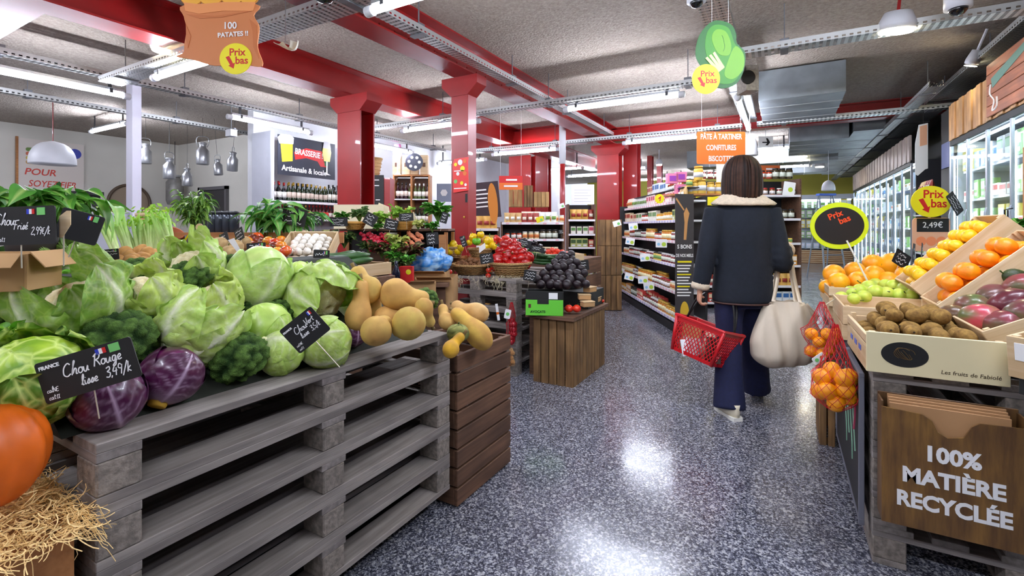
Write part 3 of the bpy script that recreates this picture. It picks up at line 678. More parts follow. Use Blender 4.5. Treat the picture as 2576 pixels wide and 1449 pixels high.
# ================================================================ handwriting (own stroke letters) and price signs
HW = {'C': ([[(.55, .85), (.35, 1), (.08, .7), (.05, .2), (.3, 0), (.55, .15)]], .62), 'h': ([[(.02, 0), (.12, .55), (.28, 1), (.2, 1), (.08, .1), (.25, .45), (.36, .4), (.34, .05), (.46, .05)]], .46),
      'o': ([[(.3, .42), (.12, .4), (.05, .15), (.2, 0), (.36, .15), (.32, .4), (.42, .35)]], .42), 'u': ([[(.03, .42), (.06, .08), (.2, .02), (.34, .42), (.33, .08), (.44, .05)]], .45),
      'R': ([[(.05, 0), (.18, .95)], [(.02, .8), (.25, 1), (.5, .85), (.42, .6), (.18, .5), (.3, .4), (.52, 0)]], .56), 'g': ([[(.34, .42), (.12, .42), (.06, .12), (.22, .02), (.34, .4), (.3, -.3), (.08, -.35), (.42, .08)]], .44),
      'e': ([[(.03, .12), (.28, .3), (.2, .46), (.05, .28), (.12, .02), (.36, .08)]], .36), 'l': ([[(.02, .05), (.22, .7), (.2, 1), (.1, .7), (.12, .05), (.24, .05)]], .25), 'L': ([[(-.25, -.2), (.1, .0), (.3, .8), (.22, 1), (.1, .5), (.12, .05), (.25, .05)]], .27),
      'i': ([[(.05, .42), (.08, .05), (.2, .05)], [(.1, .62), (.12, .66)]], .22), 's': ([[(.02, .05), (.2, .45), (.26, .2), (.18, 0), (.04, .08), (.34, .08)]], .33), 'V': ([[(.02, .95), (.2, 0), (.5, 1)]], .46),
      'r': ([[(.04, .42), (.08, .02)], [(.08, .25), (.2, .42), (.32, .36)]], .34), 't': ([[(.16, .8), (.12, .1), (.28, .05)], [(.0, .52), (.32, .56)]], .3), 'F': ([[(.2, .9), (.12, 0)], [(.0, .92), (.6, 1.0)], [(.14, .5), (.42, .54)]], .5),
      'é': ([[(.03, .12), (.28, .3), (.2, .46), (.05, .28), (.12, .02), (.36, .08)], [(.18, .6), (.3, .74)]], .36), 'k': ([[(.05, 0), (.12, .9)], [(.3, .48), (.1, .22), (.34, 0)]], .36), 'a': ([[(.32, .4), (.1, .38), (.06, .08), (.24, .05), (.32, .38), (.34, .05), (.44, .05)]], .44),
      'b': ([[(.1, .95), (.05, .05), (.25, .02), (.32, .25), (.08, .35)]], .38), 'c': ([[(.3, .4), (.1, .35), (.08, .05), (.32, .05)]], .34), 'n': ([[(.04, .42), (.06, 0)], [(.06, .3), (.22, .44), (.3, .05), (.4, .05)]], .42),
      'A': ([[(.0, 0), (.25, .7), (.42, 0)], [(.1, .28), (.36, .28)]], .46), 'N': ([[(.04, 0), (.06, .7), (.34, 0), (.38, .7)]], .46), 'E': ([[(.36, .7), (.06, .68), (.04, 0), (.36, .02)], [(.06, .36), (.3, .36)]], .42),
      'Q': ([[(.05, 0), (.07, .7), (.34, .6), (.08, .35), (.36, 0)]], .44), 'I': ([[(.1, 0), (.1, .6)], [(.0, .6), (.22, .6)], [(.0, 0), (.22, 0)]], .26), '3': ([[(.05, .8), (.3, .9), (.34, .65), (.14, .5), (.36, .35), (.28, .02), (.02, .08)]], .42),
      '4': ([[(.2, .9), (.02, .4), (.38, .42)], [(.3, .65), (.26, 0)]], .42), '9': ([[(.34, .75), (.14, .9), (.06, .6), (.3, .5), (.36, .8), (.26, 0)]], .4), '2': ([[(.04, .75), (.22, .92), (.34, .7), (.04, .05), (.42, .08)]], .44), '5': ([[(.36, .9), (.1, .88), (.08, .5), (.34, .4), (.28, .05), (.03, .08)]], .42),
      ',': ([[(.1, .08), (.04, -.12)]], .16), '/': ([[(.0, -.2), (.4, 1.0)]], .36), '€': ([[(.34, .8), (.12, .7), (.08, .2), (.34, .05)], [(0, .5), (.26, .52)], [(0, .35), (.24, .36)]], .4), '.': ([[(.05, .02), (.07, .05)]], .14), ' ': ([], .3), ':': ([[(.05, .35), (.07, .38)], [(.05, .05), (.07, .08)]], .16), '!': ([[(.06, .9), (.05, .3)], [(.05, .02), (.06, .05)]], .18)}
def hand(s, size, m, parent, x, y, z, th=.0018, rot=0, name='handwriting', slant=.18):
    mb = MB(); cx = 0; cr, sr = cos(rot), sin(rot)
    for ch in s:
        g, adv = HW.get(ch, ([], .35))
        for st in g:
            pts = [((px + cx + slant * py) * size, py * size) for px, py in st]
            pts = smoothpath([(a, b, 0) for a, b in pts], 4) if len(pts) > 2 else [Vector((a, b, 0)) for a, b in pts]
            n_ = len(pts); vs = []
            for i, p_ in enumerate(pts):
                d_ = (pts[min(i + 1, n_ - 1)] - pts[max(i - 1, 0)]).normalized(); nn = Vector((-d_.y, d_.x, 0)) * th * .5
                for q in (p_ + nn, p_ - nn): vs.append((x + q.x * cr - q.y * sr, y + q.x * sr + q.y * cr, z))
            mb.add(vs, [(2 * i, 2 * i + 1, 2 * i + 3, 2 * i + 2) for i in range(n_ - 1)])
        cx += adv
    return ob(name, mb, m, parent)
def rrect(w, h, r, n=4):
    pts = []
    for cx, cy, a0 in ((w / 2 - r, h / 2 - r, 0), (-w / 2 + r, h / 2 - r, pi / 2), (-w / 2 + r, -h / 2 + r, pi), (w / 2 - r, -h / 2 + r, 1.5 * pi)):
        for k in range(n + 1): a = a0 + pi / 2 * k / n; pts.append((cx + r * cos(a), cy + r * sin(a)))
    return pts
def circ(r, n=32, cx=0, cy=0, sy=1): return [(cx + r * cos(2 * pi * k / n), cy + r * sy * sin(2 * pi * k / n)) for k in range(n)]
def facing(px=None, yaw=0, tilt=0, roll=0):
    """rotation of an upright sign whose local XY is its face, +Z towards the viewer"""
    return Matrix.Rotation(TH + yaw, 3, 'Z') @ Matrix.Rotation(pi / 2 + tilt, 3, 'X') @ Matrix.Rotation(roll, 3, 'Z')
_sq = random.Random(5)
def scribble(parent, w, h, lines=3, m=None, th=.002):
    mb = MB()
    for i in range(lines):
        y = h * (.25 - .28 * i); x0 = -w * .4 + _sq.uniform(0, .1) * w; x1 = w * _sq.uniform(.15, .42); n_ = 12; am = h * .07
        pts = smoothpath([(x0 + (x1 - x0) * k / n_, y + am * _sq.uniform(-1, 1.4), 0) for k in range(n_ + 1)], 3); vs = []
        for k, p_ in enumerate(pts): vs += [(p_.x, p_.y + th / 2, .0022), (p_.x, p_.y - th / 2, .0022)]
        mb.add(vs, [(2 * k, 2 * k + 1, 2 * k + 3, 2 * k + 2) for k in range(len(pts) - 1)])
    return ob('handwriting', mb, m or CHALKW, parent)
def chalk_tag(label, loc, w, h, rot, stick=.12, writing=None, flag=True, green=True, group=None, sdir=0, name='price_sign'):
    t = thing(name, label, 'price sign', loc, rot.to_euler(), group)
    ob('plate', MB().poly(rrect(w, h, min(w, h) * .07), -.0012, .0012), CHALK, t)
    if flag:
        fw = w * .1; fh = h * .13; x0 = w * .12 if green else w * .3
        for i, mm in enumerate((BLUE, WHT, REDP)): ob('flag_stripe', MB().box((x0 + fw * (i - 0) * .36, h * .36 - fh / 2, .0012), (x0 + fw * (i + 1) * .36, h * .36 + fh / 2, .0022)), mm, t)
        if green: ob('origin_sticker', MB().box((x0 + w * .14, h * .36 - fh * .75, .0012), (x0 + w * .14 + fw * 1.1, h * .36 + fh * .75, .0022)), GRNP, t)
    if writing is not None:
        for (s, size, x, y, th) in writing: hand(s, size, CHALKW, t, x, y, .0022, th)
    else: scribble(t, w, h, 3 if h > .05 else 2, th=h * .045)
    if stick: ob('stick', MB().tube([(sdir * .2, -h * .35, -.003), (sdir, -h / 2 - stick, -.003)], .0014, 5), STICK, t)
    return t
# ================================================================ crates, pallets
_pm = {}
def box_mesh(dims, m, bev=.002, name='board'):
    k = (tuple(round(x, 4) for x in dims), m.name, name)
    if k not in _pm: _pm[k] = MB().box((-dims[0] / 2, -dims[1] / 2, -dims[2] / 2), (dims[0] / 2, dims[1] / 2, dims[2] / 2), bev=min(bev, min(dims) / 4)).mesh(name, m)
    return _pm[k]
def brd(name, parent, c, dims, m, rot=(0, 0, 0), bev=.0015): return link(name, box_mesh(dims, m, bev, name), parent, c, rot)
def pallet(label, loc, rz, L=1.24, W=.8, hh=.137, group=None, blk=.1):
    """long side along local X, origin at the middle of its base"""
    t = thing('pallet', label, 'pallet', loc, rz, group); s = hh / .144; tk = .022 * s
    for y in (-W / 2 + .05, 0, W / 2 - .05): brd('bottom_board', t, (0, y, tk / 2), (L, .1, tk), PALW)
    for x in (-L / 2 + blk / 2, 0, L / 2 - blk / 2):
        for y in (-W / 2 + .05, 0, W / 2 - .05): brd('block', t, (x, y, tk + .039 * s), (blk, .1, .078 * s), BLOCK, bev=.004)
        brd('crosspiece', t, (x, 0, tk * 1.5 + .078 * s), (blk + .01 if x == 0 else blk, W, tk), PALWY)
    for y, w_ in ((-W / 2 + .0725, .12), (-.19, .1), (0, .12), (.19, .1), (W / 2 - .0725, .12)):
        yy = y if abs(y) < .3 else (W / 2 - .06) * (1 if y > 0 else -1)
        brd('deck_board', t, (0, yy, tk * 2.5 + .078 * s), (L, w_, tk), PALW)
    return freeze(t)
def crate(label, loc, rot, L, W, hh, m=None, my=None, slats=1, gap=.012, th=.008, group=None, name='wooden_crate', posts=True, bot=True, lowfront=0, cat='crate', hand=False):
    """open box: long boards along X, end boards along Y, origin at the middle of its base"""
    m = m or PALE; my = my or (PALEY if m is PALE else m); t = thing(name, label, cat, loc, rot, group)
    sh = (hh - gap * (slats - 1)) / slats
    for k in range(slats):
        z = sh / 2 + k * (sh + gap)
        for y in (-1, 1):
            h_ = sh * (1 - (lowfront if (y < 0 and k == slats - 1) else 0))
            brd('side_board', t, (0, y * (W / 2 - th / 2), z - (sh - h_) / 2), (L, th, h_), m)
        for x in (-1, 1): brd('end_board', t, (x * (L / 2 - th / 2), 0, z), (th, W - 2 * th, sh), my)
    if posts:
        for x in (-1, 1):
            for y in (-1, 1): brd('corner_post', t, (x * (L / 2 - th - .009), y * (W / 2 - th - .009), hh / 2 + .002), (.018, .018, hh + .002), my)
    if bot:
        n_ = max(2, int(W / .07))
        for k in range(n_): brd('bottom_slat', t, (0, -W / 2 + W * (k + .5) / n_, .003), (L - 2 * th, W / n_ - .008, .006), m)
    return freeze(t)
def fill(stamp, L, W, z0, r, layers, M, label=None, jit=.12, seed=0, rs=(.9, 1.08), tilt=1.0, first=(0, 0), hump=0, sq=1.0):
    """pack copies of a fruit in a box frame; returns them"""
    rnd = random.Random(seed); out = []
    for l in range(layers):
        ins = r * (1 + l * .95); nx = max(1, int((L - 2 * ins) / (2 * r) + 1.02)); ny = max(1, int((W - 2 * ins) / (2 * r) + 1.02))
        for i in range(nx):
            for j in range(ny):
                x = (-(nx - 1) / 2 + i) * 2 * r + rnd.uniform(-jit, jit) * r; y = (-(ny - 1) / 2 + j) * 2 * r * .98 + rnd.uniform(-jit, jit) * r
                z = z0 + r * sq * (1 + l * 1.5) + rnd.uniform(-.1, .15) * r + hump * (1 - (2 * x / L) ** 2) * (1 - (2 * y / W) ** 2)
                p_ = M @ Vector((x, y, z)); rr = rnd.uniform(*rs)
                o = stamp(p_, (rnd.uniform(-tilt, tilt), rnd.uniform(-tilt, tilt), rnd.uniform(0, 6.28)), label, rr); out.append(o)
    return out
def frame(loc, rz=0, pitch=0, roll=0): return Matrix.Translation(loc) @ Matrix.Rotation(rz, 4, 'Z') @ Matrix.Rotation(roll, 4, 'Y') @ Matrix.Rotation(pitch, 4, 'X')
# ================================================================ big pallet display with cabbages (front, left half)
lv = ['lowest', 'second lowest', 'middle', 'second highest', 'topmost']
A = None
for i in range(5):
    lb = 'long grey painted pallet under the cabbages, %s of five' % lv[i]
    if A is None: A = pallet(lb, (-1.67, 1.065, .1 + .137 * i), pi / 2, blk=.085, group='pallets stacked under the cabbages')
    else: dup(A, (-1.67, 1.065, .1 + .137 * i), pi / 2, lb)
st = thing('dolly', 'low black dolly under the cabbage pallets', 'dolly', (-1.72, 1.06, 0)); ob('dolly_deck', MB().box((-.36, -.58, .05), (.36, .58, .1)), BLACK, st)
for x in (-.3, .3):
    for y in (-.5, .5): ob('caster', MB().lathe([(.025, 0), (.025, .05)], 8), BLACK, st, (x, y, 0))
ZT = .785
def support(X, Y=0):
    if X > -1.37: return ZT
    return min(1.10, ZT + (-1.37 - X) * .62)
rs = MB(); pr = [(-1.37, ZT), (-1.37 - .508, 1.10), (-2.1, 1.10), (-2.1, .788)]
rs.add([(x, .42, z) for x, z in pr] + [(x, 1.66, z) for x, z in pr], [(0, 1, 2, 3), (7, 6, 5, 4), (0, 4, 5, 1), (1, 5, 6, 2), (2, 6, 7, 3), (3, 7, 4, 0)])
tag(ob('display_riser', rs, mat('riser_black', (30, 34, 24), .8)), 'dark sloping riser under the heap of cabbages', 'riser')
def solve(px, py, wpx, k=.85, sup=support, d0=.8, d1=4.0):
    d_ = d0
    while d_ < d1:
        p_ = P(px, py, d_); R_ = wpx / 2 / F * d_
        if p_.z <= sup(p_.x, p_.y) + k * R_: return p_, R_, d_
        d_ += .01
    return p_, R_, d_
V = {}
V['cab1'] = Stamp(make_cabbage('', R=.1, seed=1, nl=5)); V['cab2'] = Stamp(make_cabbage('', green=(200, 224, 116), tipc=(172, 212, 92), R=.1, seed=2, nl=3, flare=.0))
V['cab3'] = Stamp(make_cabbage('', green=(210, 228, 138), tipc=(158, 204, 88), R=.1, seed=3, nl=4, flare=.05, pts=1.15))
V['ca1'] = Stamp(make_cauli('', R=.1, seed=1, nl=9, cover=1.0, flare=.35)); V['ca2'] = Stamp(make_cauli('', R=.1, seed=2, nl=8, cover=1.15, flare=.25, green=(216, 230, 128), tipc=(190, 218, 96)))
V['ca3'] = Stamp(make_cauli('', R=.1, seed=3, nl=8, cover=.8, flare=.5, green=(172, 206, 86), tipc=(108, 160, 56)))
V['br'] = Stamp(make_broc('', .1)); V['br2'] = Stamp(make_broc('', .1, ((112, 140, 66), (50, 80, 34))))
V['sav'] = Stamp(make_savoy('', .1)); V['red'] = Stamp(make_redcab('', .1))
def vw(dx, dy, dd): return (Vector((CT, ST, 0)) * dx + Vector((0, 0, 1)) * dy + Vector((-ST, CT, 0)) * dd).normalized()
def aim(dirv, spin=0): return (dirv.to_track_quat('Z', 'Y').to_matrix() @ Matrix.Rotation(spin, 3, 'Z'))
VEG = [  # kind, px, py, width px, up-axis (right, up, away), spin, k, label, flat
 ('sav', 78, 955, 250, (.1, .8, -.5), 0, 'crinkled yellow green savoy cabbage behind the red cabbage sign'),
 ('red', 272, 1000, 170, (.0, .9, -.3), 1, 'red cabbage behind the stick of the lisse sign'),
 ('red', 433, 942, 152, (.05, .8, .62), 2.2, 'glossy red cabbage with a yellow cut stump on the pallet edge'),
 ('br', 290, 862, 185, (-.1, .8, -.5), 0, 'broad dark broccoli behind the red cabbage sign'),
 ('br', 352, 812, 105, (.2, .9, -.2), 2, 'smaller dark broccoli tucked above the broad one'),
 ('br', 372, 885, 90, (.4, .6, -.6), 4, 'broccoli beside the upper edge of the red cabbage'),
 ('br', 600, 900, 140, (0, .8, -.6), 1, 'dark broccoli head on the pallet edge between red and green cabbages'),
 ('br2', 45, 700, 135, (.1, .9, -.3), 3, 'blue green broccoli beneath the cardboard box'),
 ('br2', 8, 790, 110, (.3, .8, -.4), 5, 'broccoli cut off by the picture edge above the savoy'),
 ('ca3', 195, 768, 220, (-.2, .85, -.4), .5, 'leafy cauliflower with long white ribs above the broccoli'),
 ('ca2', 352, 748, 180, (.1, .85, -.5), 1.2, 'pale cauliflower wrapped in yellow green leaves beside the ribbed one'),
 ('ca2', 527, 760, 155, (-.1, .85, -.45), 2.7, 'pale cauliflower between the wrapped one and the tall cabbage'),
 ('ca1', 495, 838, 190, (.25, .6, .75), 3.9, 'cauliflower lying with a big white rib over the red cabbage'),
 ('ca1', 482, 672, 150, (0, .85, -.5), .2, 'open leafy cauliflower at the top of the heap'),
 ('cab3', 652, 700, 158, (.1, .85, .5), 1.1, 'tall pale green cabbage standing highest in the heap'),
 ('cab2', 668, 822, 132, (-.2, .9, -.3), 0, 'round light green cabbage under the tall one'),
 ('cab2', 708, 888, 118, (.5, -.6, .5), 2.2, 'green cabbage resting on the pallet edge beside the chou vert sign'),
 ('cab1', 820, 862, 135, (.85, .2, .3), 4, 'green cabbage lying behind the chou vert sign'),
 ('ca1', 808, 748, 185, (.7, -.35, -.62), 1.5, 'cauliflower with a drooping leaf and its curd showing'),
 ('cab1', 752, 694, 80, (0, .9, -.3), 2, 'small green cabbage between the tall one and the drooping leaf'),
 ('br', 336, 692, 105, (0, .9, -.3), 1, 'dark broccoli below the potatoes'),
 ('br', 470, 712, 130, (-.3, .8, -.4), 2, 'dark broccoli under the open cauliflower'),
 ('br', 585, 668, 70, (0, .9, -.2), 4, 'small dark broccoli behind the tall cabbage'),
 ('br', 838, 690, 85, (.2, .9, -.2), 3, 'dark broccoli behind the drooping leaf cauliflower'),
 ('br', 700, 790, 90, (.2, .9, -.2), 3, 'dark broccoli mostly hidden under the drooping leaf'),
 ('red', 888, 838, 74, (.2, .9, -.2), 0, 'small dull purple cabbage beside the squashes'),
 ('br2', 1074, 752, 62, (.5, .7, -.2), 3, 'broccoli peeking out behind the largest squash'),
 ('br', 610, 775, 60, (.2, .9, -.2), 3, 'broccoli in the gap under the tall cabbage')]
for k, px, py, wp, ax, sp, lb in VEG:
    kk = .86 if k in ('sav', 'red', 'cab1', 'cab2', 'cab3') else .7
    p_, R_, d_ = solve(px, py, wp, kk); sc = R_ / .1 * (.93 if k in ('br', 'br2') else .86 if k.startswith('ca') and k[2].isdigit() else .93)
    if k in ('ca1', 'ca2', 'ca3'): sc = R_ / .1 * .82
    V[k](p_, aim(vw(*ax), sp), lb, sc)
# curly lettuce low at the left edge
LT_ = Stamp(make_leafplant('lettuce', '', 'lettuce', 16, .07, .05, .075, .07, [(110, 176, 44), (150, 206, 62), (84, 150, 36)], 3, droop=-.3, per=3))
for px, py, d_, s_, lb in ((60, 800, 1.22, .5, 'bright curly lettuce beside the ribbed cauliflower'), (20, 838, 1.12, .45, 'curly lettuce just above the savoy cabbage'), (125, 655, 1.6, .5, 'green leaves under the leeks'), (190, 690, 1.55, .5, 'loose bright leaves above the ribbed cauliflower')):
    LT_(P(px, py + 30, d_), (0, -.2, px), lb, s_)
# ---- squashes at the far end of the stack
def put_squash(px, py, d_, R_, L_, ax, lb, bend=.15, neck=.6, seed=0, col=(214, 168, 96)):
    t = make_squash(lb, R_, L_, bend, seed, neck, col); t.location = P(px, py, d_); t.rotation_euler = aim(vw(*ax), seed).to_euler(); return t
SQ = [(906, 768, 1.78, .048, .19, (.08, 1, .2), 'upright tan squash beside the purple cabbage'), (916, 716, 1.86, .055, .17, (-.5, .5, .5), 'orange tan squash on top beside the drooping leaf'),
      (938, 765, 1.92, .045, .17, (.3, 1, .2), 'narrow squash standing between the upright and the largest one'), (1018, 745, 1.86, .062, .19, (.95, -.25, .15), 'largest tan squash lying across the top of the squash pile'),
      (951, 824, 1.66, .053, .15, (0, .15, 1), 'round ended squash showing its base beside the purple cabbage'), (1022, 812, 1.72, .06, .18, (-.5, -.25, .9), 'plump squash at the pallet edge under the largest one'),
      (985, 792, 1.84, .04, .14, (.6, .1, .6), 'small yellow squash between the two pallet edge ones'), (1072, 788, 1.82, .035, .12, (.3, -1, .3), 'small crooked squash at the end of the pallet stack')]
for i, (px, py, d_, R_, L_, ax, lb) in enumerate(SQ): put_squash(px, py, d_, R_, L_, ax, lb, seed=i, bend=.15 + .1 * (i % 3), col=(214 - 8 * (i % 3), 168 + 5 * (i % 2), 98 - 6 * (i % 3)))
# ---- brown plank crate with butternuts
BX0, BX1, BY0, BY1 = -1.66, -1.252, 1.715, 2.19
t = thing('plank_box', 'tall dark brown plank box of butternuts beside the pallet stack', 'crate', ((BX0 + BX1) / 2, (BY0 + BY1) / 2, 0)); ph = .68 / 8; Lx, Ly = BX1 - BX0, BY1 - BY0
for k in range(8):
    z = ph * (k + .5) + .004; hh = ph - .009
    for x in (-1, 1): brd('plank', t, (x * (Lx / 2 - .009), 0, z), (.018, Ly, hh), BROWNW, bev=.003)
    for y in (-1, 1): brd('plank', t, (0, y * (Ly / 2 - .009), z), (Lx - .037, .017, hh), BROWNX, bev=.003)
for x in (-1, 1):
    for y in (-1, 1): brd('corner_post', t, (x * (Lx / 2 - .035), y * (Ly / 2 - .035), .34), (.03, .03, .66), BROWNX)
brd('false_floor', t, (0, 0, .55), (Lx - .04, Ly - .04, .012), BROWNX)
for px, py, d_, R_, L_, ax, lb, c_ in [(1178, 783, 2.3, .05, .19, (-.9, .2, .3), 'pale tan butternut on top of the brown box', (222, 184, 124)), (1185, 822, 2.18, .056, .24, (-.75, .7, .25), 'yellow butternut lying across the brown box', (220, 180, 84)), (1120, 800, 2.25, .04, .14, (-.3, .4, .6), 'small butternut between the pallet stack and brown box', (216, 176, 104)), (1140, 868, 1.98, .035, .12, (.3, .4, .6), 'yellow gourd in the near corner of the brown box', (226, 176, 50))]:
    put_squash(px, py, d_, R_, L_, ax, lb, col=c_, seed=int(px), bend=.4)
g = make_round('gourd', 'striped green gourd in the brown box', 'squash', .045, (60, 74, 34), (176, 176, 96), MATTE, .8, lambda d, a, p: 1 + .12 * abs(sin(a * 5)), 6, 'stem'); g.location = P(1152, 838, 2.05)
# ---- pumpkin and wood wool in the corner
c_ = thing('straw_box', 'honey wooden box under the wood wool in the corner', 'crate', (-1.47, .19, 0))
for z in range(5):
    for x in (-1, 1): brd('plank', c_, (x * .19, 0, .065 + .125 * z), (.016, .44, .115), HONEY)
    for y in (-1, 1): brd('plank', c_, (0, y * .218, .065 + .125 * z), (.36, .016, .115), HONEY)
brd('lid_board', c_, (0, 0, .6), (.38, .4, .012), HONEY)
sw = MB(); rnd = random.Random(11)
for i in range(3400):
    x, y = rnd.uniform(-.24, .24), rnd.uniform(-.24, .24); hgt = .14 * (1 - (x / .26) ** 2) * (1 - (y / .27) ** 2) + .0
    z = .64 + rnd.random() * max(.01, hgt); a = rnd.uniform(0, 6.28); L_ = rnd.uniform(.025, .07); p0 = Vector((x, y, z)); b_ = rnd.uniform(-1.5, 1.5); pp = []
    b_ *= 1.6; vz = rnd.uniform(-.5, .5)
    for k in range(7): pp.append(p0.copy()); a += b_ * .35; vz += rnd.uniform(-.35, .3); p0 = p0 + Vector((cos(a), sin(a), vz)) * L_ / 6
    sw.tube(pp, rnd.uniform(.0007, .0013), 3, cap=False)
for i in range(160):      # strands spilling over the side toward the pallets
    x, y = rnd.uniform(-.1, .25), .2 + rnd.uniform(0, .03); p0 = Vector((x, y, .63 + rnd.uniform(0, .06))); pp = []; a = rnd.uniform(.6, 2.4)
    for k in range(6): pp.append(p0.copy()); p0 = p0 + Vector((cos(a) * .012, .006, rnd.uniform(-.02, .004)))
    sw.tube(pp, .0008, 3, cap=False)
tag(ob('wood_wool', sw, STRAWM, loc=(-1.45, .19, 0)), 'golden wood wool heaped under the pumpkin', 'wood wool', None, 'stuff')
pk = thing('pumpkin', 'orange pumpkin cut off by the picture edge on wood wool', 'pumpkin', P(-48, 1150, .93)); m_ = MB(); pf = []
for i in range(19): v = i / 18; a = pi * v; pf.append((.098 * sin(a) ** .8 + .0005, -.078 * cos(a) * 1.3))
m_.lathe(pf, 60, ribs=(9, .10)); ob('body', m_, mat('pumpkin_skin', (234, 108, 14), .45, var=.25, vs=9, bmp=.2, bs=60), pk, smooth=True)
ob('stem', MB().tube([(0, 0, .09), (.01, 0, .115), (.03, 0, .135)], [.014, .01, .012], 7), mat('dry_stem', (128, 104, 58), .8), pk, smooth=True)
# ---- chalk price signs of the front display
def fb(o, s, sz, x, y): text(s, sz, CHALKW, o, (x, y, .0022), bold=.0004)
s1 = chalk_tag('slate sign reading Chou Frisé 2,99 in front of the basil', P(48, 568, 1.02), .175, .082, facing(yaw=-.1, roll=.03), .05, [('Chou', .024, -.055, .002, .0022), ('Frisé', .02, -.012, -.008, .002), ('2,99€/k', .018, .03, -.02, .0017), ('cal', .013, -.082, -.028, .0013), ('cat.I', .012, -.05, -.033, .0013)])
fb(s1, 'FRANCE', .009, -.06, .028)
s2 = chalk_tag('blank slate sign leaning beside the Chou Frisé sign', P(200, 570, 1.12), .085, .07, facing(yaw=.3, roll=-.3), .04, [])
wt = thing('wooden_tag', 'bare pale wooden tag between the two upper slate signs', 'tag', P(164, 565, 1.03), facing(roll=0).to_euler()); ob('tag_board', MB().poly([(-.012, .018), (.004, .03), (.012, .03), (.012, .0), (-.006, -.028), (-.012, -.028)], -.001, .001), PALE, wt); ob('tag_stick', MB().tube([(-.006, -.02, -.003), (-.006, -.09, -.003)], .0015, 5), STICK, wt)
s3 = chalk_tag('slate sign reading Chou Rouge lisse 3,49 on a stick', P(224, 931, .99), .189, .087, facing(yaw=.12, roll=radians(16.3)), .06, [('Chou', .026, -.048, .0, .0026), ('Rouge', .025, .012, .004, .0026), ('lisse', .022, -.02, -.026, .0024), ('3,49/k', .024, .028, -.026, .0024), ('calNE', .012, -.086, -.022, .0013), ('cat:II', .012, -.086, -.037, .0013)], sdir=-.012)
fb(s3, 'FRANCE', .0105, -.068, .03)
s4 = chalk_tag('slate sign reading Chou Vert lisse stuck in the green cabbage', P(768, 830, 1.33), .104, .086, facing(yaw=.25, roll=radians(39)), .1, [('Chou', .019, -.026, .004, .0019), ('Vert', .018, .01, .008, .0019), ('lisse', .016, -.02, -.014, .0016), ('3,5/k', .017, .012, -.014, .0016), ('cat.NE', .009, -.046, -.025, .0009), ('cat:I', .009, -.046, -.037, .0009)], green=False)
fb(s4, 'FRANCE', .007, -.036, .028)
cb_ = thing('cardboard_box', 'open cardboard box behind the Chou Frisé sign', 'box', P(0, 690, 1.2), TH + .3)
for x, y, L_, W_ in ((0, -.09, .2, .004), (0, .05, .2, .004), (-.1, -.02, .004, .14), (.1, -.02, .004, .14)): brd('box_wall', cb_, (x, y, .01), (L_, W_, .09), CARD)
brd('box_flap', cb_, (.0, -.115, .04), (.19, .05, .003), CARD, (.7, 0, 0)); brd('box_flap', cb_, (.12, -.02, .04), (.05, .13, .003), CARD, (0, .9, 0))
# ---- leeks
def make_leek():
    t = thing('leek', '', 'leek'); g_ = [C4((236, 240, 214)), C4((176, 206, 110)), C4((70, 120, 52)), C4((46, 92, 50))]
    def cf(v): return mx4(g_[0], g_[1], v * 2.4) if v < .42 else mx4(g_[1], g_[2], (v - .42) * 3.5) if v < .7 else mx4(g_[2], g_[3], (v - .7) * 3)
    m = MB(); pts = [(0, 0, .03 * i) for i in range(9)]; m.tube(pts, [.017 - .0003 * i for i in range(9)], 12); m.c = [cf(min(.5, p[2] / .5)) for p in m.v]; ob('shaft', m, LEAFM, t, smooth=True)
    for q in range(6):
        a = (q % 2) * pi + q * .12; sp = .05 + .03 * q; L_ = .30 - .015 * q
        def fn(u, v):
            s = 2 * u - 1; w_ = .02 * (1 - .6 * v ** 2); z = .22 + L_ * v * (1 - .15 * v * q / 5); x = .010 + sp * v ** 1.7 + abs(s) * -.008
            return (x * cos(a) - s * w_ * sin(a), x * sin(a) + s * w_ * cos(a), z - .08 * v ** 3 * q / 5, cf(.35 + .65 * v))
        mm = MB(); mm.grid(4, 10, fn); ob('leaf', mm, LEAFM, t, smooth=True)
    return t
LK = Stamp(make_leek())
for i, (px, py, d_, ax) in enumerate([(296, 690, 1.72, (-.85, .42, .2)), (285, 672, 1.8, (-.85, .45, .2)), (270, 700, 1.66, (-.85, .4, .25)), (262, 668, 1.86, (-.85, .38, .3)), (240, 690, 1.75, (-.9, .42, .3)), (225, 715, 1.62, (-.9, .5, .2))]):
    LK(P(px, py, d_), aim(vw(*ax), i), 'leek with dark green top, %s of six behind the chalk signs' % ('leftmost', 'second from the left', 'third from the left', 'third from the right', 'second from the right', 'rightmost')[[5, 4, 3, 2, 1, 0][i]], group='leeks behind the chalk signs')
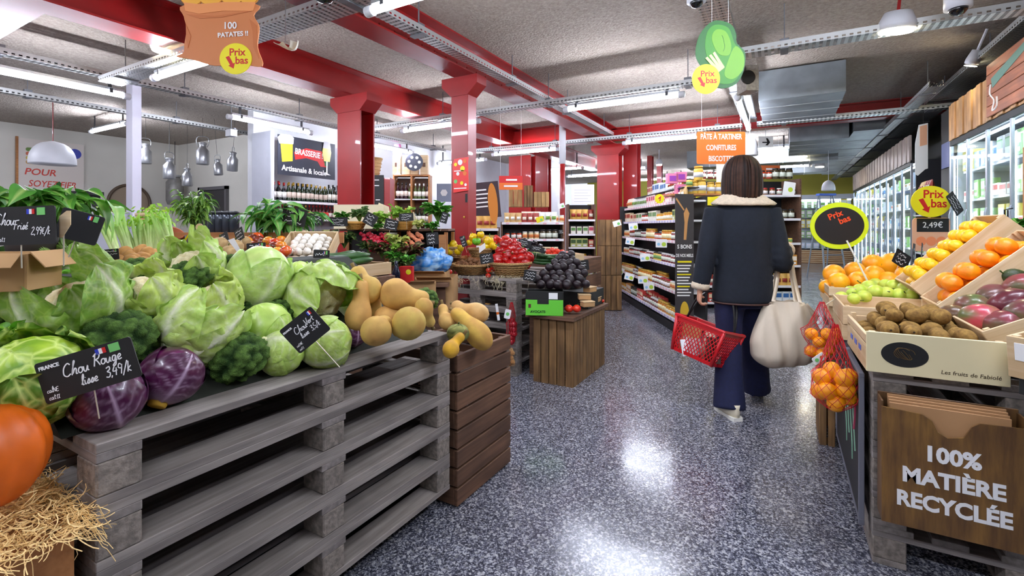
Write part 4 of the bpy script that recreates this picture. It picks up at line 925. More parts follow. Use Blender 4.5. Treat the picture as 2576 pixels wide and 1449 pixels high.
# ---- raised counter behind with crates of celery, potatoes, tomatoes, mushrooms
CZ = .98
ct = thing('produce_counter', 'long dark wooden counter behind the pallet stack', 'counter', (-2.82, 1.35, 0)); brd('counter_top', ct, (0, 0, CZ - .015), (1.36, 1.7, .03), BROWNX)
for k in range(8): brd('front_plank', ct, (.66, 0, .06 + .118 * k), (.018, 1.66, .108), BROWNW)
for k in range(8): brd('end_plank', ct, (0, .83, .06 + .118 * k), (1.3, .018, .108), BROWNX)
for k in range(8): brd('end_plank', ct, (0, -.83, .06 + .118 * k), (1.3, .018, .108), BROWNX)
cr1 = crate('honey wooden crate holding the celery bunches', P(385, 650, 2.55) * 1 + Vector((0, 0, -.06)), TH + .15, .5, .34, .1, HONEY, slats=1)
def make_celery(seed):
    t = thing('celery', '', 'celery'); rnd = random.Random(seed)
    for k in range(7):
        a = rnd.uniform(0, 6.28); r = rnd.uniform(.01, .03); top = Vector((cos(a) * r * 2.4, sin(a) * r * 2.4, rnd.uniform(.26, .36))); m = MB()
        m.tube(smoothpath([(cos(a) * r * .6, sin(a) * r * .6, 0), (cos(a) * r, sin(a) * r, .12), top], 3), [.017, .017, .016, .015, .013, .01, .006], 7)
        m.c = [mx4(C4((226, 236, 176)), C4((148, 200, 70)), p[2] / .3) for p in m.v]; ob('stalk', m, CABM, t, smooth=True)
    lf = MB()
    for k in range(26):
        a = rnd.uniform(0, 6.28); r = rnd.uniform(0, .07); c = Vector((cos(a) * r, sin(a) * r, rnd.uniform(.24, .38))); s_ = rnd.uniform(.012, .026); n1 = Vector((rnd.uniform(-1, 1), rnd.uniform(-1, 1), rnd.uniform(-.3, 1))).normalized(); u_ = n1.orthogonal().normalized(); w_ = n1.cross(u_)
        col = mx4(C4((120, 184, 44)), C4((186, 220, 84)), rnd.random()); lf.add([c, c + u_ * s_ + w_ * s_ * .6, c + u_ * s_ * 2, c + u_ * s_ - w_ * s_ * .6], [(0, 1, 2, 3)], None, [col] * 4)
    tag(ob('leaf_tuft', lf, LEAFM, t), kind='stuff'); return t
CE = [Stamp(make_celery(s)) for s in (1, 2, 3)]; ce = []
for i, (px, py, d_, lean) in enumerate([(300, 655, 2.3, -.45), (330, 650, 2.4, -.42), (352, 648, 2.45, -.3), (372, 640, 2.55, -.1), (395, 640, 2.5, -.05), (418, 640, 2.45, -.22), (440, 645, 2.4, -.3), (320, 640, 2.6, -.3), (385, 636, 2.7, 0)]):
    ce.append(CE[i % 3](P(px, py, d_), aim(vw(lean, 1, .1), i), None, .68, 'celery bunches in the honey crate'))
label_row(ce, 'celery bunch standing in the honey wooden crate')
# potatoes
POT = [Stamp(make_round('potato', '', 'potato', .03, (206, 158, 92), (170, 120, 62), MATTE, .8, lambda d, a, p, s=s: 1 + .16 * noise.noise(d * 1.4 + Vector((s, 0, 0))) + .25 * abs(d.x), n=14)) for s in (0, 5)]
pots = []
for i, (px, py, d_) in enumerate([(302, 655, 2.1), (322, 650, 2.12), (340, 655, 2.1), (360, 648, 2.15), (382, 645, 2.2), (352, 632, 2.25), (372, 636, 2.2), (330, 662, 2.05), (362, 662, 2.1), (395, 655, 2.15), (312, 638, 2.2), (400, 640, 2.25)]):
    pots.append(POT[i % 2](P(px, py, d_), (i, i * 2, i), None, 1.0, 'loose potatoes in front of the celery'))
label_row(pots, 'brown potato in the little heap before the celery')
crate('shallow honey crate holding the loose potatoes', Vector((P(352, 668, 2.15).x, P(352, 668, 2.15).y, .985)), TH + .1, .26, .16, .07, HONEY)
for i, (px, py, d_, r_) in enumerate([(552, 618, 2.75, .052), (592, 622, 2.7, .045), (575, 635, 2.6, .04), (612, 612, 2.85, .045)]):
    o = make_round('celeriac', ['round tan celeriac behind the open cauliflower', 'tan celeriac beside the white paper sign', 'small celeriac half behind the broccoli', 'pale celeriac behind the tomato sign'][i], 'celeriac', r_, (206, 176, 124), (160, 130, 84), MATTE, .95, lambda d, a, p: 1 + .08 * noise.noise(d * 4), n=16, stem='stem'); o.location = P(px, py, d_)
hb = brd('back_board', None, P(650, 598, 3.35), (1.2, .02, .075), HONEY, (0, 0, pi / 2 - .1)); hb.rotation_euler = (0, 0, TH - .0); tag(hb, 'long honey coloured board behind the tomatoes and celery', 'board')
# tomatoes
TOMC = [((214, 50, 30), (232, 110, 40)), ((236, 150, 40), (222, 96, 30)), ((96, 40, 30), (140, 60, 40)), ((240, 190, 60), (230, 120, 40))]
TM = [Stamp(make_round('tomato', '', 'tomato', .036, a_, b_, GLOSSY, .85, lambda d, a, p: 1 + .04 * abs(cos(a * 2.5)), 1.5, 'stem', n=14, stemc=(50, 110, 40))) for a_, b_ in TOMC]
tcl = P(655, 640, 3.0); tcl.z = CZ; crate('wooden crate of mixed tomatoes on the counter', tcl, TH + .12, .4, .3, .1, HONEY); toms = []
rt = random.Random(4)
for i, (px, py, d_, k) in enumerate([(622, 608, 3.05, 1), (635, 602, 3.1, 2), (650, 606, 3.1, 2), (662, 612, 3.05, 2), (676, 608, 3.0, 3), (692, 612, 2.95, 0), (708, 620, 2.9, 1), (640, 620, 2.95, 2), (655, 625, 2.9, 2), (672, 630, 2.85, 0), (698, 634, 2.8, 3), (718, 632, 2.8, 0), (706, 606, 3.1, 1), (648, 596, 3.15, 0), (738, 664, 2.45, 1), (722, 668, 2.42, 3), (690, 622, 2.9, 2)]):
    toms.append(TM[k](P(px, py, d_), (rt.uniform(-.8, .8), rt.uniform(-.8, .8), i), None, 1.0, 'mixed tomatoes in the counter crate'))
label_row(toms, 'ripe tomato in or under the mixed tomato crate')
# mushrooms
mc = P(778, 640, 3.0); mc.z = CZ + .085; crate('pale crate of white button mushrooms', mc, (.45, 0, TH + .12), .3, .34, .09, PALE)
def make_mush():
    t = thing('mushroom', '', 'mushroom'); w1 = C4((246, 240, 226)); ob('cap', ball(.024, 14, 10, None, lambda d, a, p: mx4(C4((250, 246, 236)), C4((226, 208, 178)), noise.noise(d * 3)), .75), MATTE, t, smooth=True)
    ob('stem', MB().lathe([(.009, -.028), (.011, -.01)], 8), mat('mushroom_stem', (236, 226, 204), .6), t, smooth=True); return t
ms = Stamp(make_mush()); mm_ = fill(ms, .28, .32, .02, .024, 2, frame(mc, TH + .12, .45), seed=3, hump=.015)
for o in mm_: o['group'] = 'white mushrooms in the pale crate'
label_grid(mm_, 'white mushroom in the pale crate', 5)
# brown mushrooms beside
mc2 = P(848, 640, 3.05); mc2.z = CZ; crate('small pale crate of brown mushrooms', mc2, TH + .5, .2, .3, .07, PALE); mb2 = ms.r
ms2 = Stamp(make_round('mushroom', 'brown mushroom in the small crate', 'mushroom', .02, (206, 160, 110), (170, 120, 76), MATTE, .8, n=12))
for o in fill(ms2, .18, .28, .02, .02, 2, frame(mc2, TH + .5), seed=5): o['label'] = 'brown mushroom in the small crate beside the cucumbers'; o['group'] = 'brown mushrooms in the small crate'
# cucumbers
cc = Vector((-2.22, 1.93, .965)); crate('pale wooden crate of cucumbers above the squashes', cc, pi / 2, .42, .34, .07, PALE)
cs = thing('crate_stand', 'brown box under the cucumber crate', 'stand', (-2.13, 1.95, 0)); brd('stand_side', cs, (.0, 0, .48), (.24, .36, .96), BROWNX)
ck = MB(); ck.tube([(.004 * sin(i / 10 * pi) * 3, 0, -.15 + .03 * i) for i in range(11)], [.006, .016, .019, .02, .02, .02, .02, .02, .019, .014, .005], 12)
ck.c = [mx4(C4((24, 62, 24)), C4((62, 108, 46)), abs(noise.noise(Vector(v) * 40)) * 1.6) for v in ck.v]
tk = thing('cucumber', '', 'cucumber'); ob('body', ck, FRUIT, tk, smooth=True); CK = Stamp(tk); cl_ = []
for i in range(11):
    cl_.append(CK(cc + Vector((-.13 + .045 * (i % 6) + .02 * (i > 5), .02 * ((i * 7) % 5 - 2), .075 + .034 * (i // 6) + .004 * (i % 3))), Euler((pi / 2 + .04 * (i % 3), 0, .08 * ((i * 3) % 5 - 2))).to_matrix(), None, 1, 'cucumbers in the pale crate'))
label_row(cl_, 'dark green cucumber in the pale crate')
pp_ = thing('paper_bag', 'white plastic tray at the end of the cucumber crate', 'tray', P(855, 672, 2.35), TH); brd('tray_body', pp_, (0, 0, 0), (.11, .07, .018), WHT)
# small chalk signs on the counter
for px, py, d_, w_, h_, roll, lb in [(645, 627, 2.62, .1, .07, .06, 'small slate sign in front of the mixed tomatoes'), (808, 652, 2.3, .075, .09, -.06, 'small slate sign leaning at the mushroom crate'), (512, 588, 2.6, .05, .05, -.2, 'small dark sign inside the yellow hoop'), (280, 640, 2.0, .06, .045, .1, 'tiny slate sign beside the leeks')]:
    chalk_tag(lb, P(px, py, d_), w_, h_, facing(yaw=.1, roll=roll), .1)
for px, py, d_, lb in [(602, 590, 2.75, 'crumpled dark and white sign behind the celeriacs'), (565, 600, 2.9, 'dark sign beside the yellow hoop')]: chalk_tag(lb, P(px, py, d_), .08, .07, facing(yaw=-.5, roll=.4), .08, flag=False)
wp = thing('paper_slip', 'white folded paper slip leaning before the tomatoes', 'paper', P(592, 622, 2.5), facing(yaw=.3, roll=.5).to_euler()); ob('sheet', MB().poly([(-.012, .05), (.018, .045), (.012, -.07), (0, -.07)], -.001, .001), WHT, wp)
hp = thing('hoop_sign', 'yellow arched hoop with a small sign by the celery', 'sign', P(490, 612, 2.55), facing().to_euler()); ob('hoop', MB().tube(smoothpath([(-.075, -.09, 0), (-.05, .02, 0), (0, .06, 0), (.04, .03, 0), (.05, -.06, 0)], 5), .005, 8), YEL, hp, smooth=True)
sp_ = thing('wooden_spoon', 'pale wooden spoon shaped marker above the yellow hoop', 'marker', P(502, 572, 2.6), facing().to_euler()); ob('spoon_bowl', MB().poly(circ(.021, 20, 0, .0), -.002, .002), PALE, sp_); ob('spoon_handle', MB().tube([(0, -.02, 0), (0, -.09, 0)], .005, 8), PALE, sp_)
# plants
bs = make_leafplant('basil_plant', 'broad leaved basil plant over the Chou Frisé sign', 'plant', 26, .11, .14, .085, .07, [(56, 120, 44), (96, 162, 56), (136, 196, 78)], 21, droop=.6, per=5, potr=.08); bs.location = P(80, 560, 1.68)
b2 = make_leafplant('basil_plant', 'large leaf sprig drooping beside the basil toward the celery', 'plant', 7, .11, .1, .10, .06, [(100, 170, 66), (160, 212, 100), (70, 130, 50)], 23, droop=.7, per=4); b2.location = P(180, 565, 1.75)
b3 = make_leafplant('potted_plant', 'small leafed potted tree in front of the dark door', 'plant', 22, .34, .13, .075, .028, [(66, 116, 44), (136, 180, 64), (84, 140, 50)], 31, droop=.5, per=9, potr=.06); b3.location = P(490, 592, 3.3)
b4 = make_leafplant('leafy_plant', 'bushy broad leaved plant in front of the beer shelves', 'plant', 22, .26, .24, .13, .06, [(70, 150, 60), (130, 200, 90), (56, 120, 50)], 37, droop=.6, per=6, potr=.08); b4.location = P(712, 600, 3.4)
# jar stack and glass canisters on the counter back
pj = thing('pot_lid', 'tan wooden topped jar behind the celery', 'jar', P(370, 545, 2.95)); ob('jar_body', MB().lathe([(.045, -.33), (.05, -.02), (.035, 0)], 16), mat('jar_tan', (206, 164, 112), .4), pj, smooth=True); ob('knob_lid', MB().lathe([(.06, 0), (.06, .02), (.02, .03), (.02, .04), (0, .045)], 16), PALE, pj, smooth=True)
cp = thing('terracotta_pot', 'terracotta pot lying behind the celery', 'pot', P(432, 585, 3.3)); ob('pot_body', MB().lathe([(.03, -.12), (.07, -.02), (.08, 0), (.07, .0), (.02, -.1)], 18), mat('terracotta', (190, 104, 66), .8), cp, rot=(0, .6, 0), smooth=True)
cn = thing('glass_canister', '', 'canister'); ob('canister_body', MB().lathe([(.045, 0), (.045, .2), (.04, .21)], 14), mat('canister_grey', (72, 78, 86), .15, metal=.5), cn, smooth=True); ob('canister_lid', MB().lathe([(.046, .21), (.046, .235), (0, .24)], 14), mat('canister_lid', (40, 42, 46), .4), cn, smooth=True); CN = Stamp(cn); cnn = []
for i, px in enumerate((535, 553, 571, 589)): cnn.append(CN(P(px, 588, 4.6) + Vector((0, 0, -.02)), 0, None, 1, 'grey canisters behind the counter'))
label_row(cnn, 'grey glass canister in the row before the dark door')
lg = thing('back_shelf', 'dark low shelf carrying the grey canisters', 'shelf', P(562, 588, 4.6) + Vector((0, 0, -.02))); brd('shelf_board', lg, (0, 0, -.012), (.5, .2, .02), BROWNX, (0, 0, TH)); 
for x in (-.22, .22): brd('shelf_leg', lg, W3(x, 0, -.58), (.03, .1, 1.12), BROWNX, (0, 0, TH))
# ================================================================ second pallet stack with baskets of peppers (middle)
B_ = None
for i in range(6):
    lb = 'short grey pallet under the pepper baskets, %s' % ['lowest of six', 'second from the floor', 'third from the floor', 'third from the top', 'second from the top', 'topmost of six'][i]
    if B_ is None: B_ = pallet(lb, (-2.35, 4.07, .135 * i), 0, L=.84, W=1.2, hh=.135, blk=.1, group='pallets stacked under the pepper baskets')
    else: dup(B_, (-2.35, 4.07, .135 * i), 0, lb)
WICK = mat('wicker', (196, 156, 100), .7, var=.35, vs=70, bmp=1.0, bs=120, bd=.006)
def make_basket(label, R, hh, mt=None, name='wicker_basket'):
    t = thing(name, label, 'basket'); ob('basket_bowl', MB().lathe([(R * .62, 0), (R * .8, hh * .5), (R, hh), (R * .95, hh), (R * .76, hh * .5), (R * .58, .01)], 32), mt or WICK, t, smooth=True)
    m = MB(); 
    for k in range(3): m.tube([(R * cos(2 * pi * i / 60) * (1 + .012 * sin(i * 2.1 + k * 2.1)), R * sin(2 * pi * i / 60) * (1 + .012 * sin(i * 2.1 + k * 2.1)), hh + .008 * cos(i * 2.1 + k * 2.1)) for i in range(60)], .007, 5, closed=True)
    ob('woven_rim', m, mt or WICK, t, smooth=True)
    w_ = MB()
    for k in range(6):
        z = hh * (k + .5) / 6; rr = R * (.62 + .38 * (z / hh) ** .8) + .002; w_.tube([(rr * cos(2 * pi * i / 48), rr * sin(2 * pi * i / 48), z + .003 * (-1) ** i) for i in range(48)], .004, 4, closed=True)
    tag(ob('woven_strands', w_, mt or WICK, t, smooth=True), kind='stuff'); return t
bk = make_basket('wicker basket of brown roots on the middle pallets', .185, .085); b1 = P(1187, 690, 4.38); b1.z = .815; bk.location = b1
bk2 = make_basket('wicker basket heaped with red peppers on the middle pallets', .185, .115); b2_ = P(1284, 700, 4.2); b2_.z = .815; bk2.location = b2_
bk3 = make_basket('small tan basket of yellow peppers behind the brown roots', .12, .08); b3_ = P(1208, 640, 4.68); b3_.z = .95; bk3.location = b3_
bw = make_basket('tan bowl of lemons beside the blue bag', .09, .1, name='bowl'); b4_ = P(1142, 645, 4.55); b4_.z = .95; bw.location = b4_
crate('low wooden box lifting the yellow pepper basket', (-2.66, 3.95, .815), 0, .5, .4, .13, HONEY)
RP = Stamp(make_round('red_pepper', '', 'pepper', .05, (150, 4, 8), (190, 16, 12), GLOSSY, 1.15, pepper_shape, 1.5, 'stem', n=24, stemc=(60, 120, 40))); rpp = []
rnd = random.Random(8)
for (px, py) in [(1245, 668), (1262, 672), (1283, 674), (1303, 672), (1322, 664), (1252, 652), (1272, 657), (1293, 657), (1312, 652), (1330, 648), (1258, 636), (1277, 640), (1297, 640), (1315, 638), (1268, 622), (1288, 625), (1303, 627), (1280, 614), (1296, 616), (1262, 628)]:
    rpp.append(RP(P(px, py, 4.16 + (672 - py) * .002), (rnd.uniform(.6, 1.9) * rnd.choice((-1, 1)), rnd.uniform(-1.2, 1.2), rnd.uniform(0, 6)), None, rnd.uniform(.9, 1.12), 'red peppers in the basket'))
label_row(rpp, 'glossy red pepper in the heaped basket')
YP = Stamp(make_round('yellow_pepper', '', 'pepper', .045, (246, 212, 10), (240, 190, 12), GLOSSY, 1.1, pepper_shape, 1.5, 'stem', n=24, stemc=(70, 130, 40))); ypp = []
for (px, py, s_) in [(1190, 596, .8), (1210, 590, .7), (1228, 606, 1.0), (1240, 618, .8), (1180, 610, .6), (1224, 620, .8)]: ypp.append(YP(P(px, py, 4.62), (rnd.uniform(-.5, .5), rnd.uniform(-.5, .5), px), None, s_ * 1.1, 'yellow peppers in the small basket'))
label_row(ypp, 'yellow pepper in the small tan basket')
o = make_round('green_pepper', 'light green pepper among the yellow peppers', 'pepper', .04, (96, 176, 30), (130, 200, 50), GLOSSY, 1, pepper_shape, 1.5, 'stem', n=24); o.location = P(1199, 607, 4.5)
LM = Stamp(make_round('lemon', '', 'lemon', .032, (248, 214, 20), (240, 196, 20), CITRUS, 1.2, None, n=14)); lms = []
for px, py in [(1127, 624), (1142, 620), (1157, 625), (1135, 632), (1150, 632), (1140, 614)]: lms.append(LM(P(px, py, 4.5), (1, px, 0), None, 1.12, 'lemons in the bowl by the blue bag'))
label_row(lms, 'lemon in the small tan bowl')
# brown roots in basket 1
RT = Stamp(make_round('brown_root', '', 'root vegetable', .024, (92, 58, 36), (140, 96, 60), MATTE, .8, lambda d, a, p: 1 + .35 * noise.noise(d * 2), n=12)); rts = []
for i in range(30):
    a = i * 2.4; r = .15 * sqrt(i / 30); rts.append(RT(b1 + Vector((r * cos(a), r * sin(a), .07 + .05 * (1 - r / .155) + .01 * (i % 3))), (i, i, i), None, rnd.uniform(.8, 1.2)))
for o in rts: o['label'] = 'knobbly brown root in the wicker basket'; o['group'] = 'brown roots in the wicker basket'
bkr = MB().lathe([(.165, 0), (.16, .1), (0, .16)], 20)
# darker peppers / aubergines / courgettes / tomatoes further back on a raised crate
tc = thing('wooden_counter', 'wooden counter behind the avocado box', 'counter', (-2.3, 5.25, 0)); brd('counter_top', tc, (0, 0, .86), (.62, 1.1, .03), BROWNX)
for k in range(5): brd('side_plank', tc, (.3, 0, .09 + .17 * k), (.02, 1.06, .15), BROWNW)
for k in range(5): brd('front_plank', tc, (0, -.54, .09 + .17 * k), (.58, .02, .15), BROWNX)
AU = Stamp(make_round('aubergine', '', 'aubergine', .035, (24, 12, 30), (14, 8, 20), GLOSSY, 2.0, lambda d, a, p: 1 - .25 * max(0, d.z), n=16, stem='stem', stemc=(40, 80, 30))); aus = []
for i, (px, py) in enumerate([(1305, 618), (1318, 606), (1330, 616), (1345, 610), (1338, 626), (1322, 628), (1355, 622), (1366, 632), (1310, 632)]): aus.append(AU(P(px, py, 4.5), (1.2, .5 * i, i), None, .8, 'aubergines behind the red peppers'))
label_row(aus, 'shiny dark aubergine behind the red pepper basket')
cz = []
CZS = Stamp(tag(dup(CK.r, (0, 0, 0)), 'courgette', 'courgette', 'courgettes behind the avocados')); CZS.r.name = 'courgette'
for i, (px, py) in enumerate([(1345, 640), (1360, 645), (1375, 650), (1390, 655), (1352, 652), (1370, 660), (1400, 648), (1415, 654), (1385, 642)]): cz.append(CZS(P(px, py, 4.3), (pi / 2 + .1, .2 * i, TH + 1.2 + .1 * i), None, .8))
label_row(cz, 'dark courgette between aubergines and tomatoes')
VT = Stamp(make_round('tomato', '', 'tomato', .03, (214, 34, 22), (230, 70, 40), GLOSSY, .88, None, 1.5, 'stem', n=12, stemc=(60, 120, 50))); vts = []
for i, (px, py) in enumerate([(1380, 634), (1390, 629), (1402, 632), (1414, 635), (1426, 640), (1438, 645), (1395, 640), (1408, 643), (1420, 648), (1432, 652), (1444, 652), (1386, 643)]): vts.append(VT(P(px, py, 4.6), (.4 * i, .3 * i, i), None, 1, 'vine tomatoes at the back of the middle stand'))
label_row(vts, 'vine tomato in the crate behind the avocados')
c_ = P(1412, 655, 4.65); c_.z = .89; crate('wooden crate of vine tomatoes behind the avocados', c_, TH + .2, .36, .3, .1, PALE)
RL = Stamp(make_round('red_pepper', '', 'pepper', .03, (190, 30, 30), (220, 60, 40), GLOSSY, 1.5, pepper_shape, n=14)); rls = []
for i, (px, py) in enumerate([(1250, 600), (1262, 606), (1272, 600), (1284, 608), (1245, 612), (1268, 614)]): rls.append(RL(P(px, py, 4.75), (1, i, i), None, 1.08, 'long peppers behind the yellow ones'))
label_row(rls, 'dull red pepper behind the yellow pepper basket')
# ---- avocado stand
def planked(name, label, x0, x1, y0, y1, z0, z1, n, m=None, cat='crate', rz=0):
    t = thing(name, label, cat, ((x0 + x1) / 2, (y0 + y1) / 2, z0), rz); Lx, Ly, hh = x1 - x0, y1 - y0, z1 - z0; m = m or WINEW
    for k in range(n): w_ = Lx / n; [brd('plank', t, (-Lx / 2 + w_ * (k + .5), s_ * (Ly / 2 - .008), hh / 2), (w_ - .008, .014, hh), m) for s_ in (-1, 1)]
    n2 = max(2, int(round(Ly / Lx * n)))
    for k in range(n2): w_ = (Ly - .03) / n2; [brd('plank', t, (s_ * (Lx / 2 - .008), -Ly / 2 + .015 + w_ * (k + .5), hh / 2), (.014, w_ - .008, hh), m) for s_ in (-1, 1)]
    for z in (.02, hh - .02): brd('inner_rail', t, (0, -Ly / 2 + .025, z), (Lx - .05, .016, .035), m); brd('inner_rail', t, (0, Ly / 2 - .025, z), (Lx - .05, .016, .035), m)
    return t
planked('wooden_crate', 'upright brown plank crate under the green avocado carton', -1.76, -1.41, 3.44, 4.2, 0, .52, 5)
tb = planked('wooden_crate', 'dark plank crate between pallets and the avocado crate', -1.88, -1.78, 3.6, 4.2, 0, .52, 2, BROWNX)
bd = thing('board_top', 'thick wooden board under the avocado carton', 'board', (-1.6, 3.82, .535)); brd('board_body', bd, (0, 0, 0), (.42, .84, .028), BROWNX)
gb = P(1371, 785, 3.86); gb.z = .55; t = thing('avocado_carton', 'black and bright green printed avocado carton', 'carton', gb, TH - .12)
GRNB = mat('carton_green', (104, 206, 60), .5); BLKB = mat('carton_black', (26, 27, 26), .55)
brd('front_panel', t, (0, -.11, .062), (.295, .006, .124), GRNB); brd('upper_panel', t, (0, -.109, .155), (.285, .006, .07), BLKB); brd('hand_hole', t, (-.01, -.1135, .108), (.09, .002, .035), BLKB)
for x in (-1, 1): brd('side_panel', t, (x * .145, 0, .09), (.006, .22, .18), BLKB)
brd('back_panel', t, (0, .11, .09), (.285, .006, .18), BLKB); brd('bottom_panel', t, (0, 0, .004), (.28, .21, .006), BLKB)
brd('paper_label', t, (.07, -.1135, .155), (.07, .002, .05), WHT)
text('AVOCATS', .026, mat('print_dark_green', (20, 60, 20), .6), t, (-.05, -.1145, .03), (pi / 2, 0, 0), bold=.0008); brd('logo_patch', t, (-.115, -.1135, .075), (.02, .002, .03), mat('print_maroon', (90, 40, 40), .6))
AV = Stamp(make_round('avocado', '', 'avocado', .034, (44, 30, 36), (26, 20, 24), vcol('avocado_skin', .42, .45, .3, 60, .6, 220, .002), 1.3, lambda d, a, p: 1 - .12 * max(0, d.z), n=16)); avs = []
for py, xs, dd in [(716, range(1362, 1480, 22), 3.62), (702, range(1352, 1478, 21), 3.68), (688, range(1366, 1480, 21), 3.76), (674, range(1380, 1474, 20), 3.84), (662, range(1394, 1464, 19), 3.92), (651, range(1404, 1450, 18), 4.0), (641, (1418, 1434), 4.05)]:
    for px in xs: avs.append(AV(P(px + rnd.uniform(-3, 3), py + rnd.uniform(-2, 2), dd + .24), (rnd.uniform(-1.3, 1.3), rnd.uniform(-1.3, 1.3), rnd.uniform(0, 6)), None, rnd.uniform(.94, 1.16), 'avocados heaped above the green carton'))
label_grid(avs, 'dark avocado heaped above the green carton', 7)
ab = thing('black_crate', 'black plastic crate under the avocado heap', 'crate', (-1.6, 4.02, .552)); brd('crate_body', ab, (0, 0, .07), (.34, .4, .14), BLKB)
ab2 = thing('black_crate', 'second black crate lifting the back of the avocado heap', 'crate', (-1.75, 4.1, .695)); brd('crate_body', ab2, (0, 0, .06), (.3, .24, .12), BLKB)
PU = Stamp((lambda t: (ob('punnet_body', MB().box((-.05, -.035, 0), (.05, .035, .035), bev=.004), CARD, t), ob('punnet_lid', MB().box((-.052, -.037, .035), (.052, .037, .045), bev=.003), mat('kraft_lid', (206, 176, 132), .8), t), t)[2])(thing('paper_punnet', '', 'punnet')))
for i, (px, py, dd, rz, lb) in enumerate([(1478, 765, 3.72, .3, 'lowest kraft punnet beside the tomatoes on the board'), (1470, 747, 3.8, .0, 'middle kraft punnet of the small pile'), (1484, 728, 3.86, .8, 'topmost kraft punnet of the small pile'), (1500, 752, 4.2, 1.1, 'kraft punnet at the back edge of the board')]): PU(P(px, py + 6, dd + .1), TH + rz, lb)
for i, (px, py) in enumerate([(1431, 776), (1451, 776)]): o = VT(P(px, py, 3.8), (.2, .1, i), 'red tomato on the board beside the carton, ' + ('leftmost' if i == 0 else 'second one'), 1.15, 'two tomatoes beside the carton')
VT(P(1516, 757, 4.35), 0, 'small red tomato at the back end of the board', .6)
for px, py, dd, w_, h_, roll, lb in [(1333, 693, 3.85, .1, .085, -.15, 'slate sign hanging at the avocado carton corner'), (1463, 668, 4.2, .13, .09, .12, 'slate sign behind the avocado heap'), (1224, 650, 4.0, .11, .085, .15, 'slate sign stuck into the brown roots basket'), (1320, 612, 4.3, .12, .06, -.2, 'slate sign lying over the aubergines'), (1352, 627, 4.2, .12, .05, -.2, 'second slate sign lying over the courgettes'), (1412, 583, 7.2, .08, .06, 0, 'tiny slate sign at the far shelf'), (1166, 607, 4.4, .05, .1, .3, 'striped card stuck beside the yellow peppers')]:
    chalk_tag(lb, P(px, py, dd), w_, h_, facing(yaw=.05, roll=roll), .06, flag='striped' in lb)
cn_ = thing('paper_cone', 'white paper cone beside the brown roots sign', 'paper', P(1212, 625, 4.4), facing(roll=-.5).to_euler()); ob('sheet', MB().poly([(-.03, .0), (.0, .06), (.03, .02), (.0, -.05)], -.001, .001), WHT, cn_)
# red tomatoes decorating the pallet front, dry hay, hanging red net
for i, (px, py) in enumerate([(1122, 680), (1131, 684), (1229, 680), (1228, 693)]): VT(P(px, py, 4.1), 0, 'loose red tomato on the pallet rim, %s of four' % ('leftmost', 'second', 'third', 'rightmost')[i], .8)
hy = MB()
for i in range(260):
    px = rnd.choice([rnd.uniform(1120, 1160), rnd.uniform(1240, 1310), rnd.uniform(1100, 1310)]); p0 = P(px, 700 + rnd.uniform(-8, 6), 4.06); pp = []; L_ = rnd.uniform(.01, .03) if rnd.random() < .7 else .05
    for k in range(4): pp.append(p0.copy()); p0 = p0 + Vector((rnd.uniform(-.02, .02), rnd.uniform(-.01, .01), -L_ * rnd.uniform(.1, 1.0)))
    hy.tube(pp, .0012, 3, cap=False)
tag(ob('dry_grass', hy, mat('dry_grass', (206, 194, 160), .9)), 'pale dry grass hanging over the middle pallet front', 'dry grass', None, 'stuff')
NETM = mat('red_net', (196, 20, 34), .5)
def netbag(label, loc, fruits, fr, fcol, fm, top, sw, hh, fname='onion', twist=.03, netm=None):
    """fruits: local points; net drawn as a lattice hugging them, gathered at the top"""
    t = thing('net_bag', label, 'net bag', loc)
    pr = make_round(fname, '', 'x', fr, fcol[0], fcol[1], fm, .9, None, n=16); body = pr.children[0]
    for q in fruits: link(fname, body.data, t, q, (q[0] * 30, q[2] * 20, 0), 1)
    bpy.data.objects.remove(body); bpy.data.objects.remove(pr)
    zs = [q[2] for q in fruits]; zb = min(zs) - fr; zt = max(zs) + fr * .7; m = MB(); n_ = 14; prof = []
    for i in range(13):
        v = i / 12; z = zb + (top - zb) * v
        near = [q for q in fruits if abs(q[2] - z) < fr * 1.1]; w_ = max([sqrt(q[0] ** 2 + q[1] ** 2) + sqrt(max(0, fr ** 2 - (q[2] - z) ** 2)) for q in near] + [0]) * 1.04
        if z > zt: w_ = sw * (1 - (z - zt) / (top - zt)) + twist * .3
        prof.append((max(w_, .008), z))
    for s_ in (1, -1):
        for k in range(n_):
            m.tube([(r * cos(2 * pi * k / n_ + s_ * i * .28), r * sin(2 * pi * k / n_ + s_ * i * .28), z) for i, (r, z) in enumerate(prof)], .0011, 3, cap=False)
    tag(ob('net', m, netm or NETM, t), kind='stuff'); return t
nb = netbag('long red net of shallots hanging on the middle pallet corner', P(1287, 800, 3.93), [(0, 0, -.02 - .035 * i) for i in range(6)] + [(.02, 0, -.05 - .04 * i) for i in range(3)], .026, ((150, 20, 40), (190, 40, 50)), GLOSSY, .13, .03, .3, 'shallot')
nt_ = thing('net_label', 'white card tag tied to the shallot net', 'label', P(1277, 790, 3.84), facing(roll=-.2).to_euler()); ob('card', MB().poly(rrect(.05, .075, .01), -.001, .001), WHT, nt_); ob('green_mark', MB().poly(circ(.014, 16, 0, .0), .001, .002), GRNP, nt_)
ns_ = thing('net_label', 'narrow white paper strip beside the shallot net', 'label', P(1252, 785, 3.98), facing(roll=.15).to_euler()); ob('card', MB().box((-.012, -.07, -.001), (.01, .07, .001)), WHT, ns_); ob('print_band', MB().box((-.012, -.02, .001), (.01, 0, .002)), ORG, ns_)
on = netbag('small bunch of tan onions hanging below the red net', P(1286, 900, 3.92), [(0, 0, 0), (.012, 0, -.035), (-.012, 0, -.05), (0, .01, .04)], .02, ((206, 150, 90), (180, 110, 60)), MATTE, .08, .01, .2, 'onion', netm=mat('string', (190, 150, 100), .8))
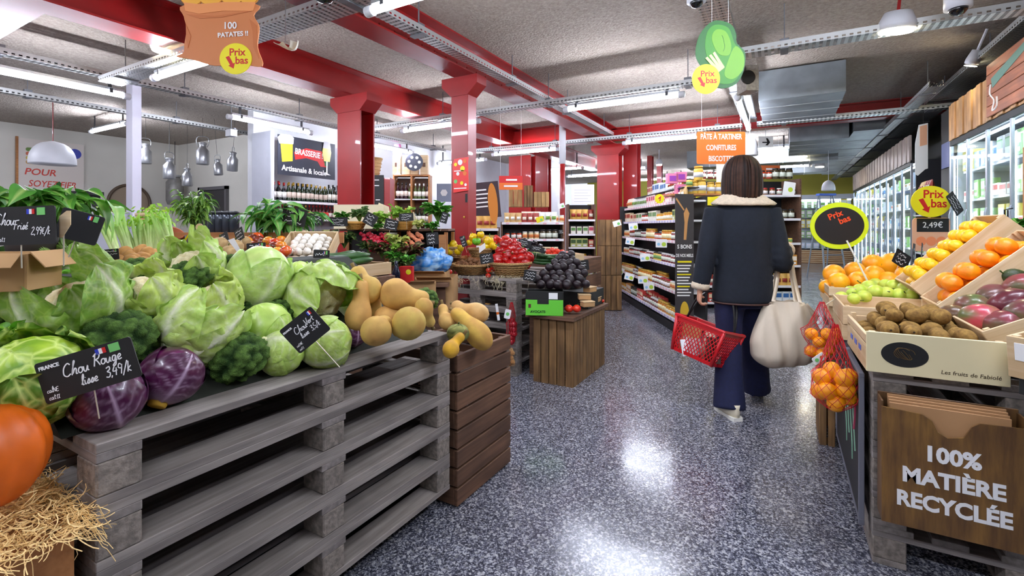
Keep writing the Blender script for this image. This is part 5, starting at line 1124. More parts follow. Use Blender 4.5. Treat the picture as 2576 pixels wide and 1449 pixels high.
# ---- blue plastic bag on cartons
bb = thing('blue_bag', 'crumpled translucent blue plastic bag', 'bag', P(1086, 660, 3.95), TH)
def bgf(u, v):
    a = 2 * pi * u; p_ = pi * v; d = Vector((sin(p_) * cos(a), sin(p_) * sin(a), -cos(p_))); r = 1 + .22 * noise.noise(d * 2.2) + .12 * noise.noise(d * 6 + Vector((3, 0, 0))) + .10 * abs(noise.noise(d * 9)) + .05 * noise.noise(d * 20)
    f = noise.noise(Vector((d.x * 4 + d.z * 3, d.y * 4, d.z * 5 - d.x * 2))); c = mx4(C4((40, 140, 226)), C4((176, 216, 240)), .45 + 1.3 * f); return (d.x * .155 * r, d.y * .12 * r, max(-.085, d.z * .115 * r), c)
m = MB(); m.grid(48, 32, bgf, wrapu=True); ob('bag_film', m, vcol('blue_film', .2, .6, .05, 10, .3, 30, .01, trans=.25), bb, smooth=True)
for px, py, dd, sz_, rz, lb in [(1086, 692, 3.95, (.27, .2, .07), 0, 'pale open carton under the blue plastic bag'), (1062, 722, 3.7, (.2, .16, .1), .2, 'brown carton in front of the blue bag'), (1100, 740, 3.9, (.3, .3, .3), .0, 'brown carton low beside the middle pallets')]:
    c = thing('carton', lb, 'carton', P(px, py, dd), TH + rz); a, b, h_ = sz_
    for s_ in (-1, 1): brd('carton_side', c, (s_ * a / 2, 0, 0), (.004, b, h_), CARD); brd('carton_face', c, (0, s_ * b / 2, 0), (a, .004, h_), CARD)
    brd('carton_flap', c, (0, -b / 2 - .03, h_ / 2), (a * .9, .06, .003), CARD, (-.4, 0, 0)); brd('carton_bottom', c, (0, 0, -h_ / 2), (a, b, .003), CARD)
tbk = thing('side_table', 'dark wooden table under the blue bag and cartons', 'table', P(1060, 760, 3.9) * 1, TH); tbk.location.z = .0; brd('table_top', tbk, (0, 0, .80), (.5, .5, .03), BROWNX); brd('table_body', tbk, (0, .02, .39), (.44, .42, .78), BROWNX)
rb = thing('red_tin', 'small red box with a yellow round mark', 'box', P(1023, 690, 3.6), TH); brd('tin_body', rb, (0, 0, 0), (.1, .06, .12), REDP); ob('yellow_mark', MB().lathe([(.02, 0), (0, .002)], 16), YEL, rb, (.02, -.031, .02), (pi / 2, 0, 0))
bt = thing('bottle', 'dark blue bottle beside the red box', 'bottle', P(997, 715, 3.5)); ob('bottle_body', MB().lathe([(.03, 0), (.03, .09), (.012, .13), (.012, .17), (0, .172)], 14), mat('bottle_dark', (18, 22, 40), .1), bt, smooth=True)
# ---- rack of bunched greens
GR = thing('greens_rack', 'two level wooden rack of salads and radishes', 'rack', P(980, 578, 4.2) * 1, TH); GR.location.z = 0
brd('upper_shelf', GR, (0, .22, 1.22), (1.04, .48, .02), BROWNX); brd('lower_shelf', GR, (0, .12, .93), (1.04, .6, .02), BROWNX, (.25, 0, 0)); brd('back_board', GR, (0, .47, 1.08), (1.04, .015, .3), DARK)
for x in (-.52, -.02, .5): brd('upright', GR, (x, -.02, .6), (.03, .03, 1.2), HONEY); brd('upright', GR, (x, .45, .6), (.03, .03, 1.2), HONEY)
for x in (-.48, .02): brd('paper_label', GR, (x + .02, -.03, 1.17), (.07, .003, .055), WHT)
brd('front_apron', GR, (0, -.0, .4), (1.0, .02, .8), BROWNX)
for px, lb in ((818, 'honey wooden post left of the greens rack'), (1113, 'honey wooden post beside the slim red column')): p_ = P(px, 600, 4.1); tt = thing('wooden_post', lb, 'post', (p_.x, p_.y, 0), TH); brd('post_body', tt, (0, 0, .59), (.06, .03, 1.18), HONEY)
LET = [((150, 200, 70), (196, 222, 110), (110, 170, 50)), ((60, 140, 40), (96, 186, 56), (50, 110, 34)), ((50, 84, 40), (70, 100, 50), (36, 60, 30)), ((74, 116, 66), (120, 160, 96), (60, 96, 56)), ((90, 40, 40), (60, 80, 36), (110, 56, 50)), ((206, 214, 120), (230, 226, 150), (176, 196, 90))]
BU = [Stamp(make_leafplant('lettuce', '', 'salad', 22, .11, .07, .06, .055, c3, 60 + i, droop=-.2, per=3)) for i, c3 in enumerate(LET)]
for i, (k, px, py, dd, s_, lb) in enumerate([(1, 862, 560, 4.2, .75, 'small dark green bunch at the start of the rack'), (3, 905, 560, 4.15, 1.0, 'big blue green leek tops in a tan bowl'), (0, 955, 570, 4.15, .95, 'pale romaine lettuce on the upper rack'), (1, 950, 582, 4.05, .55, 'green salad leaves under the romaine'),
      (0, 1010, 562, 4.2, 1.15, 'bright frisée lettuce on the upper rack'), (5, 1052, 578, 4.05, .7, 'pale bagged salad on the upper rack'), (1, 1102, 560, 4.15, 1.4, 'tall curly parsley bunch beside the slim red column'), (1, 1088, 585, 4.05, .7, 'curly parsley drooping below the tall bunch'),
      (2, 866, 625, 4.05, 1.1, 'dark green leaves on the lower rack'), (5, 1000, 625, 4.0, 1.0, 'yellowish lettuce hearts on the lower rack'), (0, 1002, 640, 3.9, .7, 'light green lettuce lower on the rack'), (4, 1035, 660, 3.8, 1.2, 'red brown oak leaf lettuce under the shallots'),
      (1, 995, 665, 3.75, .8, 'green leaves above the cucumber crate corner'), (2, 1010, 680, 3.7, .9, 'dark leaves beside the blue bag carton'), (1, 1028, 668, 3.5, .6, 'bright green sprig over the red box'), (4, 960, 650, 3.9, 1.0, 'dark red leaf bunch below the radishes'), (2, 930, 640, 3.95, .9, 'dark bunch behind the radish sign')]):
    BU[k](P(px, py, dd), (0, 0, i), lb, s_)
for (px, py, dd, r_, lb) in [(893, 568, 4.12, .09, 'tan bowl under the leek tops on the rack'), (1017, 568, 4.1, .08, 'tan bowl under the frisée on the rack')]: q = make_basket(lb, r_, .06, mat('tan_bowl', (206, 152, 70), .5), 'bowl'); q.location = P(px, py + 10, dd)
RA = Stamp(make_round('radish', '', 'radish', .02, (176, 14, 40), (200, 30, 60), GLOSSY, 1.0, None, n=10)); ras = []
for i in range(46):
    px = 908 + (i * 37 % 62) + (i % 3) * 3; py = 588 + (i * 23 % 44); 
    if px < 925 and py > 612: px += 28
    ras.append(RA(P(px, py, 4.1 - (py - 588) * .004), (i, i, 0), 'bright red radish piled on the lower rack', rnd.uniform(.8, 1.1), 'radishes on the lower rack'))
SHL = Stamp(make_round('shallot', '', 'shallot', .018, (226, 150, 110), (206, 110, 80), MATTE, 1.4, None, n=10))
for i in range(40):
    px = 1028 + (i * 29 % 42); py = 586 + (i * 31 % 52); SHL(P(px + (py - 586) * -.4, py, 4.1 - (py - 588) * .004), (i, i, 0), 'pinkish shallot piled on the lower rack', rnd.uniform(.8, 1.1), 'shallots on the lower rack')
for px, py, dd, w_, h_, roll, yw, lb in [(852, 558, 4.0, .15, .075, .0, 0, 'slate sign at the start of the greens rack'), (932, 552, 4.0, .1, .1, -.5, .3, 'tilted slate sign beside the romaine'), (984, 565, 4.0, .11, .09, -.25, 0, 'slate sign left of the frisée bowl'), (1022, 546, 4.0, .12, .065, .05, 0, 'slate sign in front of the frisée'),
      (1118, 548, 4.0, .06, .09, -.3, .4, 'narrow slate sign at the parsley'), (905, 640, 3.85, .12, .08, .05, 0, 'slate sign under the radishes'), (1088, 600, 3.95, .1, .1, .1, .2, 'slate sign beside the shallots'), (790, 552, 3.9, .14, .1, .05, .2, 'slate sign behind the mushrooms'), (740, 545, 3.3, .16, .12, -.2, .2, 'slate sign inside the leafy plant')]:
    chalk_tag(lb, P(px, py, dd), w_, h_, facing(yaw=yw, roll=roll), .07, flag=False)
bkb = thing('backing_board', 'cream cardboard panel behind the leek tops', 'board', P(903, 545, 4.75), facing().to_euler()); ob('panel_sheet', MB().poly([(-.25, -.12), (.25, -.12), (.25, .1), (.2, .12), (-.25, .12)], -.004, .004), mat('cream_card', (232, 220, 184), .7), bkb)
bkc = thing('backing_board', 'cream pointed panel behind the romaine lettuce', 'board', P(958, 550, 4.8), facing().to_euler()); ob('panel_sheet', MB().poly([(-.1, -.12), (.12, -.12), (.08, .12), (-.02, .16)], -.004, .004), MATS['cream_card'], bkc)
for px, dd, lb in ((1035, 4.4, 'cream pointed panel behind the bagged salad'),): q = thing('backing_board', lb, 'board', P(px, 560, dd), facing().to_euler()); ob('panel_sheet', MB().poly([(-.1, -.08), (.1, -.08), (.02, .1)], -.004, .004), MATS['cream_card'], q)
# ================================================================ fruit stand on the right
Rr = None
for j, yc in enumerate((2.83, 4.12)):
    for i in range(5):
        lb = 'grey pallet under the %s, %s of five' % (('kiwi crate', 'orange crate')[j], lv[i])
        if Rr is None: Rr = pallet(lb, (.70, yc, .144 * i), pi / 2, L=1.24, W=.82, hh=.144, blk=.1, group='pallets under the fruit stand')
        else: dup(Rr, (.70, yc, .144 * i), pi / 2, lb)
PRN = mat('printed_cream', (232, 220, 176), .55, var=.05, vs=3)
def pcrate(label, loc, rot, L, W, hh, m=None, my=None, **k): return crate(label, loc, rot, L, W, hh, m or PALE, my or PALEY, th=.009, **k)
kc = thing('printed_crate', 'cream printed crate of kiwis with a black oval emblem', 'crate', (.452, 2.40, .721), radians(1.5)); L_, W_, h_ = .385, .46, .146
brd('front_board', kc, (0, -W_ / 2, h_ / 2), (L_, .01, h_), PRN); brd('back_board', kc, (0, W_ / 2, h_ * .45), (L_, .01, h_ * .9), PALE)
for x in (-1, 1): brd('side_board', kc, (x * (L_ / 2 - .005), 0, h_ * .3), (.01, W_ - .01, h_ * .6), PALEY); brd('side_rim', kc, (x * (L_ / 2 - .005), 0, h_ * .8), (.012, W_ - .01, .03), PALEY)
for x in (-1, 1):
    for y in (-1, 1): brd('corner_post', kc, (x * (L_ / 2 - .02), y * (W_ / 2 - .015), h_ / 2), (.02, .02, h_), PALEY)
brd('bottom_board', kc, (0, 0, .005), (L_ - .02, W_ - .02, .008), PALE)
for k in range(3): brd('blue_print', kc, (-L_ / 2 - .001, -.1 + .1 * k, .06), (.002, .05, .02), mat('print_blue', (90, 110, 190), .6))
ov = ob('oval_emblem', MB().poly(circ(.067, 40, 0, 0, .66), 0, .001), BLACK, kc, (-.083, -W_ / 2 - .0051, h_ / 2), (pi / 2, 0, 0))
GOLD = mat('print_gold', (120, 92, 44), .5); em = MB()
for k in range(5): em.tube(smoothpath([(.03 * cos(a / 5 * 2.6 + k) * (1 - .12 * k), .02 * sin(a / 5 * 2.6 + k * .7), .0015) for a in range(9)], 3), .0007, 3)
ob('emblem_lines', em, GOLD, kc, (-.083, -W_ / 2 - .0055, h_ / 2 + .004), (pi / 2, 0, 0))
text('Les fruits de Fabiolé', .019, mat('print_brown', (80, 66, 40), .6), kc, (.093, -W_ / 2 - .0056, .026), (pi / 2, 0, 0), shear=.15)
KI = make_round('kiwi', '', 'kiwi', .0285, (160, 126, 68), (120, 90, 48), vcol('kiwi_fuzz', .85, .2, .3, 120, .9, 500, .001), 1.32, lambda d, a, p: 1 - .04 * d.z ** 4, n=18)
ob('blossom_end', MB().lathe([(.004, .0355), (.0025, .0385), (0, .0375)], 8), mat('kiwi_tip', (60, 44, 26), .9), KI)
KS = Stamp(KI)
rk = random.Random(2); fk = frame((.452, 2.40, .725), radians(1.5)); ks_ = []
for l, (nx, ny) in enumerate(((5, 6), (4, 5), (3, 4))):
    for i in range(nx):
        for j in range(ny):
            if l == 2 and j == 0: continue
            x = (-(nx - 1) / 2 + i) * .07 + rk.uniform(-.006, .006); y = (-(ny - 1) / 2 + j) * .073 + rk.uniform(-.006, .006) + .01 * l
            ks_.append(KS(fk @ Vector((x, y, .085 + .046 * l + rk.uniform(-.005, .006))), (pi / 2 + rk.uniform(-.4, .4), rk.uniform(-.4, .4), rk.uniform(-1.3, 1.3) + (pi / 2 if rk.random() < .5 else 0)), None, rk.uniform(.93, 1.08), 'kiwis in the printed crate'))
for o in ks_: o['label'] = ''
label_grid(ks_, 'fuzzy brown kiwi in the printed crate', 7)
STK = [(ks_[-3], 'a'), (ks_[-8], 'b'), (ks_[-6], 'c'), (ks_[34], 'd'), (ks_[38], 'e')]
for (o, q) in STK:
    sk = MB(); sk.grid(6, 4, lambda u, v: (.0292 * sin((u - .5) * .7) , .0292 * -cos((u - .5) * .7) , (v - .5) * .014, (1, 1, 1, 1))); so = ob('fruit_sticker', sk, WHT if q != 'd' else GRNP, o, smooth=True)
    vd = Vector((CT * .2 + ST * 1, ST * .2 - CT, .6)); so.rotation_euler = (0, 0, rk.uniform(0, 6)); o['label'] = 'fuzzy kiwi carrying a small sticker, ' + {'a': 'on top at the back', 'b': 'on the upper layer', 'c': 'beside the topmost ones', 'd': 'green sticker, middle layer', 'e': 'near the mangoes'}[q]
# pears / green apples
bx = pcrate('pale crate lifting the pear crate', (.44, 2.92, .721), 0, .4, .44, .07, bot=False)
pc = pcrate('low pale wooden crate of green pears behind the kiwis', (.44, 2.92, .795), radians(1), .4, .44, .085)
PE = Stamp(make_round('pear', '', 'pear', .037, (176, 204, 62), (206, 214, 90), vcol('pear_skin', .4, .45, .12, 40, .2, 200, .001), 1.2, lambda d, a, p: 1 - .22 * max(0, d.z) ** 1.2, 2, 'stem', n=20)); ps_ = []
for i, (px, py, dd, s_) in enumerate([(2118, 748, 2.62, .9), (2140, 735, 2.7, 1.0), (2162, 730, 2.68, 1.0), (2185, 722, 2.75, 1.1), (2205, 735, 2.6, 1.1), (2232, 738, 2.58, 1.0), (2250, 720, 2.75, 1.05), (2228, 718, 2.8, 1.0), (2276, 728, 2.68, 1.15), (2262, 742, 2.55, 1.0), (2305, 738, 2.6, 1.15), (2322, 742, 2.6, .9), (2290, 745, 2.52, .9), (2172, 745, 2.55, .9), (2205, 715, 2.9, 1.0), (2150, 752, 2.5, .8)]):
    ps_.append(PE(P(px, py, dd), (rk.uniform(.8, 2.0), rk.uniform(-1, 1), rk.uniform(0, 6)), None, s_, 'green pears in the low crate'))
label_row(ps_, 'yellow green pear in the low pale crate')
# oranges
pcrate('pale wooden crate beneath the orange crate', (.45, 3.55, .721), 0, .44, .5, .07, bot=False)
oc = pcrate('pale wooden crate of big oranges at the aisle corner', (.45, 3.5, .795), radians(2), .46, .46, .11, slats=2)
OR = Stamp(make_round('orange', '', 'orange', .06, (255, 184, 24), (250, 156, 18), CITRUS, .93, None, 1.2, 'navel', n=24)); os__ = []
for i, (px, py, dd, s_) in enumerate([(2098, 690, 3.0, 1.05), (2150, 682, 3.05, 1.0), (2110, 710, 2.9, 1.0), (2082, 722, 2.95, .8), (2196, 662, 3.1, 1.0), (2198, 692, 2.95, 1.0), (2243, 667, 3.05, 1.3), (2276, 693, 2.9, .9), (2160, 706, 2.88, .95), (2236, 706, 2.88, .95), (2178, 690, 3.15, .9), (2290, 712, 2.85, .8), (2215, 690, 3.2, 1.0), (2130, 700, 3.1, .9)]):
    os__.append(OR(P(px, py, dd), (rk.uniform(.3, 2.6), rk.uniform(-1, 1), rk.uniform(0, 6)), None, s_, 'big oranges in the corner crate'))
label_row(os__, 'big orange heaped in the corner crate')
# tilted crates
def tilt_crate(x0, z0, y0, y1, ang, L, hh, label, slats=1):
    R3 = Matrix.Rotation(-ang, 4, 'Y'); c = Vector((x0, (y0 + y1) / 2, z0)) + (R3 @ Vector((L / 2, 0, 0))); M_ = Matrix.Translation(c) @ R3
    t = pcrate(label, c, (0, -ang, 0), L, y1 - y0, hh, slats=slats); return M_
MG = tilt_crate(.64, .80, 2.22, 2.70, radians(28), .44, .10, 'tilted pale crate of mangoes beside the kiwis')
OG = tilt_crate(.66, .83, 2.76, 3.06, radians(44), .48, .10, 'tilted pale crate of dark oranges in the middle')
LG = tilt_crate(.63, .88, 3.10, 3.48, radians(46), .50, .10, 'tilted pale crate of yellow clementines, rearmost of the tilted ones')
w_ = thing('display_wedge', 'dark wedge holding up the tilted fruit crates', 'stand', (0, 0, 0)); m = MB(); m.add([(.66, 2.3, .722), (1.09, 2.3, .722), (1.09, 2.3, 1.0), (.66, 3.45, .722), (1.09, 3.45, .722), (1.09, 3.45, 1.16)], [(0, 1, 2), (3, 5, 4), (0, 3, 4, 1), (1, 4, 5, 2), (0, 2, 5, 3)]); ob('wedge_body', m, DARK, w_)
MGm = vcol('mango_skin', .3, .5, .18, 14, .05, 40, .001, coat=.15)
def mango(label, loc, R_, rot, c1, c2):
    t = thing('mango', label, 'mango', loc, rot); a_, b_ = C4(c1), C4(c2); c3 = C4((84, 108, 46))
    ob('body', ball(R_, 26, 18, lambda d, a, p: 1 - .1 * max(0, d.z) + .06 * noise.noise(d * 1.5), lambda d, a, p: mx4(mx4(a_, b_, .5 + 1.6 * noise.noise(d * 1.3 + Vector((R_ * 99, 0, 0)))), c3, .5 * (d.x + .2) if d.x > 0 else 0), 1.35), MGm, t, smooth=True)
    ob('stem', MB().lathe([(R_ * .1, R_ * 1.18), (R_ * .08, R_ * 1.27), (0, R_ * 1.24)], 8), mat('dry_stem', (128, 104, 58), .8), t); return t
for px, py, dd, R_, rot, c1, c2, lb in [(2448, 770, 1.98, .05, (1.2, .8, .5), (92, 112, 60), (120, 80, 66), 'green mango at the back of the tilted crate'), (2472, 800, 1.85, .055, (1.5, .6, .9), (196, 70, 90), (110, 116, 70), 'pink and green mango low in the tilted crate'), (2545, 768, 1.85, .062, (.6, .5, .3), (110, 34, 44), (84, 30, 44), 'largest dark red mango in the tilted crate'),
      (2502, 745, 2.0, .05, (1.3, .3, 2), (120, 60, 64), (90, 80, 60), 'dull mango between the green and dark red ones'), (2570, 720, 1.95, .05, (1.0, .3, 1), (150, 60, 70), (96, 90, 60), 'rosy mango at the top of the tilted crate'), (2400, 792, 1.95, .04, (1.4, 1, 1), (110, 90, 60), (100, 70, 50), 'small mango beside the kiwis'), (2528, 815, 1.78, .05, (1.4, .2, 1), (126, 40, 60), (100, 80, 60), 'dark mango behind the crate edge'), (2590, 790, 1.75, .055, (1.4, .2, 1), (110, 50, 60), (90, 90, 60), 'mango cut off by the picture edge')]:
    mango(lb, P(px, py, dd), R_, rot, c1, c2)
for px, py, lb in [(2556, 700, 'dark green avocado on the mango crate rim'), (2590, 715, 'dark green avocado cut off by the picture edge')]:
    o = make_round('avocado', lb, 'avocado', .043, (58, 72, 28), (40, 52, 22), MATS['avocado_skin'], 1.35, None, 2, 'stem', n=20); o.location = P(px, py, 2.0); o.rotation_euler = (.3, -1.2, .2)
OD = Stamp(make_round('orange', '', 'orange', .04, (250, 160, 22), (240, 128, 16), CITRUS, .93, None, 1.2, 'navel', n=18)); ods = fill(OD, .46, .28, .01, .041, 2, OG, seed=6, rs=(.95, 1.05))
for o in ods: o['group'] = 'oranges in the middle tilted crate'
label_row(ods, 'orange in the middle tilted crate')
LC = Stamp(make_round('clementine', '', 'clementine', .033, (255, 206, 34), (252, 184, 24), CITRUS, .88, None, 1.2, 'navel', n=18)); lcs = fill(LC, .48, .34, .01, .034, 2, LG, seed=9, rs=(.95, 1.1))
for o in lcs: o['group'] = 'clementines in the rear tilted crate'
label_grid(lcs, 'yellow clementine in the rear tilted crate', 7)
# small labelled crate at the near corner
nc = pcrate('pale crate with a white and green label at the picture edge', (.84, 2.06, .79), (.1, 0, -.75), .36, .26, .13); brd('printed_label', nc, (-.182, -.02, .08), (.003, .12, .06), WHT, (0, 0, 0)); brd('green_print', nc, (-.184, -.02, .06), (.003, .08, .015), GRNP)
brd('printed_label', nc, (-.08, -.132, .085), (.16, .003, .055), WHT); brd('green_print', nc, (-.06, -.1345, .07), (.1, .003, .012), GRNP)
crate('dark crate under the edge crate', (.84, 2.09, .721), -.75, .3, .24, .06, BLKB)
# paper bag holder with lettering
ph = thing('bag_holder', 'dark wood grain holder full of paper bags on the stand front', 'bag holder', (.485, 2.14, .222))
HG = wood('dark_grain', (128, 92, 46), (78, 50, 30), .45, (4, 40, 26), 2, .05, 0, dark=(56, 38, 26)); HG2 = wood('dark_grain_front', (150, 110, 52), (74, 46, 28), .4, (4, 34, 20), 1, .05, 0, dark=(84, 58, 34))
pts = [(-.185, 0), (.185, 0), (.185, .395), (.07, .39), (.05, .375), (.03, .335), (-.01, .325), (-.035, .34), (-.05, .375), (-.075, .392), (-.185, .4)]
fp = MB().poly(pts, 0, .006); ob('front_panel', fp, HG2, ph, (0, -.045, 0), (pi / 2, 0, 0)); brd('back_panel', ph, (0, .035, .215), (.37, .006, .43), HG)
for x in (-1, 1): brd('side_panel', ph, (x * .182, -.005, .21), (.006, .08, .42), HG)
brd('base_panel', ph, (0, -.005, .003), (.36, .08, .006), HG)
for s_, z in (('100%', .262), ('MATIÈRE', .178), ('RECYCLÉE', .094)): text(s_, .07, CHALKW, ph, (.0, -.0525, z), (pi / 2, 0, 0), bold=.0028, ext=.0008, sx=.9 if len(s_) > 7 else .95)
for k in range(4):
    b_ = MB(); b_.box((-.155, -.03 + .014 * k, .01), (.155, -.026 + .014 * k, .412 + .006 * k), bev=.001); tag(ob('paper_bag', b_, KRAFT, loc=(.48, 2.14, .222)), 'folded kraft paper bag in the holder, %s' % ('frontmost', 'second layer', 'third layer', 'rearmost')[k], 'paper bag', 'kraft bags in the holder')
# chalkboard leaning on the side, brown crate beyond
cbp = thing('chalk_panel', 'large chalkboard fixed along the side of the fruit stand', 'chalkboard', (.262, 2.70, .12)); brd('board_face', cbp, (0, 0, .27), (.012, .86, .54), CHALK)
for y in (-.44, .44): brd('board_frame', cbp, (0, y, .27), (.018, .016, .57), mat('frame_steel', (110, 112, 124), .4))
for z in (0, .56): brd('board_frame', cbp, (0, 0, z), (.018, .9, .016), MATS['frame_steel'])
ml = MB(); 
for q in range(4): ml.tube(smoothpath([(-.0075, -.3 + .1 * q + .04 * sin(i), .5 - .07 * i) for i in range(5 + q % 2)], 4), .003, 4)
ob('chalk_marks', ml, mat('chalk_green', (150, 200, 170), .7), cbp); mr_ = MB().tube(smoothpath([(-.0075, -.36, .5), (-.0075, -.34, .38), (-.0075, -.3, .3)], 4), .006, 4); ob('pink_mark', mr_, mat('chalk_pink', (220, 90, 120), .7), cbp)
planked('wooden_crate', 'brown wooden crate standing at the far end of the fruit stand side', .18, .26, 3.25, 3.6, 0, .6, 2)
# clementine nets
CLC = ((255, 178, 24), (250, 150, 16))
netbag('upper red net of clementines hanging on the fruit stand', P(2068, 860, 2.38), [(-.045, 0, .035), (.02, -.02, .045), (-.012, -.015, 0), (.045, .0, .02), (-.045, .01, -.055), (.0, -.01, -.06), (.03, .02, -.04), (.06, -.01, .05)], .03, CLC, CITRUS, .2, .055, .3, 'clementine')
netbag('lower red net of clementines hanging on the fruit stand', P(2102, 972, 1.92), [(-.045, 0, .03), (.025, -.03, .045), (-.03, -.03, -.015), (.03, -.025, .0), (-.05, .01, -.03), (.0, -.02, -.06), (.04, .01, -.035), (.0, .03, .02), (-.01, .01, .06), (.045, .01, .04)], .036, CLC, CITRUS, .25, .045, .3, 'clementine')
nl = thing('net_label', 'white card label on the upper clementine net', 'label', P(2060, 902, 2.2), facing(roll=.6).to_euler()); ob('card', MB().poly(rrect(.06, .035, .006), -.001, .001), WHT, nl); ob('green_mark', MB().poly(circ(.009, 16, -.012, .0), .001, .002), GRNP, nl); ob('orange_mark', MB().poly(circ(.007, 16, .012, .0), .001, .002), ORG, nl)
hk = MB(); hk.tube([P(2075, 768, 2.38), P(2100, 752, 2.5)], .003, 5); tag(ob('net_hook', hk, STICK), 'thin hook holding the upper clementine net', 'hook')
# signs of the fruit stand
LIME = mat('lime_rim', (206, 226, 30), .5)
dg = thing('round_sign', 'round black sign with lime rim reading Prix bas', 'price sign', P(2111, 568, 2.9), facing(yaw=-.15, roll=.05).to_euler()); ob('lime_rim', MB().poly(circ(.163, 64, 0, 0, .87), -.004, .001), LIME, dg); ob('black_disc', MB().poly(circ(.138, 64, 0, 0, .82), .001, .003), CHALK, dg)
OT = mat('orange_print', (232, 76, 30), .5); text('Prix', .052, OT, dg, (-.02, .065, .0032), (0, 0, .35), bold=.0012); text('bas', .052, OT, dg, (.03, .035, .0032), (0, 0, .35), bold=.0012)
kst = MB().tube([P(2130, 605, 2.86), P(2190, 722, 2.8)], .005, 6); ob('stick', kst, mat('clear_stick', (226, 226, 216), .2), None).parent = dg; kk = dg.children[-1]
for c in dg.children:
    if c.name.startswith('stick'): c.matrix_parent_inverse = (Matrix.Translation(dg.location) @ facing(yaw=-.15, roll=.05).to_4x4()).inverted()
def prixbas(label, loc, r, rot, sy=.83, name='round_sign', parent=None, notag=False):
    t = thing(name, label, 'price sign', loc, rot.to_euler()) if parent is None else link(name, None, parent, loc, rot)
    ob('yellow_disc', MB().poly(circ(r, 48, 0, 0, sy), -.003, .001), YEL, t); text('Prix', r * .62, REDP, t, (.1 * r, .38 * r, .0012), bold=r * .012); text('bas', r * .62, REDP, t, (.38 * r, -.12 * r, .0012), bold=r * .012)
    ob('red_arrow', MB().poly([(-.62 * r, .1 * r), (-.4 * r, .18 * r), (-.15 * r, -.3 * r), (-.05 * r, -.24 * r), (-.12 * r, -.6 * r), (-.45 * r, -.42 * r), (-.34 * r, -.37 * r)], .001, .002), REDP, t); return t
prixbas('oval yellow Prix bas sign above the fruit stand', P(2342, 507, 3.5), .137, facing(yaw=-.1), .84)
pb2 = thing('price_board', 'orange picture board with a slate reading 2,49 €', 'price sign', P(2342, 590, 3.56), facing(yaw=-.1).to_euler()); ob('board_sheet', MB().poly(rrect(.26, .25, .03), -.002, .002), mat('peach', (232, 176, 140), .6), pb2); ob('slate_patch', MB().box((-.1, .02, .002), (.12, .12, .004)), CHALK, pb2); text('2,49€', .06, CHALKW, pb2, (.01, .07, .0045))
for x in (-.07, 0, .07): ob('orange_picture', MB().poly(circ(.035, 20, x, -.05), .002, .0035), mat('peach_orange', (236, 140, 90), .6), pb2)
psn = thing('sign_pole', 'thin pole carrying the yellow Prix bas sign', 'pole', P(2342, 620, 3.58) * 1); psn.location.z = 0; ob('pole_body', MB().lathe([(.008, 0), (.008, 1.4)], 8), STICK, psn, (0, .05, 0))
dk = chalk_tag('dark and white speckled tag clipped to the yellow sign', P(2402, 512, 3.4), .17, .075, facing(yaw=.2, roll=-.95), 0, flag=False)
for px, py, dd, w2, h2, roll, yw, st_, lb in [(2488, 567, 2.9, .2, .09, -.05, 0, .2, 'blank dark slate sign above the tilted clementines'), (2268, 652, 2.9, .12, .09, -.5, .2, .08, 'slate sign leaning behind the big oranges'), (2298, 645, 2.95, .035, .16, -.2, .6, .05, 'narrow slate sign edge beside the tilted crate'), (2318, 645, 2.93, .03, .17, -.35, .7, .05, 'second narrow slate sign edge beside the tilted crate')]:
    chalk_tag(lb, P(px, py, dd), w2, h2, facing(yaw=yw, roll=roll), st_, [] if w2 == .2 else None, flag=False)
wt2 = thing('wooden_tag', 'pale pointed wooden tag beside the blank slate', 'tag', P(2495, 575, 2.75), facing().to_euler()); ob('tag_board', MB().poly([(-.03, -.06), (.02, -.06), (.012, .02), (0, .04), (-.012, .02)], -.001, .001), PALE, wt2)
clp = thing('sign_clip', 'black wire clip standing above the blank slate', 'clip', P(2535, 545, 2.85), facing().to_euler()); ob('clip_wire', MB().tube([(-.02, -.06, 0), (-.02, .04, 0), (.03, .05, 0)], .004, 5), BLACK, clp); ob('clip_wire', MB().tube([(.0, -.08, 0), (.0, .04, 0)], .004, 5), BLACK, clp)
pst = P(2570, 560, 2.7); q = thing('wooden_post', 'honey wooden post at the picture edge behind the crates', 'post', (pst.x, pst.y, 0)); brd('post_body', q, (.03, 0, .85), (.04, .04, 1.7), HONEY)
gp = BU[1](P(2560, 585, 2.6), 0, 'green leafy tuft beside the honey post', .6)
# ================================================================ products (one mesh each: they are small in the picture)
def pm(name, mb, mats, smooth=True): return mb.mesh(name, mats, smooth)
CAPD = mat('cap_dark', (30, 28, 28), .4); CAPG = mat('cap_gold', (206, 164, 60), .35, metal=.3); CAPR = mat('cap_red', (176, 26, 30), .4); CAPW2 = mat('cap_white', (236, 236, 232), .4)
def bottle_mesh(glass_c, label_c, cap, r=.037, h=.3):
    m = MB(); m.lathe([(r, 0), (r, h * .22)], 12, 0); m.lathe([(r * 1.03, h * .18), (r * 1.03, h * .48)], 12, 1); m.lathe([(r, h * .22), (r, h * .58), (r * .36, h * .74), (r * .34, h * .9)], 12, 0); m.lathe([(r * .4, h * .84), (r * .4, h), (0, h)], 10, 2)
    return pm('bottle', m, [mat('bottle_%d_%d_%d' % glass_c, glass_c, .12, spec=.6), mat('label_%d_%d_%d' % label_c, label_c, .6), cap])
def jar_mesh(c, label_c, cap, r=.035, h=.1):
    m = MB(); m.lathe([(r * .9, 0), (r, .006), (r, h * .8), (r * .8, h * .86)], 12, 0); m.lathe([(r * 1.02, h * .2), (r * 1.02, h * .62)], 12, 1); m.lathe([(r * .88, h * .84), (r * .88, h), (0, h)], 12, 2)
    return pm('jar', m, [mat('jar_%d_%d_%d' % c, c, .15, spec=.6), mat('label_%d_%d_%d' % label_c, label_c, .6), cap])
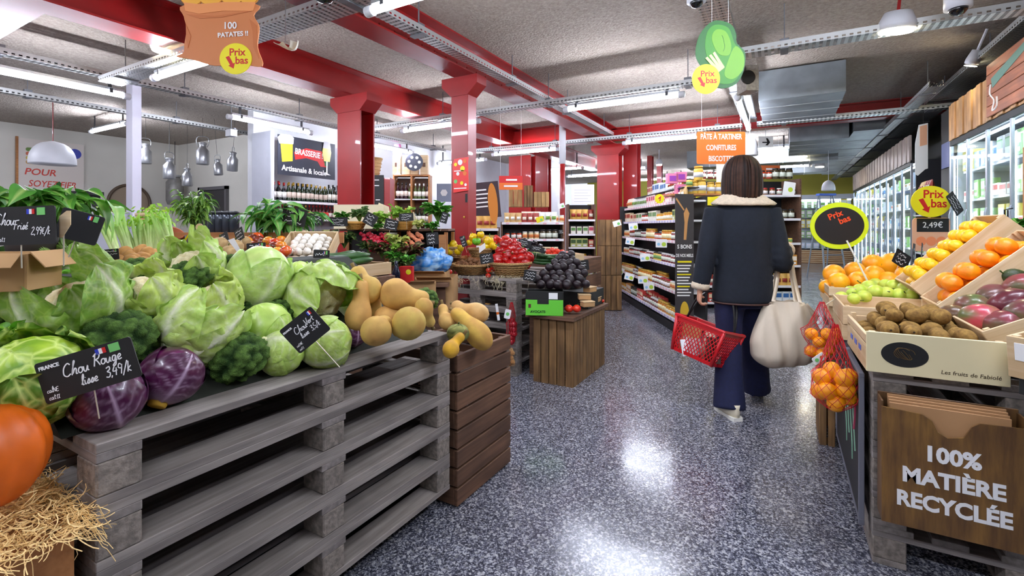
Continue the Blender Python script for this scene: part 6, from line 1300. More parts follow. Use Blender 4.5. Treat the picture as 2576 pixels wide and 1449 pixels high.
def box_meshp(c, c2, w_=.09, d_=.06, h=.14, c3=(240, 240, 236)):
    m = MB(); m.box((-w_ / 2, -d_ / 2, 0), (w_ / 2, d_ / 2, h), 0, bev=.002); m.box((-w_ * .42, -d_ / 2 - .001, h * .45), (w_ * .42, -d_ / 2, h * .85), 1); m.box((-w_ * .3, -d_ / 2 - .0012, h * .12), (w_ * .3, -d_ / 2, h * .3), 2)
    return pm('box', m, [mat('box_%d_%d_%d' % c, c, .5), mat('print_%d_%d_%d' % c2, c2, .5), mat('print_%d_%d_%d' % c3, c3, .5)], False)
def bag_mesh(c, c2, w_=.1, h=.16):
    m = MB(); m.grid(6, 8, lambda u, v: ((u - .5) * w_ * (1 - .1 * sin(pi * v)), -.03 * sin(pi * u) * sin(pi * min(1, v * .9 + .08)) ** .6, v * h), 0); m.grid(6, 8, lambda u, v: ((.5 - u) * w_ * (1 - .1 * sin(pi * v)), .03 * sin(pi * u) * sin(pi * min(1, v * .9 + .08)) ** .6, v * h), 0)
    m.box((-w_ * .3, -.036, h * .3), (w_ * .3, -.028, h * .6), 1); return pm('packet', m, [mat('bag_%d_%d_%d' % c, c, .35), mat('print_%d_%d_%d' % c2, c2, .5)])
WINE = [bottle_mesh((16, 30, 16), (232, 228, 214), CAPD), bottle_mesh((24, 40, 20), (214, 196, 180), CAPG), bottle_mesh((20, 22, 24), (240, 236, 230), CAPR), bottle_mesh((70, 84, 40), (236, 232, 220), CAPW2), bottle_mesh((40, 12, 20), (232, 214, 200), CAPD)]
BEER = [bottle_mesh((70, 20, 18), (220, 60, 50), CAPR, .03, .22), bottle_mesh((60, 30, 14), (232, 210, 120), CAPG, .03, .22), bottle_mesh((84, 30, 30), (230, 226, 214), CAPR, .03, .22)]
JARS = [jar_mesh((176, 60, 30), (238, 234, 222), CAPD), jar_mesh((214, 150, 40), (240, 236, 210), CAPG), jar_mesh((110, 30, 30), (226, 232, 214), CAPW2), jar_mesh((226, 190, 90), (120, 160, 90), CAPD), jar_mesh((120, 70, 34), (236, 232, 230), CAPR), jar_mesh((230, 214, 170), (206, 120, 60), CAPW2), jar_mesh((196, 120, 30), (250, 240, 190), CAPG, .042, .13), jar_mesh((70, 60, 40), (220, 226, 210), CAPD, .04, .13)]
BOXES = [box_meshp((226, 206, 170), (170, 60, 40)), box_meshp((206, 70, 60), (240, 220, 180)), box_meshp((232, 226, 210), (90, 140, 70)), box_meshp((214, 150, 60), (250, 240, 220)), box_meshp((240, 214, 206), (196, 60, 90)), box_meshp((60, 44, 38), (226, 196, 120)), box_meshp((226, 232, 232), (60, 110, 170)), box_meshp((190, 196, 120), (60, 90, 40))]
BAGS = [bag_mesh((236, 226, 200), (190, 110, 50)), bag_mesh((206, 170, 110), (240, 240, 230)), bag_mesh((232, 232, 228), (110, 150, 60)), bag_mesh((226, 180, 90), (160, 50, 40)), bag_mesh((160, 60, 50), (240, 230, 210))]
COOL = [box_meshp((240, 242, 244), (70, 130, 190), .1, .08, .1), box_meshp((236, 238, 240), (110, 170, 80), .08, .08, .12), box_meshp((246, 240, 230), (210, 90, 90), .11, .08, .07), box_meshp((230, 210, 90), (240, 250, 240), .09, .08, .14), box_meshp((200, 220, 240), (240, 240, 250), .1, .08, .12), box_meshp((246, 246, 240), (226, 170, 90), .12, .08, .06), box_meshp((150, 196, 120), (240, 240, 230), .08, .08, .13), jar_mesh((244, 244, 240), (90, 140, 200), CAPW2, .035, .1)]
rp = random.Random(77)
for l_, n_ in ((COOL, 'chilled_pack'), (BOXES, 'printed_box'), (BAGS, 'food_bag')):
    for m_ in l_: m_.name = n_
CW = {'white': (238, 238, 236), 'cream': (230, 214, 178), 'yellow': (230, 214, 90), 'amber': (214, 150, 50), 'orange': (214, 110, 50), 'red': (196, 50, 45), 'dark red': (110, 28, 30), 'brown': (120, 72, 40), 'black': (30, 28, 28), 'dark green': (24, 38, 20), 'olive': (130, 140, 70), 'green': (130, 180, 100), 'blue': (190, 210, 236), 'pink': (238, 206, 206), 'tan': (206, 170, 110)}
def cword(me): c = [float(x) for x in me.materials[0].name.split('.')[0].split('_')[1:]]; return min(CW, key=lambda k: sum((a - b) ** 2 for a, b in zip(CW[k], c)))
PN = {'bottle': 'bottle', 'jar': 'jar', 'chilled_pack': 'pack', 'printed_box': 'packet', 'food_bag': 'bag'}
def row(M_, L_, kinds, gap, label, group, y=0, run=3, smin=.9, smax=1.1, maxn=400, names=None):
    """a row of products along local +X of frame M_, standing at local z=0"""
    x = gap * .6; cur = None; n = 0; k = 0; e = M_.to_euler()
    while x < L_ - gap * .4 and n < maxn:
        if k % run == 0: cur = kinds[rp.randrange(len(kinds))]; s_ = rp.uniform(smin, smax)
        nm = names or cur.name.split('.')[0]
        o = link(nm, cur, None, M_ @ Vector((x, y + rp.uniform(-.006, .006), 0)), (e.x, e.y, e.z), s_); tag(o, label.replace('#', cword(cur) + ' ' + PN.get(cur.name.split('.')[0], 'item')), PN.get(cur.name.split('.')[0], 'item'), group)
        x += gap * rp.uniform(.95, 1.12); k += 1; n += 1
    return n
def fr_(x, y, z, rz): return Matrix.Translation((x, y, z)) @ Matrix.Rotation(rz, 4, 'Z')
SHW = mat('shelf_white', (232, 234, 238), .4); STRIP = mat('price_strip', (240, 236, 240), .5); PINKL = mat('price_pink', (236, 190, 200), .5)
SLATEB = mat('slate_blue', (34, 38, 52), .55)
def strips(parent, L_, z, y, n=None, m=STRIP):
    brd('price_rail', parent, (L_ / 2, y, z), (L_, .004, .035), m)
    mb = MB(); n = n or int(L_ / .16)
    for k in range(n): x = L_ * (k + .5) / n; mb.box((x - .03, y - .004, z - .013), (x + .02, y - .002, z + .012))
    tag(ob('price_label', mb, PINKL if n % 2 else WHT, parent), kind='stuff')
# ---- beer shelf with the BRASSERIE panel
bu = thing('drinks_shelf', 'white shelf unit of bottles under the brasserie panel', 'shelf unit', (-7.28, 4.55, 0), pi / 2)   # local x = +Y, local -y = +X
brd('end_panel', bu, (-.015, -.24, 1.36), (.03, .5, 2.72), GREYW); brd('end_trim', bu, (-.02, -.49, 1.36), (.05, .03, 2.72), WHITE); brd('back_panel', bu, (.85, -.01, 1.36), (1.7, .02, 2.72), WHITE); brd('end_panel', bu, (1.7, -.24, 1.36), (.03, .5, 2.72), WHITE)
for z in (1.66, 1.38, 1.05, .72, .4, .1): brd('shelf_board', bu, (.85, -.25, z - .012), (1.66, .44, .024), SHW); strips(bu, 1.66, z - .02, -.474)
row(fr_(-7.28 + .38, 4.58, 1.66, pi / 2), 1.64, WINE, .083, 'wine # on the upper shelf under the brasserie panel', 'bottles under the brasserie panel'); row(fr_(-7.28 + .2, 4.6, 1.66, pi / 2), 1.6, WINE, .085, 'wine # in the rear row under the brasserie panel', 'rear bottles under the brasserie panel')
row(fr_(-7.28 + .4, 4.58, 1.38, pi / 2), 1.64, BEER, .068, 'small beer # on the second shelf behind the leafy plant', 'beer bottles behind the leafy plant'); row(fr_(-7.28 + .4, 4.58, 1.05, pi / 2), 1.64, BOXES, .1, 'carton # below the beer bottles', 'packets below the beer bottles')
bp = thing('brewery_panel', 'dark panel reading BRASSERIE Artisanale et locale', 'sign', (-6.782, 4.62, 2.06), (pi / 2, 0, pi / 2)); PW, PHt = 1.08, .62
ob('panel_board', MB().box((0, 0, -.01), (PW, PHt, 0)), SLATEB, bp)
ob('red_ribbon', MB().poly([(.28, .38), (.5, .47), (.8, .46), (.86, .40), (.84, .30), (.9, .2), (.78, .2), (.72, .28), (.5, .31), (.3, .26)], 0, .003), REDP, bp)
text('BRASSERIE !', .13, WHT, bp, (.56, .385, .004), (0, 0, -.04), bold=.003, sx=.8); text('Artisanale & locale', .12, WHT, bp, (.48, .1, .004), (0, 0, -.02), bold=.003, sx=.92)
AMB = mat('beer_amber', (236, 206, 40), .4); FOAM = mat('beer_foam', (240, 240, 240), .6)
ob('beer_glass', MB().poly([(.07, .2), (.25, .23), (.25, .5), (.04, .5)], 0, .006), AMB, bp); ob('beer_foam', MB().poly([(.02, .48), (.26, .5), (.27, .6), (.2, .64), (.05, .63), (-.01, .57)], .001, .01), FOAM, bp)
ob('bottle_picture', MB().poly([(.86, .22), (.93, .22), (.94, .36), (.91, .5), (.88, .5), (.86, .36)], 0, .004), mat('bottle_green', (30, 110, 50), .4), bp)
wg = thing('glass_cutout', 'wine glass shaped card at the brasserie panel corner', 'sign', (-6.775, 5.52, 2.28), (pi / 2, 0, pi / 2)); ob('glass_bowl', MB().poly([(-.06, .08), (.06, .08), (.09, .24), (.06, .38), (-.06, .38), (-.09, .24)], 0, .006), mat('wine_pale', (226, 214, 120), .3), wg); ob('glass_stem', MB().poly([(-.012, -.12), (-.08, -.15), (.08, -.15), (.012, -.12), (.012, .08), (-.012, .08)], 0, .006), WHT, wg); ob('glass_top', MB().poly([(-.08, .3), (.08, .3), (.06, .42), (-.06, .42)], .006, .008), WHITE, wg)
# ---- red cabinet with blackboard, wine racks
q = P(945, 570, 7.7); t = thing('red_cabinet', 'red upright cabinet carrying a blackboard beside the wide column', 'cabinet', (q.x, q.y, 0), TH); brd('cabinet_body', t, (0, .15, 1.02), (.46, .3, 2.04), RED); brd('blackboard', t, (-.04, -.01, 1.72), (.35, .012, .72), CHALK)
for k in range(6): brd('chalk_line', t, (-.06 + .1 * (k % 2) * (k > 1), -.018, 2.0 - .09 * k - (.05 if k > 1 else 0)), (.24 if k < 2 else .07, .002, .014), CHALKW)
t = make_basket('tall tan tub standing on the red cabinet', .15, .32, mat('tub_tan', (196, 160, 106), .7), 'tub'); t.location = W3(q.x * 0, 0) + P(938, 436, 7.85); t.location.z = 2.045
for k, (px, lb) in enumerate(((1012, 'first oak cubby of wine bottles beside the red cabinet'), (1057, 'second oak cubby of wine bottles beside the plush red panel'))):
    q = P(px, 570, 9.3); t = thing('wine_rack', lb, 'wine rack', (q.x, q.y, 0), TH)
    for x in (-.17, .17): brd('rack_side', t, (x, .15, 1.12), (.025, .3, 2.24), HONEY)
    brd('rack_top', t, (0, .15, 2.25), (.37, .3, .025), HONEY); brd('rack_back', t, (0, .3, 1.12), (.34, .012, 2.2), BROWNX)
    for z in (1.78, 1.3, .8, .3): brd('rack_shelf', t, (0, .15, z), (.33, .28, .02), SHW); row(fr_(q.x, q.y, z + .01, TH) @ Matrix.Translation((-.15, .08, 0)), .32, WINE, .076, 'wine # in the ' + ('first' if k == 0 else 'second') + ' oak cubby', 'wine bottles in the oak cubbies')
    for j in range(2): c = thing('wooden_box', 'upright wooden wine box on the oak cubbies, ' + ('first', 'second', 'third', 'fourth')[2 * k + j], 'box', P(px - 14 + 24 * j, 440, 9.4), TH); c.location.z = 2.265; brd('box_body', c, (0, .05, .2), (.15, .15, .38), PALE); brd('box_print', c, (0, -.028, .2), (.06, .003, .08), BROWNX)
q = P(1000, 400, 9.0); t = thing('glass_cutout', 'pink wine glass shaped card above the oak cubbies', 'sign', q, facing().to_euler()); ob('glass_bowl', MB().poly([(-.05, -.02), (.05, -.02), (.09, .12), (.06, .28), (-.06, .28), (-.09, .12)], 0, .006), mat('rose_pink', (236, 130, 190), .3), t); ob('glass_stem', MB().poly([(-.01, -.25), (-.07, -.3), (.07, -.3), (.01, -.25), (.01, 0), (-.01, 0)], 0, .006), WHT, t)
q = P(922, 388, 7.6); t = thing('glass_cutout', 'tan beer glass shaped card hanging beside the wide column', 'sign', q, facing().to_euler()); ob('glass_bowl', MB().poly([(-.06, -.2), (.08, -.18), (.12, .12), (-.1, .12)], 0, .006), mat('beer_tan', (232, 186, 130), .3), t); ob('beer_foam', MB().poly([(-.11, .1), (.13, .1), (.1, .2), (-.08, .2)], 0, .01), FOAM, t)
t = thing('round_plaque', 'round dark plaque above the oak cubbies', 'plaque', P(1042, 408, 9.2), facing().to_euler()); ob('plaque_disc', MB().poly(circ(.17, 32), 0, .01), SLATEB, t)
for k in range(6): ob('star_mark', MB().poly(circ(.03, 6, .1 * cos(k), .1 * sin(k)), .01, .013), WHT, t)
t = thing('wall_poster', 'grey poster on the white wall beyond the oak cubbies', 'poster', P(1117, 485, 10.5), facing().to_euler()); ob('poster_sheet', MB().box((-.16, -.2, 0), (.16, .2, .006)), mat('poster_grey', (140, 150, 170), .6), t); ob('poster_mark', MB().poly(circ(.08, 6), .006, .009), WHT, t)
# ---- poster on the slim column
t = thing('festive_poster', 'red festive poster with fruit drinks on the slim column', 'poster', (xY(1157, 4.11), 4.118, 1.79), (pi / 2, 0, 0)); ob('poster_sheet', MB().poly([(-.09, -.18), (.11, -.16), (.1, .14), (.11, .19), (-.08, .18), (-.1, .12)], 0, .003), mat('poster_red', (226, 40, 34), .4), t)
for (x, y, r_, mm) in [(-.06, .12, .02, YEL), (.0, .14, .03, WHT), (.06, .15, .022, ORG), (.03, .07, .03, YEL), (-.06, -.06, .022, GRNP), (.06, .02, .024, ORG), (-.03, .02, .02, WHT), (.02, -.08, .02, YEL), (.07, -.1, .015, WHT)]: ob('printed_fruit', MB().poly(circ(r_, 14, x, y), .003, .005), mm, t)
ob('printed_line', MB().box((-.08, -.14, .003), (.08, -.13, .005)), WHT, t); ob('printed_line', MB().box((-.08, .045, .003), (.05, .055, .005)), WHT, t)
t = thing('wall_switch', 'small black switch on the slim red column', 'switch', (xY(1173, 4.12), 4.122, 1.55)); brd('switch_body', t, (0, 0, 0), (.025, .012, .09), BLACK); ob('round_sensor', MB().lathe([(.012, 0), (.0, .006)], 12), CAPG, t, (-.03, 0, -.2), (pi / 2, 0, 0))
# ---- biscuit shelves in the middle distance
def shelfunit(name, label, px0, px1, d_, zs, depth, top, kinds, gap, plabel, mm=None, side=None, group=None, rail=True, scale=1.0, rz=0, names=None):
    q = P(px0, 570, d_); L_ = (px1 - px0) / F * d_; t = thing(name, label, 'shelf unit', (q.x, q.y, 0), TH + rz); mm = mm or SHW; side = side or BROWNX
    for x in (0, L_): brd('side_panel', t, (x, depth / 2, top / 2), (.03, depth, top), side)
    brd('back_panel', t, (L_ / 2, depth, top / 2), (L_, .015, top), DARK)
    for i, z in enumerate(zs):
        brd('shelf_board', t, (L_ / 2, depth / 2, z - .01), (L_ - .03, depth, .02), mm)
        if rail: strips(t, L_, z - .012, -.004)
        row(fr_(q.x, q.y, z, TH + rz) @ Matrix.Translation((.03, .07, 0)), L_ - .05, kinds[i % len(kinds)], gap, plabel % ORD[i + 1] if '%s' in plabel else plabel, group or plabel.replace('%s ', '').replace('# ', 'goods '), smin=.9 * scale, smax=1.15 * scale)
    return t, L_
shelfunit('biscuit_shelf', 'brown shelves of packets below the red and orange sign', 1262, 1418, 7.2, (1.31, 1.06, .8, .5, .2), .4, 1.32, [BAGS, JARS, BOXES, BOXES, BOXES], .088, '# on the %s shelf of the middle biscuit unit')
shelfunit('bread_shelf', 'dark shelf of packets beside the bread shaped board', 1192, 1254, 6.6, (1.22, .98, .7, .4, .15), .35, 1.24, [BAGS, BAGS, BOXES], .085, '# on the %s shelf beside the bread shaped board')
shelfunit('tea_shelf', 'narrow dark wooden shelf of boxes by the round red pipe', 1430, 1497, 8.3, (1.37, 1.12, .89, .66, .4, .15), .35, 1.64, [BAGS, BOXES, BOXES, JARS, BOXES, BOXES], .1, '# on the %s shelf of the narrow wooden unit', mm=BROWNX)
t = thing('notice_sheet', 'large white printed notice above the narrow wooden shelf', 'poster', P(1466, 490, 8.35), facing().to_euler()); ob('notice_paper', MB().box((-.2, -.17, 0), (.2, .18, .006)), WHT, t)
for k in range(5): ob('printed_line', MB().box((-.15, .08 - .05 * k, .006), (.14 - .05 * (k % 2), .085 - .05 * k, .008)), GREYW, t)
t = thing('bread_board', 'orange loaf shaped board beside the slim red column', 'sign', P(1240, 512, 6.5), facing(roll=.08).to_euler()); ob('loaf_shape', MB().poly([(.065 * cos(2 * pi * k / 28), .28 * sin(2 * pi * k / 28)) for k in range(28)], 0, .012), mat('loaf_orange', (226, 142, 52), .6), t)
t = thing('dark_poster', 'dark poster with white lines behind the slim column', 'poster', P(1222, 500, 6.9), facing(roll=.1).to_euler()); ob('poster_sheet', MB().box((-.2, -.28, 0), (.2, .24, .008)), mat('aubergine_brown', (54, 36, 44), .6), t)
for k in range(5): ob('printed_line', MB().box((-.16, .12 - .06 * k, .008), (.02 + .03 * (k % 2), .14 - .06 * k, .01)), WHT, t)
t = thing('hanging_sign', 'small red and orange sign above the biscuit shelves', 'sign', P(1285, 460, 6.9), facing().to_euler()); ob('sign_upper', MB().box((-.17, .0, 0), (.17, .1, .008)), REDP, t); ob('sign_lower', MB().box((-.17, -.1, 0), (.17, 0, .008)), ORG, t); ob('printed_line', MB().box((-.07, .03, .008), (.09, .055, .01)), WHT, t); ob('printed_line', MB().box((-.1, -.06, .008), (.1, -.035, .01)), WHT, t); 
for x in (-.15, .15): ob('cord', MB().tube([(x, .1, 0), (x, 1.2, 0)], .002, 4), WHT, t)
def vcrate(label, px0, px1, y0, y1, d_, n=4, name='wooden_crate', m=None):
    q = P((px0 + px1) / 2, 570, d_); w_ = (px1 - px0) / F * d_; z1 = H - (y0 - CY) / F * d_; z0 = H - (y1 - CY) / F * d_; t = planked(name, label, q.x - w_ / 2, q.x + w_ / 2, q.y - .12, q.y + .12, z0, z1, n, m or WINEW); t.rotation_euler = (0, 0, TH); return t
CRL = wood('wine_crate_pale', (196, 160, 104), (150, 112, 66), .7, (2.5, 40, 40), 2, .2)
vcrate('upright slatted crate on the biscuit shelves, dark one', 1318, 1340, 468, 521, 7.4, 3); vcrate('upright pale slatted crate on the biscuit shelves', 1342, 1380, 484, 521, 7.4, 4, m=CRL); vcrate('tall pale plank box behind the red and orange sign', 1280, 1314, 474, 521, 7.45, 3, m=CRL)
row(fr_(*P(1265, 570, 7.3)[:2], 1.32, TH), .98, BAGS + JARS, .09, '# on top of the biscuit shelves beside the pale crates', 'goods on top of the biscuit shelves')
for k, (y0, y1) in enumerate(((553, 617), (618, 690), (691, 777))): vcrate('slatted wooden crate of the tall stack by the jam aisle, ' + ('topmost', 'middle', 'bottom')[k], 1506, 1560, y0, y1, 7.2, 4)
for px, y, d_, lb in ((1412, 518, 7.93, 'white price card on the round red pipe'), (1552, 562, 6.6, 'price card with a green mark atop the crate stack'), (1358, 552, 7.0, 'round yellow price mark on the biscuit shelf')):
    t = thing('price_card', lb, 'price card', P(px, y, d_), facing(roll=.3).to_euler()); ob('card', MB().poly(rrect(.11, .08, .006), 0, .002), WHT if 'yellow' not in lb else YEL, t); ob('green_mark', MB().poly(circ(.02, 12, .02, -.01), .002, .003), GRNP, t)
# ---- jam gondola (runs straight away from the viewer)
GX, GD0, GD1 = 1.90, 5.5, 8.4; q = W3(GX, GD0); GL = GD1 - GD0
g = thing('jam_gondola', 'long dark gondola of jars and packets with six shelves', 'shelf unit', (q.x, q.y, 0), TH + pi / 2)    # local x = away, local y = left (towards the aisle)
brd('spine', g, (GL / 2, -.34, .8), (GL, .03, 1.6), DARK); brd('plinth', g, (GL / 2, -.18, .05), (GL, .34, .1), BLACK); brd('end_panel', g, (GL, -.18, .8), (.02, .36, 1.6), DARK)
GZ = (1.56, 1.33, 1.08, .80, .49, .17)
KN = [BAGS + BOXES, BOXES + JARS[:3], JARS, JARS[:6], JARS, BOXES + JARS]
for i, z in enumerate(GZ):
    dp = .26 + .018 * i; brd('shelf_board', g, (GL / 2, -.34 + dp / 2, z - .012), (GL, dp, .022), SHW); brd('price_rail', g, (GL / 2, -.338 + dp, z - .014), (GL, .004, .036), STRIP)
    mb = MB()
    for k in range(26): mb.box((GL * (k + .5) / 26 - .03, -.336 + dp, z - .028), (GL * (k + .5) / 26 + .022, -.333 + dp, z - .002))
    tag(ob('price_label', mb, [PINKL, mat('price_lilac', (196, 190, 226), .5)][i % 2], g), kind='stuff')
    M_ = fr_(q.x, q.y, z, TH + pi / 2) @ Matrix.Translation((GL, -.34 + dp - .06, 0)) @ Matrix.Rotation(pi, 4, 'Z')
    row(M_, GL, KN[i], .085 if i else .1, '# on the %s shelf from the top of the jam gondola' % ORD[i + 1], 'goods on the %s gondola shelf' % ORD[i + 1], run=4)
    if i: row(M_ @ Matrix.Translation((0, .09, 0)), GL, KN[i], .1, '# in the rear row on the %s gondola shelf' % ORD[i + 1], 'rear goods on the %s gondola shelf' % ORD[i + 1], run=4, maxn=20)
    else:
        for dz in (.15,): row(M_ @ Matrix.Translation((1.0, .08, .16)), GL - 1.1, JARS + BOXES, .1, '# stacked highest on the jam gondola', 'goods stacked highest on the gondola', run=3); 
brd('riser_board', g, (1.2, -.2, GZ[0] + .15), (2.2, .2, .012), DARK)
for i, (px, y, d_, roll) in enumerate([(1553, 563, 7.8, -.4), (1592, 607, 7.0, -.15), (1672, 612, 5.7, 0), (1565, 680, 7.2, -.5), (1590, 696, 6.8, -.2), (1625, 704, 6.4, .05), (1630, 648, 6.5, .1), (1600, 570, 6.9, .1), (1640, 720, 6.1, .1)]):
    t = thing('price_card', '', 'price card', P(px, y, d_) + W3(-.04, 0), facing(yaw=-.4, roll=roll).to_euler(), 'price cards sticking out of the gondola'); t['label'] = 'green dotted price card on the gondola, ' + ['topmost on the far end', 'above the middle shelves', 'largest at the end panel', 'far one of the lower three', 'middle one of the lower three', 'near one of the lower three', 'between the upper and lower ones', 'under the top shelf', 'lowest beside the end panel'][i]
    ob('card', MB().poly(rrect(.13, .1, .006), 0, .002), WHT, t); ob('green_mark', MB().poly(circ(.026, 12, .03, -.012), .002, .003), mat('price_green', (180, 210, 60), .5), t); ob('blue_mark', MB().poly(circ(.018, 12, -.03, -.012), .002, .003), mat('price_blue', (150, 200, 230), .5), t)
t = thing('price_disc', 'small yellow round price disc on the gondola top shelf', 'price sign', P(1659, 500, 5.85), facing().to_euler()); ob('disc', MB().poly(circ(.058, 24), 0, .002), YEL, t); ob('figure_mark', MB().poly([(-.02, 0), (.01, .03), (.02, .03), (.01, -.03), (.0, -.03), (.005, .0)], .002, .003), REDP, t)
ep = thing('end_poster', 'tall dark poster with a honey spoon on the gondola end', 'poster', P(1722, 570, 5.42), facing(yaw=0).to_euler()); ep.location.z = 0
ob('poster_sheet', MB().box((-.105, .1, -.01), (.105, 1.62, 0)), mat('poster_dark', (58, 54, 56), .6), ep); SPN = mat('spoon_wood', (206, 150, 90), .6)
ob('spoon_picture', MB().poly([(-.01, 1.1), (.02, 1.1), (.035, 1.3), (.055, 1.4), (.02, 1.47), (-.01, 1.4), (.0, 1.3)], 0, .002), SPN, ep); ob('spoon_picture', MB().poly([(-.1, 1.56), (-.09, 1.58), (.0, 1.44), (-.01, 1.43)], 0, .002), SPN, ep)
text('S BONS', .062, WHT, ep, (.0, 1.02, .002), bold=.0015, sx=.8); text('DE NOS MIELS', .05, WHT, ep, (.0, .92, .002), bold=.001, sx=.62); ob('yellow_line', MB().box((-.08, .84, 0), (.08, .86, .002)), YEL, ep)
for k in range(11): ob('printed_line', MB().box((-.085, .80 - .034 * k, 0), (.075 - .015 * (k % 3), .815 - .034 * k, .002)), WHT if k % 4 != 3 else YEL, ep)
ob('oval_picture', MB().poly([(.05 * cos(2 * pi * k / 24), .27 + .13 * sin(2 * pi * k / 24)) for k in range(24)], 0, .003), mat('honey_yellow', (222, 180, 50), .5), ep); ob('green_picture', MB().poly([(-.03, .17), (.03, .17), (.04, .25), (-.04, .25)], .003, .004), mat('dark_green_print', (30, 96, 60), .5), ep)
# ---- second gondola end facing the viewer behind the woman
shelfunit('spread_shelf', 'dark shelves of jars facing the viewer behind the woman', 1742, 2014, 7.25, (1.73, 1.37, 1.0, .66, .35, .1), .5, 1.98, [JARS, JARS, JARS + BOXES, BOXES, BAGS, BOXES], .1, '# on the %s shelf behind the woman', rail=True)
q = P(1745, 570, 7.3)
row(fr_(q.x, q.y, 1.99, TH) @ Matrix.Translation((.02, .1, 0)), 1.6, JARS, .1, '# standing on top of the shelves behind the woman', 'jars on top of the shelves behind the woman', smin=1.2, smax=1.5)
q = P(1690, 570, 6.3)
t = thing('pink_carton', '', 'box', (0, 0, 0)); brd('carton_body', t, (0, 0, .075), (.16, .1, .15), mat('pink_print', (226, 130, 170), .5)); brd('carton_print', t, (0, -.051, .075), (.1, .003, .08), mat('violet_print', (150, 60, 170), .5)); PKC = Stamp(t)
brd_ = thing('top_shelf_board', 'shelf board holding the big jars above the end poster', 'shelf', P(1750, 490, 5.75), TH); brd('board_body', brd_, (0, .1, 0), (.62, .3, .02), HONEY)
for k, (px, y) in enumerate(((1712, 489), (1712, 458), (1690, 462))): PKC(P(px, y, 5.8), TH, ('lower pink and violet carton above the gondola', 'upper pink and violet carton above the gondola', 'side pink carton above the gondola')[k], .8)
BJ = Stamp((lambda t: (ob('jar_body', MB().lathe([(.05, 0), (.055, .01), (.055, .13), (.045, .15)], 16), mat('big_jar', (226, 190, 90), .15), t, smooth=True), ob('jar_label', MB().lathe([(.0565, .04), (.0565, .1)], 16), mat('label_grey', (206, 212, 220), .6), t, smooth=True), ob('jar_lid', MB().lathe([(.05, .15), (.05, .175), (0, .175)], 16), CAPG, t, smooth=True), t)[3])(thing('honey_jar', '', 'jar')))
bjs = [BJ(P(px, y, 5.75), 0, None, s_, 'big jars above the end poster') for px, y, s_ in ((1745, 488, .9), (1764, 488, 1.0), (1788, 488, .8), (1808, 488, .8), (1757, 455, 1.0), (1736, 488, .7))]; label_row(bjs, 'big honey jar on the board above the end poster')
yc = thing('yellow_tray', 'bright yellow display tray under the big jars', 'tray', P(1782, 505, 6.9), TH); brd('tray_front', yc, (0, 0, 0), (.36, .01, .13), YEL); brd('tray_floor', yc, (0, .1, -.06), (.36, .2, .008), YEL)
t = thing('price_card', 'white price card with a green leaf over the shelves behind the woman', 'price card', P(1985, 475, 6.9), facing(roll=-.15).to_euler()); ob('card', MB().poly(rrect(.17, .2, .01), 0, .002), WHT, t); ob('green_mark', MB().poly(circ(.035, 16, .02, -.01), .002, .003), mat('price_green', (180, 210, 60), .5), t)
# hanging orange signs
def hangsign(label, px, y, d_, w_, h_, lines, size, m=None, round_=.02, sx=.85):
    t = thing('hanging_sign', label, 'sign', P(px, y, d_), facing().to_euler()); ob('sign_board', MB().poly(rrect(w_, h_, round_), -.006, 0), m or ORG, t)
    n_ = len(lines)
    for i, s_ in enumerate(lines): text(s_, size, WHT, t, (0, h_ * (.34 - .34 * i) if n_ > 1 else 0, .001), bold=.002, sx=sx)
    for x in (-.4, .4): ob('cord', MB().tube([(x * w_, h_ / 2, 0), (x * w_, CEIL - H + (y - CY) / F * d_ - .02, 0)], .0015, 4), WHT, t)
    return t
hangsign('orange sign reading Pâte à tartiner, Confitures, Biscottes', 1814, 372, 5.6, .57, .38, ['PÂTE À TARTINER', 'CONFITURES', 'BISCOTTES'], .088, mat('sign_orange', (232, 122, 44), .5), sx=.68)
t = thing('hanging_sign', 'smaller orange sign behind the woman\'s head', 'sign', P(1934, 430, 8.6), facing().to_euler()); ob('sign_board', MB().box((-.21, -.1, -.006), (.21, .1, 0)), mat('sign_orange_dark', (206, 104, 52), .5), t); ob('printed_line', MB().box((-.05, .02, 0), (.14, .05, .002)), WHT, t); ob('printed_line', MB().box((-.1, -.08, 0), (.06, -.05, .002)), WHT, t); 
for x in (-.18, .18): ob('cord', MB().tube([(x, .1, 0), (x, .92, 0)], .002, 4), WHT, t)
t = thing('cream_panel', 'cream panel hanging behind the orange spreads sign', 'panel', P(1820, 425, 6.6), facing().to_euler()); ob('panel_sheet', MB().box((-.1, -.2, 0), (.14, .25, .006)), mat('cream_card', (232, 220, 184), .7), t)
es = thing('exit_sign', 'white exit sign with a black arrow under the ducts', 'sign', P(1926, 357, 8.0), facing().to_euler()); ob('sign_panel', MB().box((-.12, -.09, 0), (.12, .09, .01)), WHT, es); ob('arrow', MB().poly([(-.06, .0), (.02, .0), (.0, .06), (.03, .06), (.07, -.01), (.03, -.06), (-.01, -.06), (.02, -.02), (-.06, -.02)], .01, .012), BLACK, es); ob('hanger_rod', MB().tube([(0, .09, 0), (0, .42, 0)], .004, 5), GALV, es)
